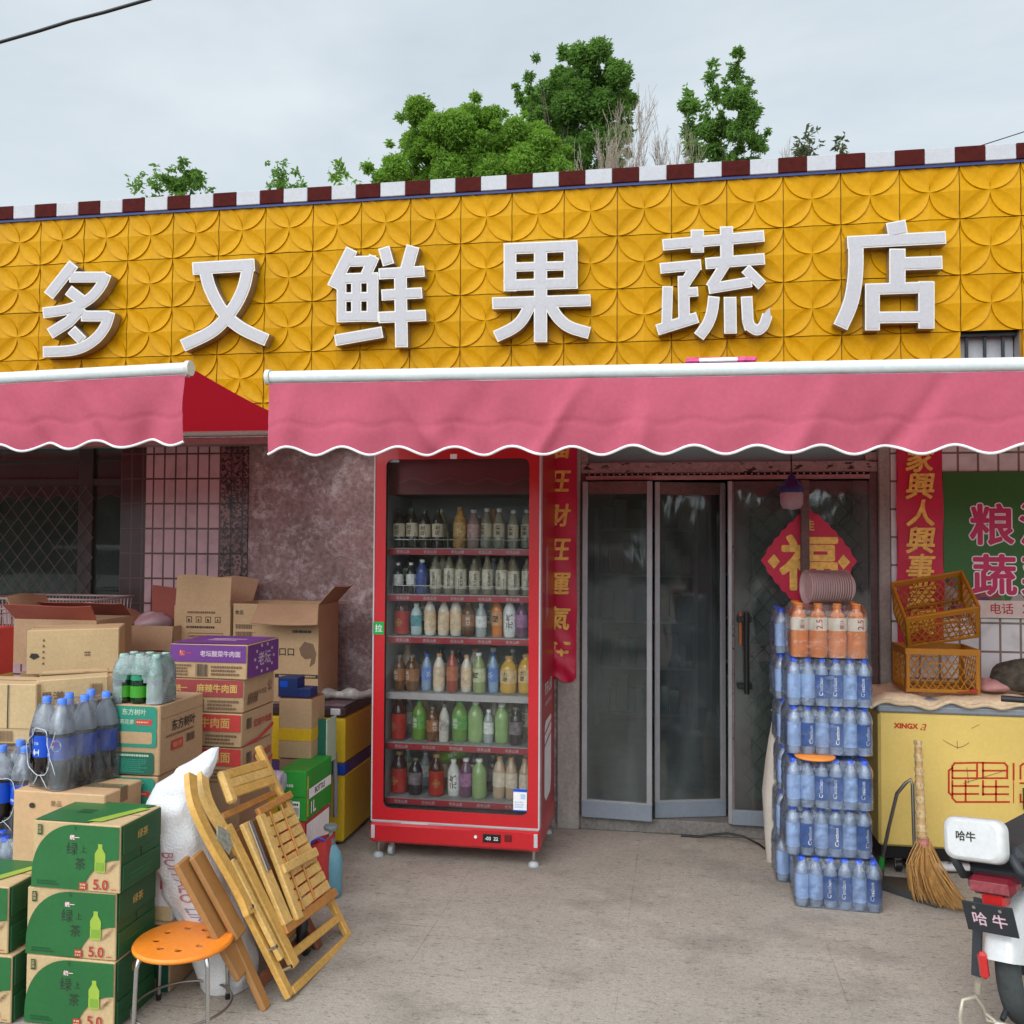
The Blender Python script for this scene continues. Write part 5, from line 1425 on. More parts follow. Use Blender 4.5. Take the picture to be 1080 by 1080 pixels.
# bottles, one object each
def _b(c): return tuple(min(0.85, q * 1.35) for q in c)
K = dict(
    darktea=(mat('k_darktea', _b((0.035, 0.03, 0.022)), rough=.1, coat=.5), mat('k_capdk', _b((0.05, 0.09, 0.06)), rough=.4), mat('k_cream', _b((0.55, 0.49, 0.36)), rough=.5), .030, .212, 'dark bottle with a cream label'),
    gold=(mat('k_gold', _b((0.42, 0.24, 0.07)), rough=.35, var=.5, scale=60), mat('k_capgd', _b((0.3, 0.2, 0.08)), rough=.4), mat('k_goldl', _b((0.55, 0.38, 0.16)), rough=.4, var=.6, scale=70), .036, .225, 'wide gold patterned bottle'),
    pinkl=(mat('k_pinkb', _b((0.30, 0.22, 0.20)), rough=.1, coat=.5), mat('k_capw', _b((0.6, 0.6, 0.57)), rough=.4), mat('k_pinkl', _b((0.50, 0.33, 0.31)), rough=.5, var=.3, scale=60), .030, .212, 'bottle with a pink label'),
    pale=(mat('k_paleb', _b((0.24, 0.25, 0.19)), rough=.1, coat=.5), mat('k_capw', 0), mat('k_cream', 0), .030, .212, 'pale bottle with a cream label'),
    black=(mat('k_blackb', _b((0.02, 0.02, 0.025)), rough=.1, coat=.5), mat('k_capw', 0), mat('k_wl', _b((0.6, 0.6, 0.58)), rough=.5, var=.3, scale=60), .026, .165, 'small black bottle with a white label'),
    blue=(mat('k_blueb', _b((0.05, 0.08, 0.22)), rough=.1, coat=.5), mat('k_capw', 0), mat('k_bluel', _b((0.06, 0.09, 0.28)), rough=.4, var=.3, scale=60), .028, .19, 'dark blue bottle'),
    boxy=(mat('k_boxyb', _b((0.20, 0.17, 0.11)), rough=.12, coat=.5), mat('k_capbr', _b((0.13, 0.11, 0.07)), rough=.4), mat('k_boxyl', _b((0.54, 0.50, 0.40)), rough=.5, var=.3, scale=60), .030, .195, 'bottle with a tall cream label'),
    coffee=(mat('k_coff', _b((0.56, 0.50, 0.42)), rough=.2, coat=.4), mat('k_capor', _b((0.45, 0.25, 0.12)), rough=.4), mat('k_coffl', _b((0.60, 0.45, 0.30)), rough=.4, var=.35, scale=40), .031, .20, 'white and tan milk coffee bottle'),
    redbox=(mat('k_red', (0.06, 0.02, 0.015), rough=.15, coat=.4), mat('k_capgd2', (0.45, 0.25, 0.08), rough=.4), mat('k_redl', (0.50, 0.04, 0.03), rough=.3), .040, .215, 'dark bottle with red label and gold diamond'),
    tealw=(mat('k_tealw', _b((0.40, 0.50, 0.50)), rough=.3), mat('k_capw', 0), mat('k_teall', _b((0.12, 0.30, 0.33)), rough=.4, var=.5, scale=40), .031, .16, 'short white and teal bottle'),
    clear_=(mat('k_clr', _b((0.30, 0.34, 0.34)), rough=.08, coat=.6), mat('k_capw', 0), mat('k_wl', 0), .027, .18, 'clear bottle with a white label'),
    orange=(mat('k_or', _b((0.55, 0.17, 0.03)), rough=.1, coat=.5), mat('k_capor', 0), mat('k_orl', _b((0.50, 0.25, 0.12)), rough=.4, var=.3, scale=50), .031, .20, 'orange juice bottle'),
    white=(mat('k_wh', _b((0.55, 0.55, 0.53)), rough=.3), mat('k_capw', 0), mat('k_wl', 0), .031, .20, 'white bottle with black writing'),
    purple=(mat('k_pu', _b((0.12, 0.05, 0.10)), rough=.1, coat=.5), mat('k_capw', 0), mat('k_pul', _b((0.30, 0.14, 0.27)), rough=.4, var=.4, scale=50), .031, .19, 'purple bottle'),
    bluew=(mat('k_bw', _b((0.20, 0.30, 0.45)), rough=.1, coat=.5), mat('k_capbl', _b((0.02, 0.06, 0.30)), rough=.4, var=.3, scale=60), mat('k_bwl', _b((0.10, 0.20, 0.50)), rough=.4, var=.4, scale=50), .028, .20, 'slim bottle with a blue label'),
    brown=(mat('k_br', _b((0.10, 0.045, 0.02)), rough=.1, coat=.5), mat('k_capbr', 0), mat('k_brl', _b((0.28, 0.12, 0.05)), rough=.4, var=.3, scale=50), .033, .185, 'brown tea bottle'),
    red=(mat('k_rd', _b((0.28, 0.05, 0.03)), rough=.1, coat=.5), mat('k_capbr', 0), mat('k_rdl', _b((0.40, 0.12, 0.06)), rough=.4, var=.4, scale=50), .031, .215, 'red brown juice bottle'),
    greenw=(mat('k_gw', _b((0.25, 0.30, 0.13)), rough=.1, coat=.5), mat('k_capw', 0), mat('k_gwl', _b((0.48, 0.50, 0.30)), rough=.4, var=.4, scale=50), .034, .205, 'pale green bottle with a printed label'),
    yellow=(mat('k_ye', _b((0.55, 0.32, 0.06)), rough=.1, coat=.5), mat('k_capor', 0), mat('k_yel', _b((0.58, 0.42, 0.22)), rough=.4, var=.3, scale=50), .042, .20, 'wide yellow juice bottle'),
    green=(mat('k_gr', _b((0.12, 0.25, 0.04)), rough=.1, coat=.5), mat('k_capgr', _b((0.06, 0.28, 0.06)), rough=.4), mat('k_grl', _b((0.10, 0.30, 0.06)), rough=.4, var=.5, scale=40), .040, .215, 'large green tea bottle'),
    palegreen=(mat('k_pg', _b((0.24, 0.36, 0.14)), rough=.1, coat=.6), mat('k_capw', 0), None, .040, .205, 'plump pale green unlabelled bottle'),
    zebra=(mat('k_ze', _b((0.5, 0.46, 0.42)), rough=.3), mat('k_capbr', 0), mat('k_zel', _b((0.45, 0.42, 0.40)), rough=.4, var=.9, scale=35), .027, .195, 'slim white bottle with dark streaks'),
    dark=(mat('k_dk', _b((0.03, 0.022, 0.025)), rough=.1, coat=.5), mat('k_capbr', 0), mat('k_dkl', _b((0.16, 0.13, 0.14)), rough=.4, var=.8, scale=40), .036, .20, 'dark bottle with a mottled label'),
    teal=(mat('k_tl', _b((0.05, 0.30, 0.17)), rough=.1, coat=.6), mat('k_capbl', 0), mat('k_tll', _b((0.06, 0.34, 0.20)), rough=.4, var=.3, scale=60), .036, .225, 'bright green bottle with a blue cap'),
    tan=(mat('k_tn', _b((0.42, 0.30, 0.20)), rough=.15, coat=.5), mat('k_capor', 0), mat('k_tnl', _b((0.58, 0.50, 0.40)), rough=.4, var=.25, scale=50), .033, .21, 'tan milk tea bottle'),
)
ROWS = [
    ('top shelf', [('darktea', .055), ('darktea', .145), ('darktea', .235), ('darktea', .325), ('gold', .475), ('pinkl', .575), ('pale', .665), ('pale', .755), ('pale', .85), ('pale', .945)]),
    ('second shelf', [('black', .055), ('black', .145), ('blue', .22), ('boxy', .315), ('boxy', .405), ('boxy', .495), ('boxy', .59), ('boxy', .68), ('boxy', .77), ('boxy', .86), ('boxy', .95)]),
    ('third shelf', [('redbox', .075), ('tealw', .18), ('coffee', .28), ('coffee', .37), ('coffee', .46), ('brown', .55), ('clear_', .64), ('orange', .745), ('white', .835), ('purple', .92)]),
    ('fourth shelf', [('brown', .07), ('brown', .16), ('bluew', .25), ('coffee', .345), ('red', .44), ('coffee', .53), ('greenw', .63), ('bluew', .72), ('yellow', .82), ('yellow', .94)]),
    ('fifth shelf', [('redbox', .06), ('green', .20), ('brown', .305), ('zebra', .385), ('green', .485), ('palegreen', .60), ('clear_', .675), ('palegreen', .78), ('dark', .88), ('teal', .975)]),
    ('bottom shelf', [('redbox', .06), ('dark', .18), ('redbox', .33), ('white', .45), ('purple', .53), ('palegreen', .63), ('tan', .76), ('tan', .85), ('tan', .94)]),
]
ORD = ['leftmost', 'second from the left', 'third from the left', 'fourth from the left', 'fifth from the left', 'sixth from the left', 'fifth from the right', 'fourth from the right', 'third from the right', 'second from the right', 'rightmost']
ORD = ['leftmost', 'second from the left', 'third from the left', 'fourth from the left', 'fifth from the left', 'sixth from the left', 'seventh from the left', 'eighth from the left']
ORD2 = ['rightmost', 'second from the right', 'third from the right', 'fourth from the right', 'fifth from the right', 'sixth from the right', 'seventh from the right', 'eighth from the right']
PROTO = {}
FILL = ['pale', 'coffee', 'clear_', 'brown', 'greenw', 'dark', 'bluew', 'tan', 'white', 'palegreen']
rf = random.Random(19)
for i, (sh, items) in enumerate(ROWS):
    seq = []; X0, X1 = FX + 0.05, FX + FW_ - 0.05; x = X0; lastw = 0
    for k, q in items:
        r = K[k][3] * rf.uniform(0.93, 1.06); want = X0 + q * (X1 - X0)
        # squeeze a slim bottle in where the row would leave a hole
        while want - r - x > 0.05:
            f = rf.choice(FILL); rr_ = min(K[f][3], 0.024); seq.append((f, x + rr_ + 0.001, rr_ / K[f][3])); x += 2 * rr_ + 0.002
        c_ = max(want, x + r + 0.001)
        if c_ + r > X1: break
        seq.append((k, c_, r / K[k][3])); x = c_ + r
    n_ = len(seq)
    for j, (k, cx_, s_) in enumerate(seq):
        Mb, Mc, Ml, r, h, desc = K[k]
        if k not in PROTO:
            o = add_bottle_parts(None, 'drink_bottle', r, h, Mb, Mc, Ml, (0.02, 0.60) if k == 'redbox' else (0.14, 0.66) if k in ('boxy', 'coffee', 'white') else (0.28, 0.62), {'white': '元气', 'redbox': '◈', 'green': '绿茶', 'boxy': '东方树叶', 'darktea': '乌龙', 'pale': '茉莉', 'orange': '橙', 'greenw': '青', 'yellow': '橙汁', 'bluew': '水', 'teal': '雪', 'brown': '红茶'}.get(k), 14, 0.0, M_GOLDPR if k == 'redbox' else M_INKW if k in ('green', 'teal', 'bluew', 'brown') else M_INK)
            PROTO[k] = o
        else:
            o = copy_tree(PROTO[k])
        pos = ORD[j] if j < (n_ + 1) // 2 else ORD2[n_ - 1 - j]
        tag(o, '%s, %s, fridge %s front' % (desc, pos, sh), 'bottle', 'drinks in the red fridge')
        o.location = (cx_, FY + 0.100 + r + rf.uniform(0, 0.035), SH[i] + 0.0025); o.rotation_euler = (rf.uniform(-0.02, 0.02), rf.uniform(-0.02, 0.02), rf.uniform(-0.6, 0.6)); o.scale = (s_, s_, rf.uniform(0.93, 1.04))
REAR = ['dark', 'pale', 'brown', 'coffee', 'clear_', 'darktea', 'greenw', 'tan']
for i, sh in enumerate(('top shelf', 'second shelf', 'third shelf', 'fourth shelf', 'fifth shelf', 'bottom shelf')):
    for j in range(8):
        k = REAR[(j * 3 + i * 5) % 8]; Mb, Mc, Ml, r, h, desc = K[k]
        o = copy_tree(PROTO[k]); tag(o, '%s, %s, fridge %s rear' % (desc, ORD[j] if j < 4 else ORD2[7 - j], sh), 'bottle', 'drinks in the red fridge')
        o.location = (FX + 0.10 + j * 0.095 + rf.uniform(-0.01, 0.01), FY + 0.27 + rf.uniform(0, 0.05), SH[i] + 0.0025); o.scale = (1, 1, rf.uniform(0.95, 1.06))
# one green bottle lies across the others on the bottom shelf
o = copy_tree(PROTO['green']); tag(o, 'green tea bottle lying tilted across the others on the fridge\'s bottom shelf', 'bottle', 'drinks in the red fridge')
o.location = (FX + 0.30, FY + 0.25, SH[5] + 0.17); o.rotation_euler = (rad(8), rad(66), 0)
# ------------------------------------------------------------------ things hung on the wall
M_BANNER = mat('red_banner_paper', (0.55, 0.012, 0.055), rough=0.45, var=0.12, scale=7, fine=0.06)
M_GOLD = mat('gold_lettering', (0.85, 0.52, 0.10), rough=0.45, var=0.3, scale=40)
def banner(label, x0, x1, z0, z1, chars, y, crumple=0.0):
    W, H = x1 - x0, z1 - z0
    t = thing('couplet_banner', label, 'banner', (x0, y, z0), 0, 'red couplet banners beside the shop door')
    nx, nz_ = 10, 60; vs = []
    for i in range(nx + 1):
        for k in range(nz_ + 1):
            s_, q = i / nx, k / nz_
            cr_ = max(0.0, 0.22 - q) / 0.22 * crumple; vs.append((s_ * W + 0.004 * math.sin(q * 17 + s_ * 3) - cr_ * 0.012 * (s_ - 0.5), -0.006 + 0.0035 * math.sin(q * 23 + s_ * 5) + 0.002 * math.sin(s_ * 9) - cr_ * (0.012 + 0.012 * math.sin(q * 70 + s_ * 6) + 0.008 * math.sin(s_ * 14 + q * 40)), q * H + 0.006 * math.sin(s_ * 7) * (q < 0.02) + cr_ * 0.02 * math.sin(s_ * 6)))
    b = MB(); b.add(vs, [(i * (nz_ + 1) + k, (i + 1) * (nz_ + 1) + k, (i + 1) * (nz_ + 1) + k + 1, i * (nz_ + 1) + k + 1) for i in range(nx) for k in range(nz_)], M_BANNER, True)
    b.box(0, W, 0.001, 0.0025, 0, H, M_BANNER)
    b.build('paper_strip', t)
    n = len(chars); st = (H - 0.10) / n
    for k, c_ in enumerate(chars):
        b = MB()
        zc = H - 0.05 - (k + 0.5) * st
        b.fat(c_, W * 0.17, zc - st * 0.47, W * 0.83, zc + st * 0.47, M_GOLD, front(0, -0.013, 0), 0.0, d=0.0035, n=6, bold=0.0, shear=0.14, keep=True)
        b.build('gold_character', t)
banner('red couplet banner with seven gold characters right of the door, its foot behind the crates', 5.088, 5.318, 1.08, 2.19, '家興人興事業興', 0.045)
banner('red couplet banner with gold characters between the fridge and the door frame', 3.165, 3.372, 0.845, 2.30, '福旺財旺運氣旺', 0.04, 1.0)
# green board
M_GBOARD = mat('green_board', (0.028, 0.125, 0.018), rough=0.4, var=0.12, scale=2)
def produce():
    m = bpy.data.materials.new('produce_picture'); m.use_nodes = True; nt = m.node_tree; p = nt.nodes['Principled BSDF']; p.inputs['Roughness'].default_value = 0.4
    tcn = nt.nodes.new('ShaderNodeTexCoord'); v = nt.nodes.new('ShaderNodeTexVoronoi'); v.inputs['Scale'].default_value = 17
    sp = nt.nodes.new('ShaderNodeSeparateColor'); r_ = nt.nodes.new('ShaderNodeValToRGB'); r_.color_ramp.interpolation = 'CONSTANT'
    cols = [(0.45, 0.03, 0.05), (0.05, 0.2, 0.02), (0.55, 0.5, 0.45), (0.5, 0.06, 0.04), (0.10, 0.03, 0.12), (0.16, 0.28, 0.04), (0.6, 0.3, 0.12), (0.35, 0.02, 0.10)]
    e = r_.color_ramp.elements
    while len(e) < len(cols): e.new(0.5)
    for i, c_ in enumerate(cols): e[i].position = i / len(cols); e[i].color = (*c_, 1)
    nt.links.new(tcn.outputs['Object'], v.inputs['Vector']); nt.links.new(v.outputs['Color'], sp.inputs[0]); nt.links.new(sp.outputs[0], r_.inputs['Fac'])
    rr_ = nt.nodes.new('ShaderNodeMapRange'); rr_.inputs['From Max'].default_value = 0.06; rr_.inputs['To Min'].default_value = 1.3; rr_.inputs['To Max'].default_value = 0.55
    nt.links.new(v.outputs['Distance'], rr_.inputs['Value'])
    vs = nt.nodes.new('ShaderNodeVectorMath'); vs.operation = 'SCALE'
    nt.links.new(r_.outputs[0], vs.inputs[0]); nt.links.new(rr_.outputs[0], vs.inputs['Scale']); nt.links.new(vs.outputs[0], p.inputs['Base Color'])
    return m
M_PROD = produce()
M_CRIM = mat('crimson_letter', (0.50, 0.015, 0.10), rough=0.4, var=0.05)
t = thing('sign_board', 'green wall board with crimson white-edged writing and a strip of produce pictures', 'sign board', (5.32, 0.05, 1.225))
BW, BH = 2.3, 0.775
b = MB(); b.box(0, BW, -0.004, 0.006, 0, BH, M_GBOARD, 0.001)
Fb = front(0, -0.004, 0)
# uneven heap of produce along the foot
top = []
for k in range(60):
    x = BW * k / 59; top.append((x, 0.14 + 0.045 * math.sin(k * 1.3) + 0.03 * math.sin(k * 2.9 + 1) + (0.05 if k < 6 else 0)))
b.poly([(0, 0.001)] + top + [(BW, 0.001)], M_PROD, Fb, 0.001)
b.rect(0.14, 0.004, 1.6, 0.095, mat('pale_board_strip', (0.62, 0.50, 0.46), rough=0.4), Fb, 0.002)
def outlined(s, x0, y0, x1, y1):
    b.fat(s, x0, y0, x1, y1, M_PIPING, Fb, 0.003, d=0.0115, n=12); b.fat(s, x0, y0, x1, y1, M_CRIM, Fb, 0.0042, d=0.0055, n=8)
for i, c_ in enumerate('粮油'): outlined(c_, 0.135 + i * 0.24, 0.39, 0.345 + i * 0.24, 0.60)
for i, c_ in enumerate('蔬菜'): outlined(c_, 0.145 + i * 0.24, 0.125, 0.355 + i * 0.24, 0.335)
for i, c_ in enumerate('批发'): outlined(c_, 0.385 + i * 0.26, 0.62, 0.595 + i * 0.26, 0.76)
b.text('电话', 0.19, 0.025, 0.38, 0.08, M_INKR, Fb, 0.003, bold=0.02)
b.text('：', 0.38, 0.03, 0.40, 0.075, M_INKR, Fb, 0.003)
b.build('printed_panel', t)
# fortune diamond on the door
t = thing('fortune_diamond', 'red paper diamond with a gold fortune character hung on the right door', 'door decoration', (4.63, 0.028, 1.26))
b = MB(); c0 = 0.27
Fd = front(0, 0, 0)
pts = []
for k in range(96):
    a = 2 * math.pi * k / 96; c_, s_ = abs(math.cos(a)), abs(math.sin(a))
    r_ = 1.0 / (c_ ** 1.22 + s_ ** 1.22) ** (1 / 1.22) * (1 + 0.022 * math.cos(24 * a))
    pts.append((0.245 * r_ * math.cos(a), 0.26 + 0.28 * r_ * math.sin(a)))
b.poly(pts, M_BANNER, Fd, 0, 0.003)
b.fat('福', -0.145, 0.10, 0.145, 0.40, M_GOLD, Fd, 0.0015, d=0.0085, n=10)
b.text('佳', -0.03, 0.42, 0.03, 0.485, M_GOLD, Fd, 0.0015, bold=0.02)
b.poly([(-0.215, 0.255), (-0.18, 0.215), (-0.15, 0.255), (-0.18, 0.295)], M_GOLD, Fd, 0.001); b.poly([(0.215, 0.255), (0.18, 0.295), (0.15, 0.255), (0.18, 0.215)], M_GOLD, Fd, 0.001)
b.build('diamond_paper', t)
b = MB(); b.tube([(0, 0.0, 0.54), (0, 0.01, 0.70)], 0.002, M_BANNER, n=5)
b.build('hanging_cord', t)
# lamp over the door
LMP = at(835, 520, -0.30)
t = thing('hanging_lamp', 'blue capped lamp bulb hanging below the awning in front of the right door', 'lamp', (LMP.x, -0.30, LMP.z - 0.085))
M_LB = mat('lamp_blue', (0.02, 0.04, 0.16), rough=0.4)
b = MB(); b.lathe([(0.010, 0), (0.045, 0.008), (0.056, 0.03), (0.058, 0.075), (0.057, 0.088)], mat('milky_bulb', (0.55, 0.36, 0.40), rough=0.35, transl=0.4), 20); b.build('bulb', t)
b = MB(); b.lathe([(0.060, 0.086), (0.061, 0.115), (0.052, 0.122), (0.034, 0.145), (0.022, 0.152), (0.020, 0.172), (0.008, 0.178)], M_LB, 20)
for k in range(6):
    a = k * math.pi / 3; b.bar((0.058 * math.cos(a), 0.058 * math.sin(a), 0.10), (0.03 * math.cos(a), 0.03 * math.sin(a), 0.15), 0.008, 0.01, M_LB)
b.build('lamp_cap', t)
b = MB(); b.tube([(0, 0, 0.175), (0, 0.01, 0.24), (0.0, 0.03, 2.245 - LMP.z + 0.085)], 0.004, M_BLACK, n=6); b.build('hanging_wire', t)

# ------------------------------------------------------------------ freezers
M_FYEL = mat('freezer_pale_yellow', (0.80, 0.57, 0.16), rough=0.4, var=0.06, scale=3, fine=0.03)
M_FYEL2 = mat('freezer_yellow', (0.62, 0.40, 0.022), rough=0.4, var=0.07, scale=3)
M_FGREY = mat('freezer_grey_trim', (0.26, 0.28, 0.32), rough=0.45, var=0.05)
M_LOGOR = mat('logo_red', (0.55, 0.035, 0.01), rough=0.45)
t = thing('chest_freezer', 'pale yellow chest freezer right of the door with a red outlined logo', 'freezer', (4.90, -0.35, 0))
FRW, FRD = 1.55, 0.40
b = MB(); b.box(0, FRW, 0, FRD, 0.135, 0.785, M_FYEL, 0.012)
Ff = front(0, -0.0005, 0)
b.fat('XINGX', 0.074, 0.707, 0.183, 0.740, M_LOGOR, Ff, 0.001, d=0.0018, n=6); b.text('a', 0.193, 0.705, 0.225, 0.737, M_LOGOR, Ff, 0.001, bold=-0.006, shear=0.4)
def logo(zx, zy): # traced once from the panel, on the freezer's front
    p = at(910 + zx / 4.153, 720 + zy / 4.153, -0.35); return (p.x - 4.90, p.z)
M_T = 0.0085
def seg(pts, w=M_T):
    P = [Vector(logo(*q)) for q in pts]
    for k in range(len(P) - 1):
        d = (P[k + 1] - P[k]).normalized() * (w / 2)
        b.poly([(q.x, q.y) for q in [Vector(v) for v in ribbon([P[k] - d, P[k + 1] + d], w)]], M_LOGOR, Ff, 0.0012 + 0.00015 * k)
for pts in ([(392, 418), (392, 365), (402, 352), (500, 350), (500, 415)], [(392, 418), (632, 418)], [(392, 385), (500, 385)], [(526, 350), (526, 415)], [(500, 350), (620, 352), (632, 365), (632, 418)], [(526, 385), (632, 385)],
            [(392, 430), (392, 505), (408, 522), (640, 522)], [(392, 452), (505, 452)], [(392, 487), (505, 487)], [(450, 430), (450, 522)], [(526, 430), (526, 490)], [(526, 455), (636, 455)], [(526, 488), (636, 488)], [(583, 430), (583, 522)],
            [(392, 372), (376, 385), (376, 480), (392, 497)]):
    seg(pts)
seg([(660, 355), (660, 425)]); seg([(660, 435), (660, 525)], 0.004)
for dx in (0, 150): seg([(690 + dx, 420), (690 + dx, 365), (702 + dx, 355), (790 + dx, 355), (790 + dx, 420)]); seg([(690 + dx, 490), (690 + dx, 522), (790 + dx, 522), (790 + dx, 440), (690 + dx, 440)]); 
for pts in ([(350, 250), (380, 268), (415, 285), (440, 278), (465, 262)], [(412, 255), (415, 290)], [(475, 200), (510, 183)], [(455, 370), (462, 440)], [(440, 440), (620, 385)]):
    P = [Vector(logo(*q)) for q in pts]
    for k in range(len(P) - 1): b.poly([(q.x, q.y) for q in ribbon([P[k], P[k + 1]], 0.0022)], M_INKB, Ff, 0.0026)
b.build('freezer_body', t)
b = MB(); b.box(-0.006, FRW + 0.006, -0.008, FRD + 0.004, 0.786, 0.856, M_FGREY, 0.01); b.box(-0.003, FRW + 0.003, -0.0095, -0.0075, 0.815, 0.819, M_GREYP); b.build('lid', t)
b = MB(); b.box(0.012, FRW - 0.012, 0.015, FRD - 0.01, 0.075, 0.134, M_BLACK); b.build('plinth', t)
b = MB(); b.box(0.655, 0.72, -0.02, 0.0, 0.35, 0.45, M_BLACK, 0.01); b.build('vent_grille', t)
for x in (0.10, FRW - 0.1):
    for y in (0.05, FRD - 0.05):
        b = MB(); b.tube([(x - 0.012, y, 0.030), (x + 0.012, y, 0.030)], 0.028, M_BLACK, n=14); b.tube([(x - 0.014, y, 0.030), (x + 0.014, y, 0.030)], 0.009, M_GREYP, n=8); b.bar((x, y, 0.03), (x, y, 0.075), 0.022, 0.022, M_CHROME); b.build('caster', t)
# quilt on the freezer
M_QUILT = mat('beige_quilt', (0.70, 0.54, 0.35), rough=0.95, var=0.14, scale=9, bump=0.6, bscale=45, fine=0.10)
nx, ny = 70, 26; vs = []
for i in range(nx + 1):
    for k in range(ny + 1):
        s_, q = i / nx, k / ny
        x = 4.855 + s_ * 1.62; y = 0.04 - q * 0.40
        zz = 0.872 + 0.008 * math.sin(x * 11 + y * 7) + 0.006 * math.sin(x * 23 - y * 19) + 0.004 * math.sin(x * 41 + 1)
        if q > 0.86:
            f = (q - 0.86) / 0.14; y = -0.355 - 0.022 * math.sin(f * 1.5); zz -= 0.034 * f + 0.010 * f * math.sin(x * 14) + 0.006 * f * math.sin(x * 37)
        if s_ < 0.06: zz -= (0.06 - s_) / 0.06 * 0.035
        vs.append((x, y, zz))
b = MB(); b.add(vs, [(i * (ny + 1) + k, i * (ny + 1) + k + 1, (i + 1) * (ny + 1) + k + 1, (i + 1) * (ny + 1) + k) for i in range(nx) for k in range(ny)], M_QUILT, True)
rim = [Vector(vs[i * (ny + 1) + ny]) for i in range(nx + 1)]
b.tube(rim, 0.011, M_QUILT, n=7)
b.tube([Vector(vs[k]) for k in range(ny + 1)], 0.012, M_QUILT, n=7)
tag(b.build('quilt'), 'beige quilted cover draped over the pale yellow freezer', 'quilt')
# crates
M_CRATE = mat('orange_brown_crate', (0.47, 0.185, 0.014), rough=0.4, var=0.12, scale=6, transl=0.15, transl_col=(0.6, 0.2, 0.02))
def crate(label, W, D, H):
    t = thing('plastic_crate', label, 'crate', (0, 0, 0), 0, 'orange plastic crates on the quilt')
    def side(Mx, L, handle, name):
        b = MB()
        b.box(0, L, H - 0.032, H, -0.010, 0.002, M_CRATE, 0.002, Mx); b.box(0, L, 0, 0.018, -0.006, 0.0, M_CRATE, 0.001, Mx)
        for x in (0, L - 0.020): b.box(x, x + 0.020, 0.018, H - 0.032, -0.006, 0.0, M_CRATE, 0.001, Mx)
        x0, x1, y0, y1 = 0.02, L - 0.02, 0.018, H - 0.032
        if handle: 
            b.box(L * 0.3, L * 0.7, H - 0.075, H - 0.069, -0.005, 0.0, M_CRATE, 0, Mx); y1h = H - 0.07
        st = 0.036
        for sg in (1, -1):
            k = -30
            while k < 60:
                c0 = k * st; k += 1
                # line y = sg*1.6*(x - c0) + y0
                xa = (0) / 1.6 * sg + c0; xb = (y1 - y0) / 1.6 * sg + c0
                lo, hi = sorted((xa, xb)); lo2, hi2 = max(lo, x0), min(hi, x1)
                if hi2 - lo2 < 0.004: continue
                ya = y0 + sg * 1.6 * (lo2 - c0); yb = y0 + sg * 1.6 * (hi2 - c0)
                if handle:
                    # leave the hand hole open
                    if L * 0.3 < (lo2 + hi2) / 2 < L * 0.7:
                        if yb > ya: f = (H - 0.075 - ya) / (yb - ya); hi2 = lo2 + (hi2 - lo2) * min(1, f); yb = min(yb, H - 0.075)
                        else: f = (H - 0.075 - yb) / (ya - yb); lo2 = hi2 - (hi2 - lo2) * min(1, f); ya = min(ya, H - 0.075)
                b.bar((lo2, ya, -0.003 + 0.0006 * sg), (hi2, yb, -0.003 + 0.0006 * sg), 0.004, 0.004, M_CRATE, (0, 0, 1), 0, Mx)
        b.build(name, t)
    side(front(0, 0, 0), W, True, 'side_panel'); side(frame((W, D, 0), (-1, 0, 0), (0, 0, 1)), W, True, 'side_panel')
    side(lside(0, D, 0), D, False, 'end_panel'); side(rside(W, 0, 0), D, False, 'end_panel')
    b = MB()
    for k in range(int(W / 0.03) + 1): x = min(k * 0.03, W - 0.006); b.box(x, x + 0.005, 0, D, 0.0, 0.006, M_CRATE)
    for k in range(int(D / 0.03) + 1): y = min(k * 0.03, D - 0.006); b.box(0, W, y, y + 0.005, 0.0012, 0.0048, M_CRATE)
    b.build('base_grid', t)
    return t
c1 = crate('upright orange plastic lattice crate standing on the quilt', 0.345, 0.27, 0.215)
move(c1, (5.035, -0.325, 0.886), (0, 0, 0))
c2 = copy_tree(c1); c2['label'] = 'tilted orange plastic crate tipped on its side in the lower crate'
move(c2, (5.075, -0.20, 1.085), (rad(40), rad(-11), rad(-4)))
# bundle at the right end of the quilt
M_CAMO = mat('camouflage_cloth', (0.06, 0.05, 0.036), rough=0.9, var=0.9, scale=22)
def lump(name, label, cat, c_, r3, material, seed, n=18, m_=12, amp=0.16, extra=None):
    rr = random.Random(seed); b = MB(); ph = [rr.uniform(0, 6) for _ in range(6)]; vs = []
    for i in range(m_ + 1):
        th = math.pi * i / m_
        for k in range(n):
            a = 2 * math.pi * k / n
            f = 1 + amp * (math.sin(3 * a + ph[0] + 2 * th) * 0.5 + math.sin(5 * a + ph[1] - 3 * th) * 0.35 + math.sin(4 * th + ph[2] + a) * 0.4)
            x, y, z_ = math.sin(th) * math.cos(a), math.sin(th) * math.sin(a), math.cos(th)
            z_ = max(z_ * f, -0.72)
            vs.append((c_[0] + x * r3[0] * f, c_[1] + y * r3[1] * f, c_[2] + z_ * r3[2]))
    b.add(vs, [(i * n + k, (i + 1) * n + k, (i + 1) * n + (k + 1) % n, i * n + (k + 1) % n) for i in range(m_) for k in range(n)], material, True)
    if extra: extra(b)
    return tag(b.build(name), label, cat)
lump('folded_jacket', 'dark camouflage garment bundled at the right edge on the quilt', 'garment', (5.62, -0.20, 0.955), (0.16, 0.11, 0.085), M_CAMO, 4)
lump('pink_cloth', 'small pink cloth lying in front of the dark garment on the quilt', 'cloth', (5.47, -0.22, 0.912), (0.085, 0.07, 0.035), mat('dusty_pink_cloth', (0.50, 0.25, 0.23), rough=0.9, var=0.2), 6)
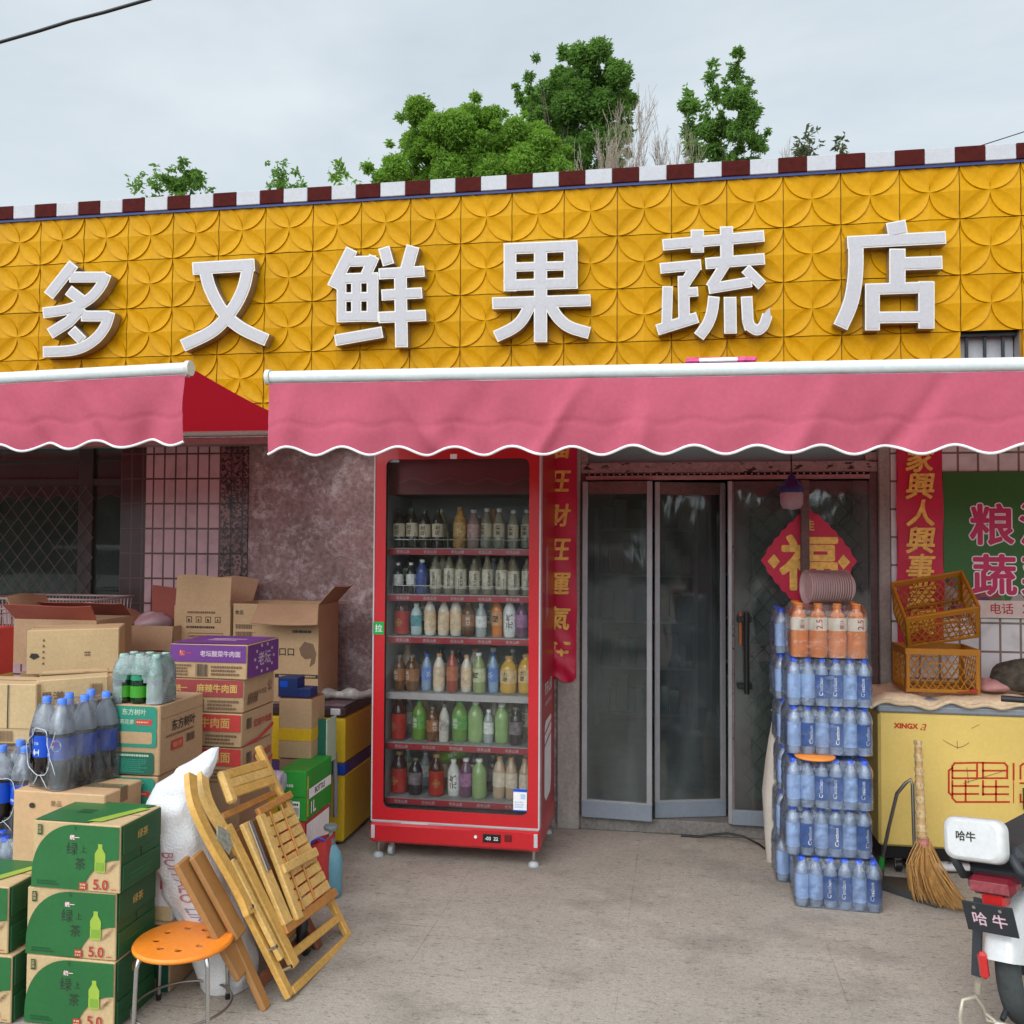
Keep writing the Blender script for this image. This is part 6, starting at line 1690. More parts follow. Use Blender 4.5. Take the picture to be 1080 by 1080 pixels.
b = MB(); b.box(0, 0.035, 0, 0.02, 0, 0.016, M_INKR, 0.004); b.box(-0.06, 0.002, 0.004, 0.014, 0.006, 0.010, M_INKR, 0.001)
o = tag(b.build('sticky_tag'), 'little dark red tag lying at the front corner of the upright crate', 'tag'); o.location = (5.325, -0.352, 0.893); o.rotation_euler = (0, rad(-12), rad(-15))
# broom and dustpan
M_STRAW = mat('broom_straw', (0.42, 0.22, 0.065), rough=0.8, var=0.35, scale=60, streak=(1, 1, 0.15))
M_STRAW2 = mat('broom_straw_dark', (0.20, 0.085, 0.025), rough=0.8, var=0.3, scale=30)
M_CANE2 = mat('pale_cane_binding', (0.58, 0.42, 0.22), rough=0.7, var=0.3, scale=40)
M_CANE = mat('cane_binding', (0.46, 0.29, 0.13), rough=0.7, var=0.3, scale=40)
t = thing('broom', 'straw broom leaning upright against the pale yellow freezer', 'broom', (5.03, -0.70, 0))
hp = [at(968, 781, -0.52), at(970, 830, -0.575), at(972, 880, -0.635), at(974, 892, -0.65)]
hp = [p - Vector((5.03, -0.70, 0)) for p in hp]
b = MB()
pts = []; rads = []
for k in range(41):
    q = k / 40 * 3; i = min(int(q), 2); p = hp[i].lerp(hp[i + 1], q - i); pts.append(p); rads.append(0.014 + 0.009 * k / 40 + (0.0025 if k % 4 < 2 else 0))
for k in range(0, 40):
    b.tube(pts[k:k + 2], [rads[k] + (0.0012 if k % 2 else 0), rads[k + 1] + (0.0012 if k % 2 else 0)], M_CANE if (k // 2) % 2 else M_CANE2, n=12, caps=True)
    if k % 2 == 0:
        for a in range(6):
            th = a * math.pi / 3 + k; b.tube([pts[k] + Vector((rads[k] * math.cos(th), rads[k] * math.sin(th), 0)), pts[k + 1] + Vector((rads[k + 1] * math.cos(th), rads[k + 1] * math.sin(th), 0))], 0.0035, M_CANE, n=5)
b.build('handle', t)
b = MB(); rr = random.Random(11); root = hp[3]; ends = []
for k in range(620):
    a = rr.gauss(0, 1); c_ = rr.gauss(0, 1)
    s0 = root + Vector((a * 0.009, c_ * 0.009, rr.uniform(-0.02, 0.03)))
    fx = min(max(a * 0.36 + 0.40 + rr.gauss(0, 0.16), -0.15), 1.15)
    e = Vector((-0.035 + 0.165 * fx, -0.005 - 0.08 * fx + 0.02 * c_, 0.012 + 0.03 * abs(rr.gauss(0, 1)) * (1 - 0.5 * fx)))
    mid = s0.lerp(e, 0.45) + Vector((-0.024 + 0.004 * a, 0.0, 0.0))
    b.tube([s0, s0.lerp(mid, 0.6) + Vector((-0.003, 0, 0)), mid, mid.lerp(e, 0.6) + Vector((-0.004, 0, -0.004)), e], [0.0022, 0.0022, 0.002, 0.0017, 0.0009], M_STRAW if rr.random() < 0.8 else M_STRAW2, n=4, caps=False, smooth=False)
b.build('straw_head', t)
b = MB(); b.tube([root + Vector((0, 0, 0.035)), root + Vector((0, 0, 0.0))], [0.0245, 0.0262], mat('pink_cord', (0.42, 0.16, 0.14), rough=0.7, var=0.5, scale=90), n=12); b.build('cord_binding', t)
t = thing('dustpan', 'grey metal dustpan on the ground with a bent rod handle and green grip', 'dustpan', (4.95, -0.56, 0))
M_STEEL = mat('worn_steel', (0.22, 0.20, 0.18), rough=0.4, metal=0.8, var=0.2)
M_PAN = mat('dark_pan', (0.06, 0.06, 0.06), rough=0.5)
O5 = Vector((4.95, -0.56, 0))
b = MB(); q = [gz(928, 938), gz(988, 958), gz(990, 930), gz(932, 925)]
q = [p - O5 for p in q]
b.add([p + Vector((0, 0, 0.006)) for p in q] + [p + Vector((0, 0, 0.003)) for p in q], [(0, 1, 2, 3), (7, 6, 5, 4), (0, 4, 5, 1), (1, 5, 6, 2), (2, 6, 7, 3), (3, 7, 4, 0)], M_STEEL)
for a, e, h_ in ((0, 1, 0.035), (1, 2, 0.06), (0, 3, 0.06)):
    b.bar(q[a] + Vector((0, 0, h_ / 2)), q[e] + Vector((0, 0, h_ / 2)), 0.004, h_, M_PAN, (0, 0, 1))
b.build('pan', t)
b = MB(); k0 = at(966, 930, -0.60) - O5
rod = [k0, at(964, 880, -0.58) - O5, at(962.5, 828, -0.545) - O5, at(960.5, 822, -0.54) - O5, at(955, 826, -0.54) - O5, at(946, 837, -0.53) - O5, at(938, 870, -0.50) - O5, at(930, 908, -0.46) - O5]
b.tube(rod, 0.0085, M_STEEL, n=10)
b.build('rod_handle', t)
b = MB(); b.tube([at(930.5, 904, -0.462) - O5, at(929, 913, -0.455) - O5, at(927.5, 922, -0.448) - O5], [0.012, 0.015, 0.012], mat('green_grip', (0.03, 0.28, 0.04), rough=0.5), n=10); b.build('grip', t)
b = MB(); b.tube([(0, 0, 0.035), (0.20, 0.03, 0.035)], 0.024, M_PIPING, n=14); b.tube([(0.085, 0.012, 0.035), (0.085, 0.012, 0.11)], 0.022, M_PIPING, n=14)
o = tag(b.build('plastic_pipe'), 'white plastic pipe tee lying under the front of the pale yellow freezer', 'pipe'); o.location = (5.13, -0.30, 0.0)

# ------------------------------------------------------------------ electric scooter, leaning on its stand at the right edge
M_SCW = mat('scooter_white', (0.56, 0.555, 0.54), rough=0.25, var=0.04, coat=0.5)
M_SCD = mat('scooter_dark_plastic', (0.025, 0.028, 0.032), rough=0.5, var=0.1)
M_SCS = mat('scooter_seat', (0.035, 0.038, 0.042), rough=0.6, bump=0.2, bscale=150)
M_TYRE = mat('tyre_rubber', (0.045, 0.05, 0.05), rough=0.8, var=0.25, scale=20, bump=0.3, bscale=60)
M_TAIL = mat('tail_lens', (0.16, 0.010, 0.02), rough=0.15, coat=0.6)
M_TAIL2 = mat('tail_lens_inner', (0.26, 0.05, 0.06), rough=0.2, coat=0.5, var=0.3, scale=60)
M_REFL = mat('red_reflector', (0.50, 0.02, 0.02), rough=0.25, coat=0.5)
M_STAND = mat('beige_metal', (0.44, 0.39, 0.30), rough=0.4, metal=0.4)
hx, hy = 0.62, 0.785
SC0 = Vector((5.10, -1.74, 0.0))
sz = math.atan2(-hx, hy)
t = thing('electric_scooter', 'white electric scooter with a dark seat parked at the right edge', 'scooter', SC0, rot=(0, rad(-7), sz))
def part(name, fn, parent=t):
    b = MB(); fn(b); return b.build(name, parent)
def arc3(yc, zc, r, a0, a1, n=18): return [(yc + r * math.cos(rad(a0 + (a1 - a0) * k / n)), zc + r * math.sin(rad(a0 + (a1 - a0) * k / n))) for k in range(n + 1)]
RWR = 0.205
def wheel(y, nm='wheel'):
    w = MB(); n = 36
    prof = [(RWR - 0.055, -0.030), (RWR - 0.03, -0.040), (RWR - 0.008, -0.034), (RWR, -0.016), (RWR, 0.016), (RWR - 0.008, 0.034), (RWR - 0.03, 0.040), (RWR - 0.055, 0.030)]
    Mx = frame((0, y, RWR), (0, 1, 0), (0, 0, 1))
    w.lathe(prof, M_TYRE, n, Mx, capb=False, capt=False)
    tyre = w.build('tyre', t)
    w = MB(); w.lathe([(RWR - 0.056, -0.028), (RWR - 0.066, -0.02), (RWR - 0.066, 0.02), (RWR - 0.056, 0.028)], M_STAND, n, Mx, capb=False, capt=False); w.lathe([(0.05, -0.03), (0.062, 0), (0.05, 0.03)], M_SCD, 20, Mx)
    for k in range(5):
        a = 2 * math.pi * k / 5
        w.bar(Mx @ Vector((0.05 * math.cos(a), 0.05 * math.sin(a), 0)), Mx @ Vector(((RWR - 0.065) * math.cos(a), (RWR - 0.065) * math.sin(a), 0)), 0.024, 0.03, M_STAND, (1, 0, 0))
    w.build('rim', tyre)
wheel(0); wheel(1.12)
def _fender(b):
    for (r_, y0, zoff) in ((0.235, 0, 0),):
        n = 22; vs = []; m_ = 9
        for i in range(n + 1):
            a = rad(20 + (163 - 20) * i / n)
            for k in range(m_ + 1):
                q = -1 + 2 * k / m_; w = 0.056 + 0.006 * math.sin(i / n * 3)
                rr_ = r_ + 0.022 * math.sqrt(max(0, 1 - q * q)) - (0.045 if abs(q) > 0.99 else 0)
                vs.append((w * math.copysign(min(1, abs(q) * 1.0), q), rr_ * math.cos(a), RWR + rr_ * math.sin(a)))
        b.add(vs, [(i * (m_ + 1) + k, (i + 1) * (m_ + 1) + k, (i + 1) * (m_ + 1) + k + 1, i * (m_ + 1) + k + 1) for i in range(n) for k in range(m_)], M_SCW, True)
fend = part('rear_fender', _fender)
part('reflector', lambda b: b.box(-0.062, -0.034, -0.258, -0.228, 0.215, 0.300, M_REFL, 0.010), fend)
part('seat', lambda b: (b.box(-0.10, 0.10, -0.19, 0.46, 0.555, 0.625, M_SCS, 0.028), b.box(-0.085, 0.085, -0.17, 0.42, 0.50, 0.556, M_SCD, 0.012)))
def _pad(b):
    Mx = Matrix.Translation((-0.03, -0.215, 0.648)) @ Matrix.Rotation(rad(-12), 4, 'X')
    pts = rrect(-0.098, -0.07, 0.098, 0.07, 0.036)
    F_ = Mx @ frame((0, 0, 0), (1, 0, 0), (0, 0, 1))
    N2 = len(pts); L_ = [(0.80, 0.034), (0.93, 0.030), (0.985, 0.02), (1, 0.006), (1, -0.012)]
    vs = [(x * s_, y * (s_ * 0.98 if s_ < 1 else 1), z_) for s_, z_ in L_ for x, y in pts]
    b.add(vs, [(i * N2 + k, i * N2 + (k + 1) % N2, (i + 1) * N2 + (k + 1) % N2, (i + 1) * N2 + k) for i in range(len(L_) - 1) for k in range(N2)][::1], M_SCW, True, F_)
    b.add(vs[:N2], [tuple(range(N2))], M_SCW, False, F_)
    b.text('哈牛', -0.05, -0.012, 0.012, 0.030, M_INK, F_, 0.0352, bold=0.03)
pad = part('backrest_shell', _pad)
def _cush(b):
    Mx = Matrix.Translation((-0.03, -0.215, 0.648)) @ Matrix.Rotation(rad(-12), 4, 'X')
    pts = rrect(-0.094, -0.066, 0.094, 0.066, 0.034); F_ = Mx @ frame((0, 0, 0), (1, 0, 0), (0, 0, 1)); N2 = len(pts)
    L_ = [(1, -0.012), (1.0, -0.032), (0.93, -0.042)]
    vs = [(x * s_, y * s_, z_) for s_, z_ in L_ for x, y in pts]
    b.add(vs, [(i * N2 + k, i * N2 + (k + 1) % N2, (i + 1) * N2 + (k + 1) % N2, (i + 1) * N2 + k) for i in range(2) for k in range(N2)], M_SCS, True, F_); b.add(vs[-N2:], [tuple(reversed(range(N2)))], M_SCS, True, F_)
part('cushion', _cush, pad)
part('grab_rail', lambda b: (b.tube([(-0.10, -0.20, 0.60), (-0.105, -0.225, 0.58), (-0.095, -0.20, 0.525), (-0.08, -0.12, 0.505)], [0.015, 0.015, 0.014, 0.012], M_SCD, n=10), b.tube([(0.07, -0.20, 0.60), (0.10, -0.235, 0.57), (0.125, -0.18, 0.53), (0.13, 0.0, 0.525), (0.12, 0.18, 0.54)], [0.015, 0.016, 0.015, 0.014, 0.012], M_SCD, n=10)))
part('tail_light', lambda b: (b.box(-0.075, 0.075, -0.235, -0.15, 0.475, 0.535, M_TAIL, 0.02), b.box(-0.06, 0.06, -0.239, -0.234, 0.488, 0.522, M_TAIL2, 0.002)))
part('plate_bracket', lambda b: b.box(-0.035, 0.035, -0.225, -0.17, 0.44, 0.478, M_REFL, 0.006))
def _plate(b):
    F_ = frame((0.0, -0.262, 0.415), (1, 0, 0), (0, -0.25, 1)); b.box(-0.078, 0.078, -0.05, 0.05, -0.003, 0.003, M_SCD, 0.001, F_)
    b.text('哈 牛', -0.052, -0.028, 0.052, 0.022, mat('pink_plate_print', (0.62, 0.42, 0.48), rough=0.5), F_, 0.0036, bold=0.035)
    for x in (-0.04, 0.04): b.tube([F_ @ Vector((x, 0.036, 0.003)), F_ @ Vector((x, 0.036, 0.008))], 0.006, M_CHROME, n=8)
part('number_plate', _plate)
def _spring(b):
    pts = [(0.095 + 0.022 * math.cos(k * 0.8), -0.02 + 0.02 * math.sin(k * 0.8) + k * 0.0012, 0.27 + k * 0.0028) for k in range(70)]
    b.tube(pts, 0.006, M_SCD, n=6); b.tube([(0.095, -0.02, 0.22), (0.095, 0.06, 0.48)], 0.009, M_STAND, n=8)
part('shock_spring', _spring)
part('mudflap', lambda b: b.bar((-0.075, -0.15, 0.44), (-0.095, -0.20, 0.20), 0.03, 0.008, M_SCD, (0, 1, 0)))
def _stand(b):
    b.tube([(-0.115, -0.30, 0.02), (-0.12, -0.305, 0.10), (-0.11, -0.29, 0.15), (-0.085, -0.255, 0.155), (-0.075, -0.23, 0.12), (-0.07, -0.22, 0.075), (0.0, -0.21, 0.07), (0.06, -0.20, 0.072), (0.08, -0.22, 0.10), (0.11, -0.22, 0.10), (0.14, -0.18, 0.06)], 0.0075, M_STAND, n=8)
    b.tube([(-0.07, -0.23, 0.10), (-0.03, -0.20, 0.055), (0.07, -0.21, 0.05), (0.15, -0.15, 0.045)], 0.007, M_STAND, n=8)
    b.tube([(-0.075, -0.235, 0.2), (-0.085, -0.23, 0.16)], 0.012, M_STAND, n=8)
    b.tube([(-0.03, -0.20, 0.08), (-0.01, -0.02, 0.19)], 0.009, M_SCD, n=8)
st_ = part('centre_stand', _stand)
part('stand_roller', lambda b: b.lathe([(0.035, -0.012), (0.04, 0), (0.035, 0.012)], M_PIPING, 18, frame((-0.03, -0.235, 0.042), (0, 1, 0), (0, 0, 1))), st_)
part('body_shell', lambda b: (b.box(-0.085, 0.085, 0.03, 0.44, 0.27, 0.50, M_SCW, 0.03), b.box(-0.11, 0.11, 0.42, 0.86, 0.19, 0.27, M_SCD, 0.02), b.bar((0, 0.84, 0.23), (0, 0.98, 0.92), 0.16, 0.09, M_SCW, (0, -1, 0), 0.02)))
part('handlebar', lambda b: (b.tube([(-0.32, 0.93, 0.98), (-0.12, 0.98, 0.96), (0.12, 0.98, 0.96), (0.32, 0.93, 0.98)], 0.014, M_SCD, n=10), b.box(-0.08, 0.08, 0.94, 1.04, 0.90, 1.0, M_SCW, 0.02)))
part('fork', lambda b: (b.tube([(0.06, 1.12, 0.205), (0.06, 1.0, 0.6)], 0.014, M_SCD, n=8), b.tube([(-0.06, 1.12, 0.205), (-0.06, 1.0, 0.6)], 0.014, M_SCD, n=8)))
# ------------------------------------------------------------------ goods on the left
M_PURP = mat('purple_carton', (0.125, 0.030, 0.18), rough=0.55, var=0.1)
M_MAROON = mat('maroon_print', (0.30, 0.045, 0.045), rough=0.6, var=0.1)
M_REDP = mat('red_carton_print', (0.50, 0.045, 0.04), rough=0.6, var=0.1)
# left yellow freezer along the wall
t = thing('chest_freezer', 'deep yellow freezer against the wall left of the red fridge, cartons on its lid', 'freezer', (0.55, -0.454, 0))
W_, D_ = 1.64, 0.47
b = MB(); b.box(0, W_, 0, D_, 0.02, 0.375, M_FYEL2, 0.012); b.box(0.0, W_, 0, D_, 0.43, 0.675, M_FYEL2, 0.012); b.box(0.004, W_ - 0.004, 0.004, D_ - 0.004, 0.37, 0.435, mat('freezer_purple_band', (0.10, 0.05, 0.16), rough=0.4))
b.box(W_ - 0.05, W_ + 0.003, -0.004, 0.06, 0.375, 0.43, mat('blue_corner_band', (0.015, 0.05, 0.34), rough=0.4), 0.004)
b.build('freezer_body', t)
b = MB(); b.box(-0.006, W_ + 0.006, -0.012, D_ + 0.004, 0.677, 0.735, mat('dark_lid', (0.05, 0.028, 0.03), rough=0.4), 0.012); b.box(-0.002, W_ + 0.002, -0.006, D_, 0.7345, 0.742, mat('purple_lid_glass', (0.16, 0.11, 0.13), rough=0.15), 0.002)
b.box(W_ - 0.075, W_ - 0.02, -0.018, 0.02, 0.69, 0.725, M_EDGE, 0.004)
b.build('lid', t)
for x in (0.06, W_ - 0.06):
    b = MB(); b.lathe([(0.02, 0), (0.02, 0.022)], M_BLACK, 12, Matrix.Translation((x, 0.05, 0.0))); b.build('foot', t)
ZF = 0.743

# oriental tea leaf cartons
def leaf_deco(b, W, D, H):
    F = front(0, -0.003, 0)
    b.poly(rrect(0.012, 0.63 * H, W - 0.012, H - 0.004, 0.015), M_TEAL, F, 0.0008)
    b.poly(rrect(0.012, 0.40 * H, W - 0.012, 0.66 * H, 0.012), M_TEAL, F, 0.0010)
    b.poly(rrect(0.03, 0.45 * H, W - 0.03, 0.62 * H, 0.008), M_KRAFT, F, 0.0016)
    b.text('东方树叶', 0.055, 0.86 * H, W - 0.045, 0.95 * H, M_PALEPR, F, 0.0018, bold=0.02)
    b.text('茉莉花茶', 0.035, 0.72 * H, W * 0.52, 0.80 * H, M_PALEPR, F, 0.0018, bold=0.02)
    b.rect(W * 0.55, 0.72 * H, W * 0.86, 0.80 * H, M_REDP, F, 0.0016); lines(b, F, W * 0.57, 0.74 * H, W * 0.85, 0.78 * H, 1, M_KRAFTL, 0.0022, 3)
    b.poly(rrect(0.004, 0.004, W - 0.022, 0.33 * H, 0.014), M_TEALD, F, 0.0008)
    lines(b, F, 0.03, 0.04 * H, W - 0.05, 0.24 * H, 7, M_TEAL, 0.0014, 5); lines(b, F, 0.03, 0.26 * H, W - 0.04, 0.31 * H, 1, M_PALEPR, 0.0014, 6)
    S = rside(W + 0.003, 0, 0)
    b.text('东方树叶', 0.24 * D, 0.58 * H, 0.80 * D, 0.74 * H, M_INK, S, 0.001, bold=0.02)
    lines(b, S, 0.12 * D, 0.50 * H, 0.92 * D, 0.55 * H, 1, M_INKB, 0.001, 7)
    b.rect(0.24 * D, 0.30 * H, 0.50 * D, 0.44 * H, M_REDP, S, 0.001); b.text('喝好茶', 0.27 * D, 0.33 * H, 0.47 * D, 0.41 * H, M_KRAFTL, S, 0.0016)
    bars(b, S, 0.58 * D, 0.34 * H, 0.78 * D, 0.46 * H, M_INK, 0.001)
    b.rect(0.02 * D, 0.80 * H, 0.98 * D, 0.806 * H, M_INKB, S, 0.001)
LG = 'tea leaf cartons in the left pile'
lx0, lx1 = at(113, 780, -1.85).x, at(168.5, 780, -1.85).x
lw = lx1 - lx0
carton('tea_leaf_carton', 'teal and brown tea leaf carton under the green bottle pack, topmost of its stack', lx0, lx1, -1.85, -1.52, 0.709, 0.977, M_KRAFT, LG, 0, leaf_deco, False)
carton('tea_leaf_carton', 'teal and brown tea leaf carton second from the top, partly behind the white sack', lx0 - 0.004, lx1 - 0.004, -1.855, -1.525, 0.437, 0.705, M_KRAFT, LG, rad(0.8), leaf_deco, False)
carton('tea_leaf_carton', 'teal and brown tea leaf carton lowest in its stack, behind the green tea cartons', lx0 + 0.006, lx1 + 0.006, -1.85, -1.52, 0.166, 0.434, M_KRAFT, LG, 0, leaf_deco, False)
def dg_deco(b, W, D, H):
    F = front(0, -0.003, 0); b.rect(0.004, 0.004, W - 0.004, H - 0.004, M_TEALD, F, 0.0006); b.rect(0.03, 0.06 * H, 0.09, 0.20 * H, M_KRAFT, F, 0.0012); bars(b, F, 0.035, 0.08 * H, 0.085, 0.18 * H, M_INK, 0.002)
carton('tea_leaf_carton', 'dark green tea leaf carton standing alone on the ground behind the stool', 1.985, 2.125, -2.05, -1.815, 0.002, 0.243, M_KRAFT, LG, 0, dg_deco, False)
# white gift bag on it
t = thing('paper_bag', 'white paper carrier bag with a red letter, standing on the dark green carton', 'paper bag', (1.99, -2.03, 0.2455))
b = MB(); b.add([(0, 0, 0), (0.125, 0, 0), (0.125, 0.09, 0), (0, 0.09, 0), (0.004, 0.015, 0.235), (0.118, 0.012, 0.235), (0.118, 0.075, 0.235), (0.004, 0.07, 0.235)], [(3, 2, 1, 0), (0, 1, 5, 4), (1, 2, 6, 5), (2, 3, 7, 6), (3, 0, 4, 7)], mat('white_paper', (0.68, 0.66, 0.66), rough=0.6, var=0.06))
b.text('D', 0.08, 0.10, 0.115, 0.16, M_CRIM, front(0, -0.0005, 0) @ Matrix.Translation((0, 0, 0)), 0.0, bold=0.03)
b.rect(0.02, 0.06, 0.05, 0.064, M_INKB, front(0, -0.001, 0), 0); b.build('bag_body', t)
b = MB(); b.box(0.002, 0.123, -0.002, 0.0, 0.0, 0.05, M_KRAFTL); b.build('kraft_base', t)

# noodles
def noodle(main, col_top, side_col, hue):
    def d(b, W, D, H):
        F = front(0, -0.003, 0); S = rside(W + 0.003, 0, 0)
        b.rect(0.003, 0.48 * H, W - 0.003, H - 0.003, col_top, F, 0.0008)
        b.text('统一', 0.12 * W, 0.60 * H, 0.28 * W, 0.86 * H, M_GOLDPR if hue != 'purple' else M_INKR, F, 0.0014, bold=0.03)
        if hue == 'purple':
            b.text('统一', 0.125 * W, 0.61 * H, 0.275 * W, 0.85 * H, M_INKW, F, 0.0012, bold=0.06)
        b.text(main, 0.40 * W, 0.58 * H, 0.92 * W, 0.88 * H, M_GOLDPR if hue != 'purple' else M_PALEL, F, 0.0014, bold=0.03)
        lines(b, F, 0.06 * W, 0.06 * H, 0.28 * W, 0.42 * H, 4, M_INKB, 0.001, 3); bars(b, F, 0.34 * W, 0.06 * H, 0.50 * W, 0.42 * H, M_INK, 0.001); lines(b, F, 0.54 * W, 0.08 * H, 0.94 * W, 0.40 * H, 3, M_INKB, 0.001, 5)
        if side_col:
            b.rect(0.003, 0.003, D - 0.003, H - 0.003, side_col, S, 0.0008)
            b.text('老坛', 0.32 * D, 0.30 * H, 0.72 * D, 0.74 * H, M_PALEL, S, 0.0016, bold=0.02)
            for a in range(10):
                th = a * math.pi / 5; b.rect(0.52 * D + 0.30 * D * math.cos(th) - 0.008, 0.52 * H + 0.40 * H * math.sin(th) - 0.006, 0.52 * D + 0.30 * D * math.cos(th) + 0.008, 0.52 * H + 0.40 * H * math.sin(th) + 0.006, M_PALEL, S, 0.0016)
            T = topf(0, 0, H + 0.0035); b.rect(0.003, 0.003, W - 0.003, D - 0.003, side_col, T, 0)
            lines(b, T, 0.3 * W, 0.35 * D, 0.75 * W, 0.65 * D, 2, M_PALEL, 0.0008, 4)
        elif hue == 'brown':
            b.text('麻辣', 0.10 * D, 0.16 * H, 0.45 * D, 0.60 * H, M_INKB, S, 0.001, bold=0.03, shear=0.2); b.text('牛肉面', 0.46 * D, 0.38 * H, 0.72 * D, 0.58 * H, M_INKB, S, 0.001); b.text('公', 0.76 * D, 0.42 * H, 0.92 * D, 0.74 * H, M_INKB, S, 0.001, bold=0.02)
        else:
            bars(b, S, 0.12 * D, 0.50 * H, 0.28 * D, 0.82 * H, M_INK, 0.001); b.text('红烧牛肉面', 0.36 * D, 0.46 * H, 0.92 * D, 0.72 * H, M_INKR, S, 0.001, bold=0.02)
            b.poly([(0.02, 0.06 * H), (D * 0.5, 0.12 * H), (D - 0.004, 0.40 * H), (D - 0.004, 0.28 * H), (D * 0.5, 0.02 * H), (0.02, 0.02 * H)], M_REDP, S, 0.001)
    return d
M_PALEL = mat('pale_lilac_print', (0.50, 0.38, 0.45), rough=0.6)
YN = -1.45
nx0 = at(179.4, 700, YN).x; nw = at(260.7, 700, YN).x - nx0
NG = 'noodle cartons in the left pile'
z0 = 0.585
for i, (lab, dco, dx, hh) in enumerate((
        ('red and brown noodle carton at the bottom of the noodle stack, behind the folded chair', noodle('牛肉面', M_REDP, None, 'red'), -0.02, 0.145),
        ('red and brown noodle carton with a barcode on its side, third from the top', noodle('牛肉面', M_REDP, None, 'red'), -0.02, 0.142),
        ('noodle carton with a maroon front band, right under the purple one', noodle('麻辣牛肉面', M_MAROON, None, 'brown'), -0.016, 0.142),
        ('purple noodle carton, topmost of its stack', noodle('老坛酸菜牛肉面', M_PURP, M_PURP, 'purple'), 0.0, 0.146))):
    carton('noodle_carton', lab, nx0 + dx, nx0 + dx + nw, YN, YN + 0.31, z0, z0 + hh, M_KRAFT, NG, rad((0.5, -0.4, 0.8, -0.3)[i]), dco, tape=False); z0 += hh + 0.003
carton('support_carton', 'plain tall brown carton under the noodle cartons', nx0, nx0 + nw - 0.03, YN + 0.01, YN + 0.30, 0.002, 0.583, M_KRAFTD, None, 0, None, True)

# cola packs: two rows of three
def cola_pack(name, label, x, y, z, W, seed, rz=0.0):
    t = thing(name, label, 'cola pack', (x, y, z), rz, 'cola bottle packs in the left pile')
    r = W / 4; h = 0.325
    for i in range(2):
        for j in range(3):
            Mx = Matrix.Translation((r + i * 2 * r, r + j * 2 * r, 0))
            b = MB(); prof = [(r * 0.8, 0), (r * 0.98, 0.02), (r * 0.98, h * 0.20), (r * 0.93, h * 0.26), (r * 0.95, h * 0.34), (r * 0.95, h * 0.56), (r * 0.97, h * 0.62)]
            b.lathe(prof, M_COLA, 18, Mx, capt=False)
            b.lathe([(r * 0.97, h * 0.62), (r * 0.93, h * 0.70), (r * 0.72, h * 0.82), (r * 0.36, h * 0.91), (r * 0.30, h * 0.945)], M_TOPGLARE, 18, Mx, capb=False)
            body = b.build('bottle', t)
            c_ = MB(); c_.lathe([(r * 0.34, h * 0.935), (r * 0.34, h * 0.99), (r * 0.29, h)], M_PCAP, 14, Mx); c_.build('cap', body)
            l = MB(); l.lathe([(r * 0.965, h * 0.33), (r * 0.965, h * 0.575)], M_PBLUE, 22, Mx, capb=False, capt=False)
            if j == 0:
                curved_text(l, 'pepsi', r * 0.972, h * 0.36, h * 0.41, M_INKW, -0.35 if i else 0.1, Mx, False, 0.9, 0.05)
                if i == 1:
                    # the round emblem: red, white and blue waves
                    def disc(f, m_, rr_, zz):
                        pts = []
                        for k in range(24):
                            a = 2 * math.pi * k / 24; u_, v_ = 0.019 * math.cos(a), 0.021 * math.sin(a)
                            pts.append(f(u_, v_))
                        out = []
                        for u_, v_ in pts:
                            th = -math.pi / 2 + 0.55 + u_ / rr_; out.append((rr_ * math.cos(th), rr_ * math.sin(th), h * 0.49 + v_))
                        l.add(out, [tuple(range(24))], m_, False, Mx)
                    disc(lambda u_, v_: (u_, v_), M_INKW, r * 0.972, 0)
                    disc(lambda u_, v_: (u_ * 0.93, max(v_ * 0.93, 0.004 + 0.25 * u_)), M_REFL0, r * 0.979, 0)
                    disc(lambda u_, v_: (u_ * 0.93, min(v_ * 0.93, -0.010 + 0.22 * u_)), M_PBLUE, r * 0.979, 0)
                else:
                    curved_text(l, '百事', r * 0.972, h * 0.44, h * 0.53, M_LABBW, 0.15, Mx, False, 0.5, 0.05); 
                    vs = []
                    for u_ in (-0.006, 0.018):
                        th = -math.pi / 2 + 0.05 + u_ / r; vs.append((r * 0.973 * math.cos(th), r * 0.973 * math.sin(th)))
                    l.add([(vs[0][0], vs[0][1], h * 0.35), (vs[1][0], vs[1][1], h * 0.35), (vs[1][0], vs[1][1], h * 0.42), (vs[0][0], vs[0][1], h * 0.42)], [(0, 1, 2, 3)], M_INKW, False, Mx)
            l.build('bottle_label', body)
    pack_film(t, W, 6 * r, h * 0.93, M_FILMG, (0.42, 0.43, 0.36, 0.28), 0.62, 0.004, seed, True)
    return t
M_REFL0 = mat('emblem_red', (0.55, 0.02, 0.03), rough=0.4)
M_TOPGLARE = clear('bottle_top_glare', tint=(0.85, 0.86, 0.9), body=(0.62, 0.64, 0.70), fac=0.5, rough=0.1)  # whitish glare of the film, put into the bottle tops' colour
px0 = at(27, 838, -2.04).x; px1 = at(103, 838, -2.12).x
PB = at(60, 838, -2.12).z
cola_pack('cola_pack', 'film-wrapped pack of big blue-labelled cola bottles on the holed fruit carton', px0, -2.04, PB + 0.004, 0.184, 4, rad(-20))
def hole_deco(b, W, D, H):
    F = front(0, -0.003, 0)
    for x, y in ((0.22, 0.93), (0.80, 0.94)): b.poly([(x * W + 0.012 * math.cos(a * math.pi / 6), H * y + 0.010 * math.sin(a * math.pi / 6)) for a in range(12)], M_INK, F, 0.001)
    b.text('果品', 0.42 * W, 0.92 * H, 0.54 * W, 0.97 * H, M_INKB, F, 0.001); b.text('果', 0.9 * W, 0.90 * H, 0.97 * W, 0.97 * H, M_INKR, F, 0.001, bold=0.03)
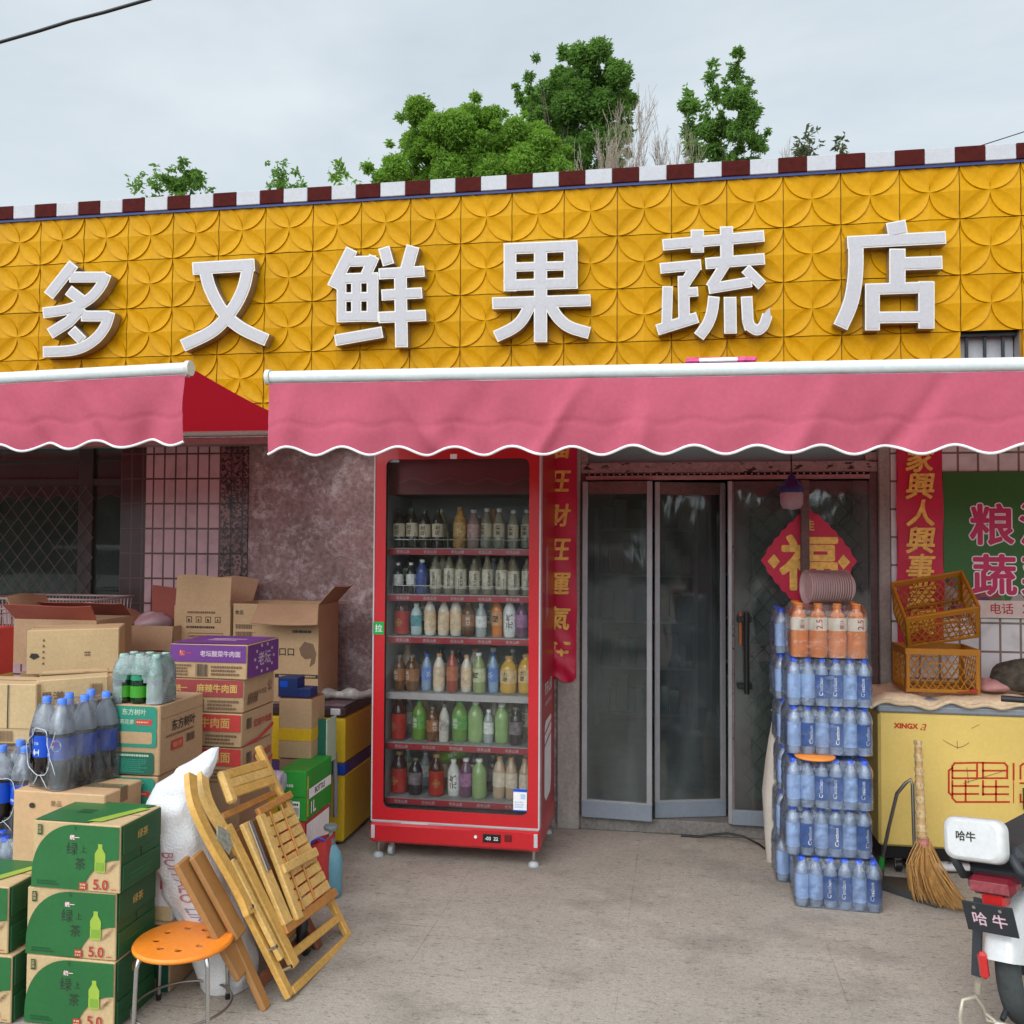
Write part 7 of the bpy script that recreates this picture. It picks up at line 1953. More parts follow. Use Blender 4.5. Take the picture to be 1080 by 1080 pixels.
carton('fruit_carton', 'pale orange fruit carton with round air holes, under the right cola pack', px0 - 0.005, px1 + 0.015, -2.10, -1.87, 0.002, PB, mat('peach_carton', (0.55, 0.34, 0.18), rough=0.8, var=0.1), None, 0, hole_deco, True)
q0 = at(30, 880, -1.90)
cola_pack('cola_pack', 'film-wrapped pack of big blue-labelled cola bottles at the left edge, lower than the other', q0.x - 0.21, -1.90, q0.z, 0.20, 6)
carton('support_carton', 'plain brown carton under the left cola pack', q0.x - 0.29, q0.x + 0.02, -1.90, -1.62, 0.002, q0.z - 0.003, M_KRAFTD, None, 0, None, True)
# small blue-capped pack at the left edge
t = thing('water_pack', 'film-wrapped pack of blue-capped water bottles at the left edge, above the green cartons', 'water pack', (1.30, -2.075, 0.30), 0)
for i in range(4):
    for j in range(2):
        add_bottle_parts(t, 'bottle', 0.0305, 0.212, M_WATER, M_CAPB, M_PBLUE, (0.2, 0.6), None, 12, 0, None, Matrix.Translation((0.031 + i * 0.061, 0.031 + j * 0.061, 0)))
pack_film(t, 0.245, 0.123, 0.208, M_FILMG, None, 0.74, 0.003, 13)
carton('support_carton', 'low plain carton under the blue-capped water pack at the left edge', 1.30, 1.54, -2.075, -1.93, 0.002, 0.297, M_KRAFTD, None, 0, None, False)
M_FILMH = clear('hazy_shrink_film', tint=(0.9, 0.92, 0.94), body=(0.52, 0.58, 0.60), fac=0.22, rough=0.16, bump=0.8, bscale=24, noise=0.35, nscale=9)
# green bottle pack on the tea leaf cartons
t = thing('drink_pack', 'film-wrapped pack of green bottles on the topmost tea leaf carton', 'drink pack', (lx0 + 0.005, -1.845, 0.981), 0)
r = 0.0345; h = 0.185
for i in range(3):
    for j in range(2):
        Mx = Matrix.Translation((r + i * 2 * r, r + j * 2 * r, 0))
        b = MB(); b.lathe([(r * 0.85, 0), (r, 0.01), (r, h * 0.48)], M_DARKGREEN, 14, Mx, capt=False); b.lathe([(r, h * 0.48), (r, h * 0.60), (r * 0.8, h * 0.78), (r * 0.45, h * 0.93), (r * 0.43, h * 0.95)], M_SPRITE, 14, Mx, capb=False); body = b.build('bottle', t)
        c_ = MB(); c_.lathe([(r * 0.46, h * 0.94), (r * 0.46, h), (r * 0.4, h + 0.003)], mat('pale_green_cap', (0.30, 0.50, 0.40), rough=0.4), 10, Mx); c_.build('cap', body)
        l = MB(); l.lathe([(r + 0.001, h * 0.12), (r + 0.001, h * 0.36)], mat('bright_green_label', (0.05, 0.28, 0.02), rough=0.4), 14, Mx, capb=False, capt=False); l.build('bottle_label', body)
pack_film(t, 6 * r, 4 * r, h, M_FILMH, (0.5, 0.20, 0.32, 0.42), 0.60, 0.003, 15)

# open cartons along the top of the pile
def open_carton(name, label, x, y, z, W, D, H, material, flaps, rz=0.0, deco=None, inner=None, wall=0.005):
    """an open box: four walls, a floor and its flaps (side, length, angle from upright, tilt outward positive)"""
    inner = inner or material
    t = thing(name, label, 'open carton', (x, y, z), rz, 'opened cartons on the left pile')
    b = MB(); w = wall
    b.box(0, W, 0, w, 0, H, material); b.box(0, W, D - w, D, 0, H, material); b.box(0, w, w, D - w, 0, H, material); b.box(W - w, W, w, D - w, 0, H, material); b.box(w, W - w, w, D - w, 0.001, w, inner)
    if deco: deco(b, W, D, H)
    b.build('carton_body', t)
    for (sd, ln, ang, m_, sk) in flaps:
        a = rad(ang); c_, s_ = math.cos(a), math.sin(a)
        if sd == 'back': o, ax, out, L = (0, D - w / 2, H), (1, 0, 0), (0, 1, 0), W
        elif sd == 'front': o, ax, out, L = (0, w / 2, H), (1, 0, 0), (0, -1, 0), W
        elif sd == 'left': o, ax, out, L = (w / 2, 0, H), (0, 1, 0), (-1, 0, 0), D
        else: o, ax, out, L = (W - w / 2, 0, H), (0, 1, 0), (1, 0, 0), D
        o = Vector(o) + Vector(ax) * 0.004; up = Vector((0, 0, 1)) * c_ + Vector(out) * s_
        Fm = frame(o, ax, up); b = MB()
        nx = 8; ny = 5; pts = []
        for i in range(nx + 1):
            for k in range(ny + 1):
                u_, v_ = i / nx, k / ny
                pts.append((u_ * (L - 0.008) + sk * v_ * 0.02 * (1 if u_ > 0.5 else -1), v_ * ln * (1 + 0.04 * math.sin(u_ * 5 + ang)), 0.012 * math.sin(u_ * 3.1) * v_ + 0.008 * v_ * v_ * math.sin(u_ * 6 + ang)))
        fs = [(i * (ny + 1) + k, (i + 1) * (ny + 1) + k, (i + 1) * (ny + 1) + k + 1, i * (ny + 1) + k + 1) for i in range(nx) for k in range(ny)]
        n_ = len(pts)
        b.add(pts, fs, m_, True, Fm); b.add([(p[0], p[1], p[2] - 0.004) for p in pts], [tuple(reversed(f)) for f in fs], m_, True, Fm)
        rim = [i * (ny + 1) for i in range(nx + 1)] + [nx * (ny + 1) + k for k in range(1, ny + 1)] + [i * (ny + 1) + ny for i in range(nx - 1, -1, -1)] + [k for k in range(ny - 1, 0, -1)]
        b.add([pts[q] for q in rim] + [(pts[q][0], pts[q][1], pts[q][2] - 0.004) for q in rim], [(k, k + len(rim), (k + 1) % len(rim) + len(rim), (k + 1) % len(rim)) for k in range(len(rim))], m_, False, Fm)
        b.build('flap', t)
    return t
M_REDIN = mat('red_brown_carton', (0.27, 0.065, 0.045), rough=0.75, var=0.12)
def icon_deco(b, W, D, H):
    F = front(0, -0.0006, 0)
    for k in range(4):
        x = W * (0.22 + 0.17 * k); b.rect(x, 0.82 * H, x + 0.10 * W, 0.82 * H + 0.10 * W, M_INK, F, 0.0006); b.rect(x + 0.012 * W, 0.82 * H + 0.012 * W, x + 0.088 * W, 0.82 * H + 0.088 * W, M_KRAFT, F, 0.001)
        b.poly([(x + 0.03 * W, 0.835 * H), (x + 0.07 * W, 0.835 * H), (x + 0.05 * W, 0.82 * H + 0.075 * W)] if k % 2 else [(x + 0.03 * W, 0.832 * H), (x + 0.068 * W, 0.832 * H), (x + 0.068 * W, 0.82 * H + 0.05 * W), (x + 0.03 * W, 0.82 * H + 0.07 * W)], M_INK, F, 0.0014)
    lines(b, F, 0.24 * W, 0.91 * H, 0.86 * W, 0.95 * H, 1, M_INKB, 0.0006, 3); lines(b, F, 0.22 * W, 0.75 * H, 0.86 * W, 0.79 * H, 1, M_INK, 0.0006, 4)
    b.rect(0.25 * W, 0.58 * H, 0.88 * W, 0.71 * H, M_INKB, F, 0.0006); b.rect(0.26 * W, 0.59 * H, 0.87 * W, 0.70 * H, M_KRAFT, F, 0.001); lines(b, F, 0.28 * W, 0.61 * H, 0.85 * W, 0.69 * H, 2, M_INKB, 0.0014, 6)
tx0, tx1 = at(184, 640, -0.42).x, at(243, 640, -0.42).x
open_carton('open_carton', 'tall kraft carton with printed handling icons and its back flap standing up', tx0, -0.42, ZF, tx1 - tx0, 0.28, 0.508, M_KRAFT, [('back', 0.16, 30, M_KRAFTD, 0), ('front', 0.165, -6, M_KRAFT, 0)], 0, icon_deco)
def table_deco(b, W, D, H):
    F = front(0, -0.0006, 0)
    b.text('食品', 0.02 * W, 0.88 * H, 0.12 * W, 0.94 * H, M_INK, F, 0.0006, bold=0.02)
    for k in range(6): b.rect(0.02 * W, (0.40 + 0.075 * k) * H, 0.27 * W, (0.404 + 0.075 * k) * H, M_INKB, F, 0.0006)
    lines(b, F, 0.03 * W, 0.42 * H, 0.26 * W, 0.80 * H, 5, M_INKB, 0.0008, 8)
    b.rect(0.50 * W, 0.245 * H, W - 0.001, 0.285 * H, M_INK, F, 0.0006); lines(b, F, 0.55 * W, 0.25 * H, 0.97 * W, 0.28 * H, 1, M_KRAFT, 0.001, 2)
    b.text('口口', 0.55 * W, 0.46 * H, 0.72 * W, 0.56 * H, M_INK, F, 0.0006, bold=0.08)
    b.poly([(0.78 * W, 0.55 * H), (0.84 * W, 0.62 * H), (0.94 * W, 0.60 * H), (0.98 * W, 0.50 * H), (0.96 * W, 0.40 * H), (0.90 * W, 0.36 * H), (0.92 * W, 0.45 * H), (0.85 * W, 0.44 * H), (0.80 * W, 0.48 * H)], M_INKB, F, 0.0006)
    lines(b, F, 0.7 * W, 0.70 * H, 0.95 * W, 0.745 * H, 1, M_INK, 0.0006, 9)
rx0, rx1 = at(246, 660, -0.42).x, at(336, 660, -0.42).x
open_carton('open_carton', 'wide kraft carton with its front flap folded out over a black printed stripe', rx0, -0.42, ZF, rx1 - rx0, 0.30, 0.525, M_KRAFT, [('right', 0.13, 40, M_KRAFTD, 0), ('back', 0.15, 95, M_KRAFTD, 0)], 0, table_deco)
# its big front flap hangs out over the right-hand two thirds
hang = bpy.data.objects['open_carton.001']
b = MB(); Wc = rx1 - rx0; Fm = frame((Wc * 0.30, -0.004, 0.525), (1, 0, 0), (0, -0.82, -0.57)); pts = []; nx = 8
for i in range(nx + 1):
    for k in range(5):
        u_, v_ = i / nx, k / 4; pts.append((u_ * Wc * (0.70 + 0.06 * v_) - 0.0 * v_ + v_ * 0.02, v_ * 0.165, 0.010 * math.sin(u_ * 3) * v_))
fs = [(i * 5 + k, (i + 1) * 5 + k, (i + 1) * 5 + k + 1, i * 5 + k + 1) for i in range(nx) for k in range(4)]
b.add(pts, fs, M_KRAFTD, True, Fm); b.add([(p[0], p[1], p[2] - 0.004) for p in pts], [tuple(reversed(f)) for f in fs], M_KRAFTD, True, Fm)
b.build('flap', hang)
ox0, ox1 = at(128, 660, -0.5).x, at(184, 660, -0.5).x
def bt_deco(b, W, D, H):
    b.text('百岁山', 0.35 * W, 0.70 * H, 0.98 * W, 0.90 * H, M_INK, front(0, -0.0006, 0), 0.0006, bold=0.03)
open_carton('open_carton', 'open carton with a red brown back flap, left of the tall icon carton', ox0, -0.50, ZF, ox1 - ox0 - 0.004, 0.30, 0.40, M_KRAFTD, [('back', 0.20, 8, M_REDIN, 1), ('front', 0.14, 158, M_KRAFTD, 1), ('left', 0.12, 60, M_KRAFTD, 0)], 0, bt_deco, M_REDIN)
lump('plastic_bag', 'crumpled pinkish plastic bag stuffed in the red-flapped open carton', 'plastic bag', ((ox0 + ox1) / 2 - 0.05, -0.36, ZF + 0.40), (0.11, 0.10, 0.06), mat('pinkish_plastic', (0.55, 0.38, 0.40), rough=0.3, transl=0.3), 12)
# plain kraft box and the one under it
kx0 = at(28, 690, -1.35).x; kx1 = kx0 + (at(126, 690, -1.17).x - kx0) / math.cos(rad(27))
kz0, kz1 = at(60, 713, -1.35).z, at(60, 665.5, -1.35).z
def plain_deco(b, W, D, H):
    F = front(0, -0.003, 0); b.poly([(0.012, 0.40 * H), (0.03, 0.34 * H), (0.055, 0.40 * H), (0.045, 0.47 * H), (0.02, 0.48 * H)], M_INK, F, 0.001)
    for k in range(5): b.rect(0.17 * W, (0.22 + 0.13 * k) * H, 0.19 * W, (0.27 + 0.13 * k) * H, M_INKB, F, 0.001)
    lines(b, F, 0.62 * W, 0.38 * H, 0.70 * W, 0.50 * H, 2, M_INKB, 0.001, 4)
t = carton('kraft_carton', 'plain closed pale kraft carton with a torn hand hole, high at the left', kx0, kx1, -1.35, -1.09, kz0, kz1, M_KRAFTL, None, rad(27), plain_deco, False)
tw, th_ = kx1 - kx0, kz1 - kz0
def two_flaps(b, W, D, H):
    F = front(0, -0.003, 0); b.rect(0.62 * W, 0.26 * H, 0.635 * W, H - 0.004, M_INK, F, 0.001); b.rect(0.004, 0.255 * H, W - 0.004, 0.262 * H, M_INKB, F, 0.001); bars(b, F, 0.5 * W, 0.04 * H, 0.7 * W, 0.22 * H, M_INKB, 0.001)
carton('kraft_carton', 'worn kraft carton at the left edge with two closed end flaps and a dark slit', at(-42, 780, -1.76).x, at(34, 780, -1.76).x, -1.76, -1.58, at(20, 786, -1.76).z, at(20, 722, -1.76).z, M_KRAFTL, None, rad(4), two_flaps, False, jit=0.004)
carton('support_carton', 'plain tall brown carton under the worn carton at the left edge', at(-42, 780, -1.75).x, at(34, 780, -1.75).x - 0.02, -1.60, -1.40, 0.002, at(20, 786, -1.76).z - 0.02, M_KRAFTD, None, 0, None, False)
open_carton('open_carton', 'carton with a maroon lid flap lying open, behind the plain pale carton', at(14, 690, -1.03).x, -1.03, kz0, at(101, 690, -1.03).x - at(14, 690, -1.03).x, 0.30, th_ + 0.02, M_KRAFTD, [('front', 0.10, 40, M_REDIN, 1), ('back', 0.13, -55, M_REDIN, 1), ('left', 0.12, 25, M_KRAFTD, 0)], 0, None, M_REDIN)
# fruit-milk carton set at an angle, open end to the left
gx0 = at(37, 785, -1.72)
def fruit_deco(b, W, D, H):
    F = front(0, -0.003, 0)
    b.text('果漾', 0.07 * W, 0.58 * H, 0.38 * W, 0.88 * H, M_INKB, F, 0.001, bold=0.035)
    b.rect(0.05 * W, 0.20 * H, 0.42 * W, 0.48 * H, M_TEALD, F, 0.001); b.text('果汁', 0.08 * W, 0.24 * H, 0.38 * W, 0.44 * H, M_KRAFTL, F, 0.0016, bold=0.02)
    bars(b, F, 0.74 * W, 0.55 * H, 0.92 * W, 0.90 * H, M_INKB, 0.001)
    L = lside(-0.003, D, 0)
    b.rect(D * 0.48, 0.28 * H, D * 0.50, H - 0.004, M_INK, L, 0.001); bars(b, L, 0.05 * D, 0.02 * H, 0.35 * D, 0.24 * H, M_INKB, 0.001); lines(b, L, 0.45 * D, 0.03 * H, 0.92 * D, 0.22 * H, 3, M_INKB, 0.001, 4)
    b.poly([(0.08 * D + 0.02 * math.cos(a), 0.68 * H + 0.05 * math.sin(a)) for a in [k * math.pi / 5 for k in range(10)]], M_KRAFTD, L, 0.0012)
t = carton('drink_carton', 'worn kraft carton with dark fruit writing, turned corner-on at the left', gx0.x, gx0.x + 0.27, -1.72, -1.42, gx0.z, gx0.z + 0.262, M_KRAFTL, None, rad(33), fruit_deco, True, jit=0.004)
carton('support_carton', 'plain tall brown carton under the corner-on fruit carton', gx0.x - 0.13, gx0.x + 0.2, -1.60, -1.32, 0.002, gx0.z - 0.003, M_KRAFTD, None, 0, None, True)
zz = at(100, 745, -1.25)
def bk_deco(b, W, D, H): b.text('饮品', 0.60 * W, 0.62 * H, 0.95 * W, 0.86 * H, M_INK, front(0, -0.003, 0), 0.001, bold=0.03)
carton('kraft_carton', 'brown kraft carton below the plain pale one, half hidden by the cola pack', at(20, 740, -1.24).x, at(128, 740, -1.24).x, -1.24, -0.92, 0.50, kz0 - 0.003, M_KRAFT, None, 0, bk_deco, True)
carton('support_carton', 'plain brown carton at the bottom behind the cola packs', at(20, 740, -1.24).x, at(128, 740, -1.24).x, -1.23, -0.90, 0.002, 0.497, M_KRAFTD, None, 0, None, True)
# red item at the left edge
b = MB(); b.box(0, 0.06, 0, 0.2, 0, 0.26, M_REDP, 0.006); b.box(-0.001, 0.061, -0.001, 0.2, 0.0, 0.05, M_GOLDPR, 0.004)
o = tag(b.build('red_carton'), 'narrow red packet standing upright at the left edge beside the cartons', 'packet'); o.location = (at(2, 725, -1.5).x - 0.16, -1.5, at(2, 725, -1.5).z - 0.01)
# wire cart on the freezer end, below the window
M_WIRE = mat('pale_wire', (0.42, 0.34, 0.32), rough=0.4, metal=0.3)
wx0, wx1 = 0.0, at(101, 650, -0.45).x; wz1 = at(60, 632, -0.45).z; wz0 = wz1 - 0.30
t = thing('wire_basket', 'pale wire basket standing below the barred window at the left edge', 'basket', (wx0, -0.45, 0))
b = MB(); W2 = wx1 - wx0
for zq in (wz0, wz0 + 0.1, wz0 + 0.2): b.tube([(0.03, 0, zq), (W2 - 0.04, 0, zq), (W2 - 0.04, 0.36, zq), (0.03, 0.36, zq)], 0.003, M_WIRE, n=5, closed=True, smooth=False)
n_ = 30
for k in range(n_):
    x = 0.03 + (W2 - 0.07) * k / (n_ - 1)
    b.tube([(x, 0, wz0), (x, -0.004, wz1)], 0.0022, M_WIRE, n=4, caps=False); b.tube([(x, 0.36, wz0), (x, 0.364, wz1)], 0.0022, M_WIRE, n=4, caps=False)
for k in range(12):
    y = 0.36 * k / 11
    b.tube([(W2 - 0.04, y, wz0), (W2 - 0.01, y, wz1)], 0.0022, M_WIRE, n=4, caps=False); b.tube([(0.03, y, wz0), (0, y, wz1)], 0.0022, M_WIRE, n=4, caps=False)
b.build('wire_mesh', t)
b = MB(); b.tube([(0, -0.005, wz1), (W2, -0.005, wz1), (W2, 0.365, wz1), (0, 0.365, wz1)], 0.0065, M_WIRE, n=8, closed=True); b.tube([(0, -0.008, wz1 - 0.07), (W2 - 0.02, -0.008, wz1 - 0.015)], 0.005, M_WIRE, n=6); b.build('top_rim', t)
for x, y in ((0.05, 0.02), (W2 - 0.06, 0.02), (0.05, 0.34), (W2 - 0.06, 0.34)):
    b = MB(); b.tube([(x, y, wz0), (x, y, 0.0)], 0.009, M_WIRE, n=8); b.build('leg', t)
# film roll on the freezer lid and small boxes
M_ROLL = clear('clear_plastic_wrap', tint=(0.9, 0.9, 0.88), body=(0.42, 0.39, 0.36), fac=0.55, rough=0.15, bump=1.0, bscale=30, noise=0.4, nscale=20)
b = MB(); rr = random.Random(3); pts = [(0.27 * k / 14, 0.06 * math.sin(k * 0.5) * 0.3 + 0.10 * k / 14, 0.034 + 0.006 * math.sin(k)) for k in range(15)]
b.tube(pts, [0.026 + 0.006 * math.sin(k * 0.9 + 0.6) - 0.012 * (k in (0, 14)) for k in range(15)], M_ROLL, n=11)
o = tag(b.build('plastic_wrap'), 'twisted clear plastic wrapping lying on the deep yellow freezer by the fridge', 'plastic wrap'); o.location = (at(335, 735, -0.40).x, -0.36, ZF + 0.0)
bx = at(293, 770, -0.80)
bz0, bz1 = at(310, 800, -0.80).z, at(310, 737, -0.80).z
carton('support_carton', 'plain low carton hidden under the yellow-taped brown box', at(294, 770, -0.8).x, at(328, 770, -0.8).x, -0.795, -0.60, 0.002, bz0 - 0.003, M_KRAFTD, None, 0, None, False)
def ytape(b, W, D, H):
    b.box(-0.002, W + 0.002, -0.0025, D + 0.002, 0.30 * H, 0.50 * H, mat('yellow_tape', (0.60, 0.36, 0.02), rough=0.35))
    T = topf(0, 0, H + 0.0032); b.rect(0.0, 0.0, W, D, M_REDIN, T, 0)
carton('taped_carton', 'small brown box bound with yellow tape, beside the noodle cartons', at(294, 770, -0.8).x, at(328, 770, -0.8).x, -0.80, -0.62, bz0, bz1, M_KRAFT, None, 0, ytape, False)
M_NAVY = mat('navy_box', (0.012, 0.028, 0.12), rough=0.5)
b = MB(); b.box(0, 0.10, 0, 0.10, 0, 0.095, M_NAVY, 0.003); b.box(0.10, 0.17, 0.0, 0.10, 0, 0.045, M_NAVY, 0.003)
b.rect(0.01, 0.05, 0.05, 0.08, M_PBLUE, front(0, -0.0005, 0), 0)
o = tag(b.build('navy_box'), 'little navy box with a stepped top on the yellow-taped brown box', 'box'); o.location = (at(294, 735, -0.78).x, -0.79, bz1 + 0.005)
# upright green tray, green carton, red-edged box, red bag, jug
def plate_deco(b, W, D, H):
    F = front(0, -0.003, 0); b.text('绿牌', 0.06 * W, 0.62 * H, 0.12 * W, 0.76 * H, M_INKW, F, 0.001); lines(b, F, 0.14 * W, 0.66 * H, 0.62 * W, 0.76 * H, 1, M_PALEPR, 0.001, 4)
    b.rect(0.45 * W, 0.06 * H, 0.80 * W, 0.40 * H, M_INKW, F, 0.001); bars(b, F, 0.48 * W, 0.10 * H, 0.78 * W, 0.28 * H, M_INK, 0.0016); lines(b, F, 0.48 * W, 0.30 * H, 0.78 * W, 0.38 * H, 1, M_INK, 0.0016, 3)
    b.rect(0, 0.485 * H, W, 0.495 * H, M_GRND, F, 0.001)
    S = rside(W + 0.003, 0, 0); b.rect(0.05 * D, 0.42 * H, 0.95 * D, 0.62 * H, M_INKW, S, 0.001); b.text('BOTTLE', 0.12 * D, 0.46 * H, 0.88 * D, 0.58 * H, M_INK, S, 0.0016, bold=0.03)
    b.rect(0.0, 0.02, 0.08 * D, H * 0.9, M_LIME, S, 0.001); b.text('1L', 0.12 * D, 0.10 * H, 0.4 * D, 0.34 * H, M_INKW, S, 0.001, bold=0.03)
M_BRGREEN = mat('bright_green_carton', (0.025, 0.26, 0.03), rough=0.5, var=0.12)
cx0, cx1 = at(300, 840, -1.05).x, at(322.5, 840, -1.05).x; cz0, cz1 = at(322, 867, -1.05).z, at(322, 814, -1.05).z
cx0 -= 0.035
carton('bright_carton', 'bright green carton with a barcode, between the folded chair and the deep yellow freezer', cx0, cx1, -1.05, -0.72, cz0, cz1, M_BRGREEN, None, 0, plate_deco, False)
def re_deco(b, W, D, H):
    S = rside(W + 0.003, 0, 0); b.rect(0.03 * D, 0.06, 0.97 * D, H - 0.012, M_INKW, S, 0.001)
carton('red_edged_carton', 'white carton with red edges under the bright green one', cx0 + 0.005, cx1 - 0.004, -1.045, -0.74, 0.002, cz0 - 0.003, M_REDP, None, 0, re_deco, False)
b = MB(); b.box(0, 0.10, 0, 0.02, 0, 0.225, M_TEALD, 0.002); b.box(0, 0.012, 0.02, 0.20, 0, 0.225, M_TEALD, 0.002); b.box(0.012, 0.09, 0.0195, 0.0215, 0.02, 0.20, M_PALEPR)
p_ = at(288, 816, -1.0)
b.box(0.10, 0.106, 0.0, 0.13, 0, 0.225, M_PALEPR, 0.001)
o = tag(b.build('green_tray'), 'upright dark green tray leaning behind the bright green carton', 'tray'); o.location = (p_.x, -0.71, cz1 - 0.02)
o.location = (p_.x + 0.05, -0.712, cz1 - 0.05)
M_STRIPED = mat('blue_white_bag', (0.42, 0.42, 0.42), rough=0.5, var=0.2)
b = MB(); q_ = at(322, 818, -0.62)
for k, m_ in enumerate((M_STRIPED, M_STRIPED, mat('bag_blue', (0.03, 0.10, 0.32), rough=0.5), M_STRIPED, mat('bag_grey', (0.20, 0.20, 0.20), rough=0.5))):
    b.tube([(0.032 * k, 0.0, -0.22), (0.032 * k + 0.004, 0.0, 0.0), (0.032 * k + 0.012, 0.01, 0.09), (0.032 * k + 0.008, 0.05, 0.115)], [0.019, 0.019, 0.018, 0.014], m_, n=8)
b.tube([(0.165, 0.0, 0.11), (0.175, -0.01, -0.05), (0.172, 0.0, -0.22)], 0.013, mat('bag_grey', (0, 0, 0)), n=8)
o = tag(b.build('striped_bag'), 'blue, white and grey striped bag rolled upright behind the bright green carton', 'bag'); o.location = (at(316, 818, -0.62).x, -0.56, q_.z)
t = thing('shopping_bag', 'red shopping bag standing between the folded chair and the light blue jug', 'bag', (at(322, 940, -1.2).x, -1.20, 0.0))
wb = at(343, 905, -1.2).x - at(322, 905, -1.2).x
b = MB(); b.add([(0, 0, 0.002), (wb, 0, 0.002), (wb, 0.16, 0.002), (0, 0.16, 0.002), (0.0, 0.02, 0.24), (wb - 0.005, 0.02, 0.28), (wb - 0.005, 0.13, 0.28), (0.0, 0.13, 0.25)], [(3, 2, 1, 0), (0, 1, 5, 4), (1, 2, 6, 5), (2, 3, 7, 6), (3, 0, 4, 7)], M_REDP); b.build('bag_body', t)
b = MB(); b.tube([(0.01, 0.02, 0.24), (0.03, 0.0, 0.275), (0.055, 0.01, 0.29), (wb - 0.01, 0.02, 0.275)], 0.005, M_PBLUE, n=6); b.build('blue_strap', t)
t = thing('water_jug', 'light blue plastic jug on the ground between the chair and the deep yellow freezer', 'jug', (at(346, 945, -1.10).x + 0.01, -1.10, 0.0))
M_JUG = mat('light_blue_plastic', (0.20, 0.46, 0.55), rough=0.3, transl=0.25)
b = MB(); b.lathe([(0.045, 0.002), (0.053, 0.015), (0.055, 0.15), (0.047, 0.195), (0.028, 0.225), (0.018, 0.235)], M_JUG, 20); b.build('jug_body', t)
b = MB(); b.lathe([(0.02, 0.234), (0.02, 0.262)], mat('grey_sprayer', (0.16, 0.19, 0.20), rough=0.4), 12); b.tube([(0, 0, 0.262), (0, 0, 0.30)], 0.009, M_STRIPED, n=8); b.lathe([(0.03, 0.30), (0.034, 0.312), (0.03, 0.32)], mat('grey_sprayer', (0, 0, 0)), 14); b.build('sprayer_top', t)
b = MB(); b.lathe([(0.05, 0), (0.055, 0.02), (0.052, 0.09), (0.045, 0.10)], mat('violet_white_roll', (0.42, 0.36, 0.45), rough=0.4, var=0.6, scale=26), 18, frame((0, 0, 0.055), (0, 1, 0), (0, 0, 1)))
o = tag(b.build('wrapped_roll'), 'violet and white wrapped roll peeping out behind the folded chair', 'roll'); p_ = at(290, 826, -1.10); o.location = (p_.x - 0.06, -1.10, p_.z - 0.05)

# woven white sack
M_WOVEN = mat('woven_white_sack', (0.68, 0.67, 0.67), rough=0.6, var=0.08, scale=6, bump=0.5, bscale=120)
t = thing('woven_sack', 'white woven sack leaning beside the folded chair, its neck pulled up', 'sack', (2.28, -1.96, 0))
b = MB(); n_ = 40; lv = []
keys = [(0.0, 2.297, -1.95, 0.088, 0.085), (0.05, 2.295, -1.95, 0.103, 0.095), (0.20, 2.255, -1.955, 0.115, 0.10), (0.36, 2.170, -1.96, 0.120, 0.10), (0.50, 2.098, -1.96, 0.118, 0.098), (0.62, 2.080, -1.955, 0.105, 0.085), (0.70, 2.098, -1.95, 0.092, 0.060), (0.76, 2.145, -1.94, 0.072, 0.035), (0.81, 2.190, -1.93, 0.040, 0.018), (0.845, 2.222, -1.925, 0.012, 0.008)]
M2 = 44
def kint(z_):
    for a, c_ in zip(keys, keys[1:]):
        if a[0] <= z_ <= c_[0]:
            s_ = (z_ - a[0]) / (c_[0] - a[0]); s_ = s_ * s_ * (3 - 2 * s_); return [a[i] + (c_[i] - a[i]) * s_ for i in range(5)]
    return list(keys[-1])
vs = []
for i in range(M2 + 1):
    z_ = 0.845 * i / M2; _, cx, cy, rx, ry = kint(z_)
    for k in range(n_):
        a = 2 * math.pi * k / n_
        f = 1 + 0.035 * math.sin(3 * a + z_ * 16) + 0.03 * math.sin(7 * a - z_ * 25 + 1) + 0.022 * math.sin(z_ * 55 + 2.5 * math.sin(a * 2)) + 0.02 * math.sin(11 * a + z_ * 40)
        vs.append((cx + rx * f * math.copysign(abs(math.cos(a)) ** 0.8, math.cos(a)) - 2.28, cy + ry * f * math.copysign(abs(math.sin(a)) ** 0.8, math.sin(a)) + 1.96, z_ + 0.002))
b.add(vs, [(i * n_ + k, i * n_ + (k + 1) % n_, (i + 1) * n_ + (k + 1) % n_, (i + 1) * n_ + k) for i in range(M2) for k in range(n_)], M_WOVEN, True)
b.add(vs[:n_], [tuple(reversed(range(n_)))], M_WOVEN)
def on_sack(s, z0_, z1_, a0, material, hgt):
    v2, f2, (xa, ya, xb, yb) = glyphs(s, 0.0); L = xb - xa; out = []
    for x, y in v2:
        u_ = z1_ - (x - xa) / L * (z1_ - z0_); _, cx, cy, rx, ry = kint(u_); a = a0 + ((y - ya) / (yb - ya) - 0.5) * hgt
        f = 1.075; out.append((cx + rx * f * math.copysign(abs(math.cos(a)) ** 0.8, math.cos(a)) - 2.28, cy + ry * f * math.copysign(abs(math.sin(a)) ** 0.8, math.sin(a)) + 1.96, u_))
    b.add(out, f2, material)
on_sack('BUFFALO', 0.33, 0.50, rad(-84), mat('faded_red_print', (0.42, 0.16, 0.18), rough=0.6), 0.25)
on_sack('LIMITED', 0.18, 0.31, rad(-84), mat('faded_blue_print', (0.25, 0.25, 0.38), rough=0.6), 0.25)
b.build('sack_body', t)
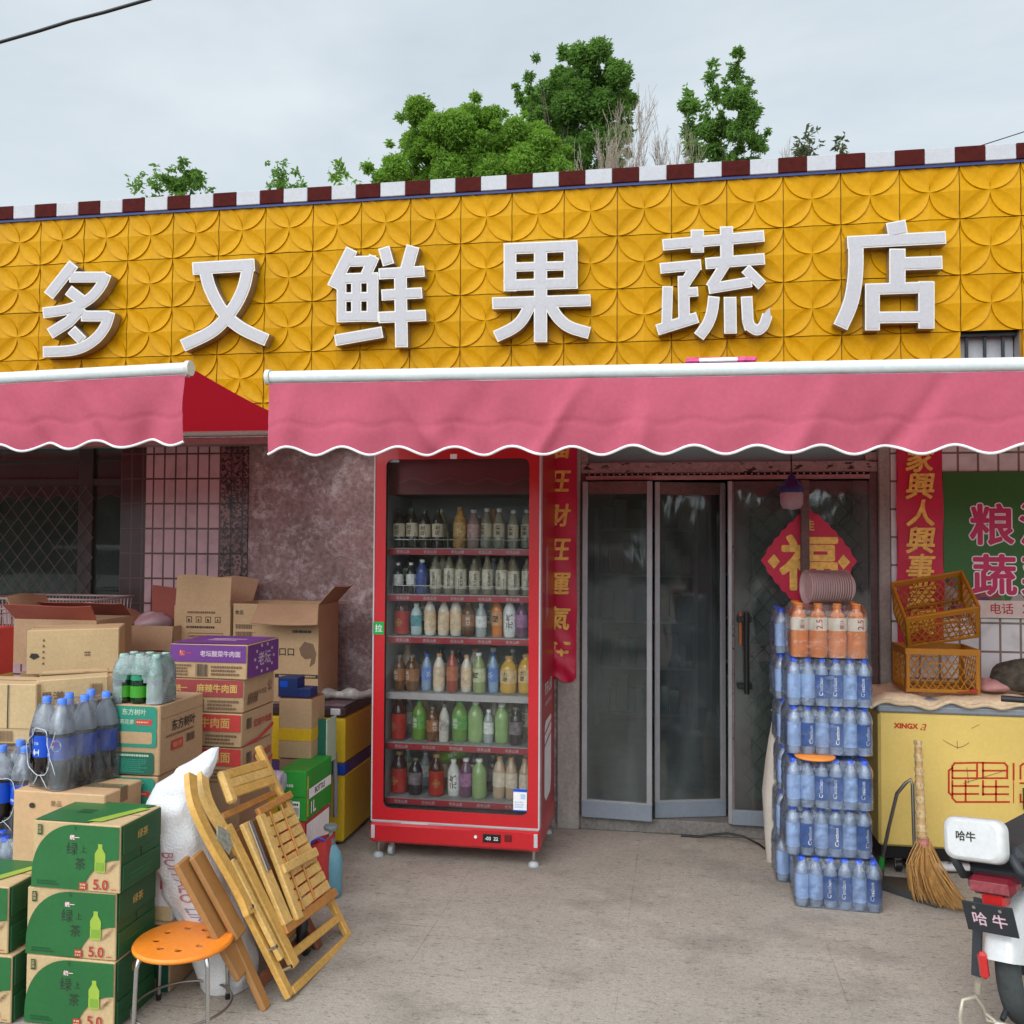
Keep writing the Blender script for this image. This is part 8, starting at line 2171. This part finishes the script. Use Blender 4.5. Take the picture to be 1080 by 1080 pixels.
# folded bamboo lounge chair, leaning to the left
M_BAM = mat('bamboo_wood', (0.62, 0.35, 0.085), rough=0.4, var=0.16, scale=7, streak=(1, 1, 1), fine=0.14, bscale=70, coat=0.15)
M_BAM2 = mat('bamboo_wood_pale', (0.68, 0.42, 0.13), rough=0.4, var=0.16, scale=7, fine=0.14, bscale=70, coat=0.15)
M_BAM3 = mat('bamboo_wood_orange', (0.46, 0.20, 0.05), rough=0.45, var=0.2, scale=8, fine=0.1)
def grain(m, axis):
    pass
CO = Vector((2.57, -2.03, 0.0)); cv = Vector((-0.473, 0, 0.881)).normalized(); cu = Vector((0.02, 1, 0)).normalized(); cn = cu.cross(cv)
t = thing('folding_chair', 'folded bamboo lounge chair leaning beside the orange stool', 'folding chair', CO)
CM = Matrix(((cu.x, cv.x, cn.x, 0), (cu.y, cv.y, cn.y, 0), (cu.z, cv.z, cn.z, 0), (0, 0, 0, 1)))
def cb(b, u0, v0, u1, v1, w, th_, n0=0.0, material=None, bev=0.004):
    """a rail in the chair's own plane from (u0,v0) to (u1,v1), n0 above the plane"""
    b.bar((u0, v0, n0), (u1, v1, n0), w, th_, material or M_BAM, (0, 0, 1), bev, CM)
def cpart(name, fn, parent=t):
    b = MB(); fn(b); return b.build(name, parent)
cpart('rail', lambda b: cb(b, 0.012, 0.012, -0.012, 0.62, 0.040, 0.024, 0.0))
cpart('rail', lambda b: cb(b, 0.553, -0.015, 0.535, 0.60, 0.036, 0.024, 0.0))
cpart('inner_rail', lambda b: cb(b, 0.078, 0.085, 0.060, 0.64, 0.052, 0.022, 0.026))
cpart('inner_rail', lambda b: cb(b, 0.190, 0.205, 0.255, 0.61, 0.046, 0.022, 0.052, M_BAM2))
cpart('inner_rail', lambda b: cb(b, 0.125, 0.21, 0.155, 0.615, 0.062, 0.020, 0.040, M_BAM2))
cpart('inner_rail', lambda b: cb(b, 0.498, 0.19, 0.515, 0.60, 0.034, 0.022, 0.030))
for v0, v1, nn, u0, u1, w, m_ in ((0.022, -0.008, 0.004, 0.03, 0.535, 0.030, M_BAM), (0.118, 0.082, 0.006, 0.10, 0.535, 0.032, M_BAM), (0.212, 0.178, 0.040, 0.09, 0.54, 0.036, M_BAM3), (0.392, 0.362, 0.062, 0.215, 0.50, 0.036, M_BAM2), (0.676, 0.650, 0.022, 0.06, 0.49, 0.026, M_BAM3), (0.622, 0.612, 0.048, 0.25, 0.54, 0.03, M_BAM3)):
    cpart('cross_bar', lambda b: cb(b, u0, v0, u1, v1, w, 0.020, nn, m_))
for k in range(9):
    v_ = 0.232 + k * 0.0415; ul = 0.198 + 0.07 * (v_ - 0.21) / 0.4
    cpart('slat', lambda b: cb(b, ul, v_ + 0.010, 0.505, v_ - 0.008, 0.0345, 0.010, 0.046, M_BAM2, 0.002))
for uu in (0.30, 0.40):
    cpart('dowel', lambda b: b.tube([CM @ Vector((uu - 0.055, 0.22, 0.056)), CM @ Vector((uu + 0.02, 0.60, 0.056))], 0.0045, M_BAM3, n=8))
def _head(b):
    for k in range(3): cb(b, 0.122 + 0.004 * k, 0.735 + 0.036 * k, 0.452, 0.700 + 0.036 * k, 0.0355, 0.022, 0.052, M_BAM2 if k % 2 else M_BAM, 0.004)
    cb(b, 0.118, 0.70, 0.14, 0.825, 0.05, 0.03, 0.052, M_BAM2, 0.010)
cpart('headrest', _head)
cpart('back_rail', lambda b: cb(b, 0.487, 0.60, 0.486, 0.852, 0.034, 0.028, 0.036, M_BAM, 0.008))
cpart('back_rail', lambda b: cb(b, 0.52, 0.62, 0.525, 0.825, 0.026, 0.022, 0.0, M_BAM, 0.006))
def _arm(b, off=0.0, dn=0.0):
    pts = smooth([(-0.005, 0.862), (-0.045, 0.80), (-0.062, 0.73), (-0.058, 0.62), (-0.040, 0.50), (-0.028, 0.40), (-0.036, 0.335)])
    pr = ribbon([(p[0] + off, p[1]) for p in pts], 0.042)
    b.poly([(p[0], p[1]) for p in pr], M_BAM, CM, 0.036 + dn, 0.024)
cpart('armrest', lambda b: _arm(b)); cpart('armrest', lambda b: b.poly([(p[0], p[1]) for p in ribbon(smooth([(0.075, 0.848), (0.040, 0.79), (0.030, 0.72), (0.045, 0.64), (0.065, 0.56)]), 0.040)], M_BAM2, CM, 0.030, 0.024))
def _fold(b):
    cb(b, 0.015, 0.14, -0.005, 0.53, 0.030, 0.020, 0.03, M_BAM2)
cpart('folding_strut', _fold)
cpart('metal_slide', lambda b: (cb(b, 0.160, 0.61, 0.132, 0.42, 0.014, 0.006, 0.056, M_CHROME, 0.001), cb(b, 0.172, 0.61, 0.144, 0.42, 0.008, 0.010, 0.056, M_STEEL, 0.001)))
def _hinge(b):
    b.poly([(-0.045, 0.62), (-0.01, 0.66), (0.04, 0.62), (0.02, 0.57), (-0.02, 0.55)], mat('pale_hinge_plate', (0.45, 0.46, 0.36), rough=0.4, metal=0.5, var=0.4, scale=60), CM, 0.0405, 0.003)
    for u_, v_ in ((-0.028, 0.355), (0.0, 0.53), (0.0, 0.19), (0.525, 0.585), (0.03, 0.10)): b.tube([CM @ Vector((u_, v_, 0.0)), CM @ Vector((u_, v_, 0.045))], 0.007, M_CHROME, n=10)
cpart('hinge_fitting', _hinge)
cpart('strap', lambda b: b.tube([CM @ Vector(q) for q in ((0.33, 0.21, -0.02), (0.34, 0.16, -0.03), (0.30, 0.10, -0.05), (0.33, 0.06, -0.06))], [0.02, 0.025, 0.018, 0.02], M_BLACK, n=8))
# brown boards leaning behind the chair
M_BRBOARD = mat('brown_board', (0.36, 0.17, 0.055), rough=0.45, var=0.15, scale=6)
t2 = thing('folding_table', 'brown wooden folding boards leaning behind the bamboo chair', 'folding table', CO + cn * -0.06)
def tb(u0, v0, u1, v1, w, nn, name='board', m_=M_BRBOARD):
    b = MB(); cb(b, u0, v0, u1, v1, w, 0.022, nn, m_, 0.006); b.build(name, t2)
tb(-0.09, 0.17, -0.135, 0.615, 0.085, 0.0); tb(-0.055, 0.285, -0.09, 0.61, 0.075, 0.03); tb(-0.055, 0.025, -0.05, 0.30, 0.05, 0.004, 'leg'); tb(0.42, 0.03, 0.42, 0.30, 0.05, 0.0, 'leg', mat('red_brown_wood', (0.22, 0.075, 0.035), rough=0.5)); tb(0.30, 0.14, 0.30, 0.60, 0.30, -0.005)
tb(-0.03, 0.10, 0.42, 0.10, 0.04, -0.02, 'cross_bar', mat('red_brown_wood', (0, 0, 0)))

# orange stool
M_STOOL = mat('orange_stool_seat', (0.88, 0.25, 0.022), rough=0.35, var=0.06)
sc0 = at(192, 991, -2.2)
Ts = thing('stool', 'round orange stool with perforated seat and thin chrome legs, front left', 'stool', (at(192, 991, -2.2).x, -2.19, 0), rz=rad(8))
SR = 0.158; SH_ = 0.262
b = MB(); seg_ = 48
# seat disc with seven punched holes: triangulated around the hole outlines
vs2 = [Vector((SR * math.cos(2 * math.pi * k / seg_), SR * math.sin(2 * math.pi * k / seg_))) for k in range(seg_)]
fc = [list(range(seg_))]; holes = []
for k in range(8):
    a = 2 * math.pi * k / 8 + 0.2; c_ = Vector((0.088 * math.cos(a), 0.088 * math.sin(a))); s0 = len(vs2)
    vs2 += [c_ + Vector((0.013 * math.cos(2 * math.pi * q / 12), 0.013 * math.sin(2 * math.pi * q / 12))) for q in range(12)]
    fc.append(list(range(s0, s0 + 12)))
ov, oe, of, _, _, og = delaunay_2d_cdt(vs2, [], fc, 0, 1e-5)
kf = [tuple(f) for f, o_ in zip(of, og) if list(o_) == [0]]
b.add([(v.x, v.y, SH_) for v in ov], kf, M_STOOL); b.add([(v.x, v.y, SH_ - 0.006) for v in ov], [tuple(reversed(f)) for f in kf], M_STOOL)
ec = {(f[i], f[(i + 1) % len(f)]) for f in kf for i in range(len(f))}; nb = len(ov)
b.add([(v.x, v.y, SH_) for v in ov] + [(v.x, v.y, SH_ - 0.006) for v in ov], [(c_, a, a + nb, c_ + nb) for a, c_ in ec if (c_, a) not in ec], M_STOOL)
b.lathe([(SR, SH_), (SR + 0.006, SH_ - 0.006), (SR + 0.005, SH_ - 0.014), (SR, SH_ - 0.014)], M_STOOL, 48, capb=False, capt=False)
b.build('seat', Ts)
for k in range(4):
    a = rad(45 + 90 * k - 8 + 12); b = MB()
    b.tube([(0.13 * math.cos(a), 0.13 * math.sin(a), SH_ - 0.007), (0.155 * math.cos(a), 0.155 * math.sin(a), SH_ - 0.02), (0.163 * math.cos(a), 0.163 * math.sin(a), SH_ - 0.05), (0.170 * math.cos(a), 0.170 * math.sin(a), 0.012)], 0.0072, M_CHROME, n=10)
    lg = b.build('leg', Ts)
    b = MB(); b.tube([(0.170 * math.cos(a), 0.170 * math.sin(a), 0.0), (0.170 * math.cos(a), 0.170 * math.sin(a), 0.02)], 0.009, M_BLACK, n=10); b.build('rubber_foot', lg)
b = MB(); b.tube([(0.160 * math.cos(2 * math.pi * k / 40), 0.160 * math.sin(2 * math.pi * k / 40), 0.045) for k in range(40)], 0.0048, mat('rusty_ring', (0.28, 0.24, 0.21), rough=0.4, metal=0.8), n=8, closed=True); b.build('foot_ring', Ts)

# ------------------------------------------------------------------ across the street, behind the camera: what the glass reflects
M_HEDGE = mat('roadside_green', (0.05, 0.075, 0.038), rough=0.9, var=0.5, scale=0.8, fine=0.4, bscale=6)
rr = random.Random(77); b = MB(); nx, nz_ = 150, 14; vs = []
for i in range(nx + 1):
    top = 4.0 + 0.7 * math.sin(i * 0.31) + 0.5 * math.sin(i * 0.83 + 1) + rr.uniform(-0.4, 0.4)
    for k in range(nz_ + 1):
        q = k / nz_
        vs.append((-60 + 130 * i / nx, -28 - 1.5 * q + rr.uniform(-0.6, 0.6), -0.1 + top * q))
b.add(vs, [(i * (nz_ + 1) + k, i * (nz_ + 1) + k + 1, (i + 1) * (nz_ + 1) + k + 1, (i + 1) * (nz_ + 1) + k) for i in range(nx) for k in range(nz_)], M_HEDGE)
tag(b.build('roadside_greenery'), kind='stuff')
M_CARW = mat('car_white_paint', (0.72, 0.73, 0.73), rough=0.25, coat=0.6, var=0.03)
M_CARG = mat('car_glass', (0.02, 0.025, 0.028), rough=0.05, coat=0.5)
def car(label, x, y):
    t = thing('parked_car', label, 'car', (x, y, 0), 0, 'white cars parked across the street')
    prof = [(-2.1, 0.35), (-2.15, 0.62), (-2.05, 0.82), (-1.0, 0.95), (1.55, 0.98), (2.0, 0.9), (2.1, 0.6), (2.05, 0.35)]
    F0 = frame((0, 0.85, 0), (-1, 0, 0), (0, 0, 1))
    b = MB(); b.poly(prof, M_CARW, F0, 0, 1.7); b.build('body', t)
    cab = [(-1.15, 0.96), (-0.45, 1.42), (0.95, 1.45), (1.75, 0.97)]
    b = MB(); b.poly(cab, M_CARG, frame((0, 0.74, 0), (-1, 0, 0), (0, 0, 1)), 0, 1.48); b.build('cabin_glass', t)
    b = MB(); b.poly([(-0.5, 1.40), (-0.4, 1.46), (0.9, 1.49), (1.02, 1.43)], M_CARW, frame((0, 0.76, 0), (-1, 0, 0), (0, 0, 1)), 0, 1.52); b.build('roof', t)
    for wx in (-1.3, 1.3):
        for wy in (-0.78, 0.78):
            b = MB(); b.tube([(wx, wy - 0.1, 0.32), (wx, wy + 0.1, 0.32)], 0.32, M_TYRE, n=24); w = b.build('wheel', t)
            b = MB(); b.tube([(wx, wy - 0.105, 0.32), (wx, wy + 0.105, 0.32)], 0.2, M_CHROME, n=18); b.build('rim', w)
    return t
car('white car parked across the street, mirrored in the left window', -6.3, -10.5)
car('white car parked across the street, mirrored in the fridge door', 1.9, -9.5)
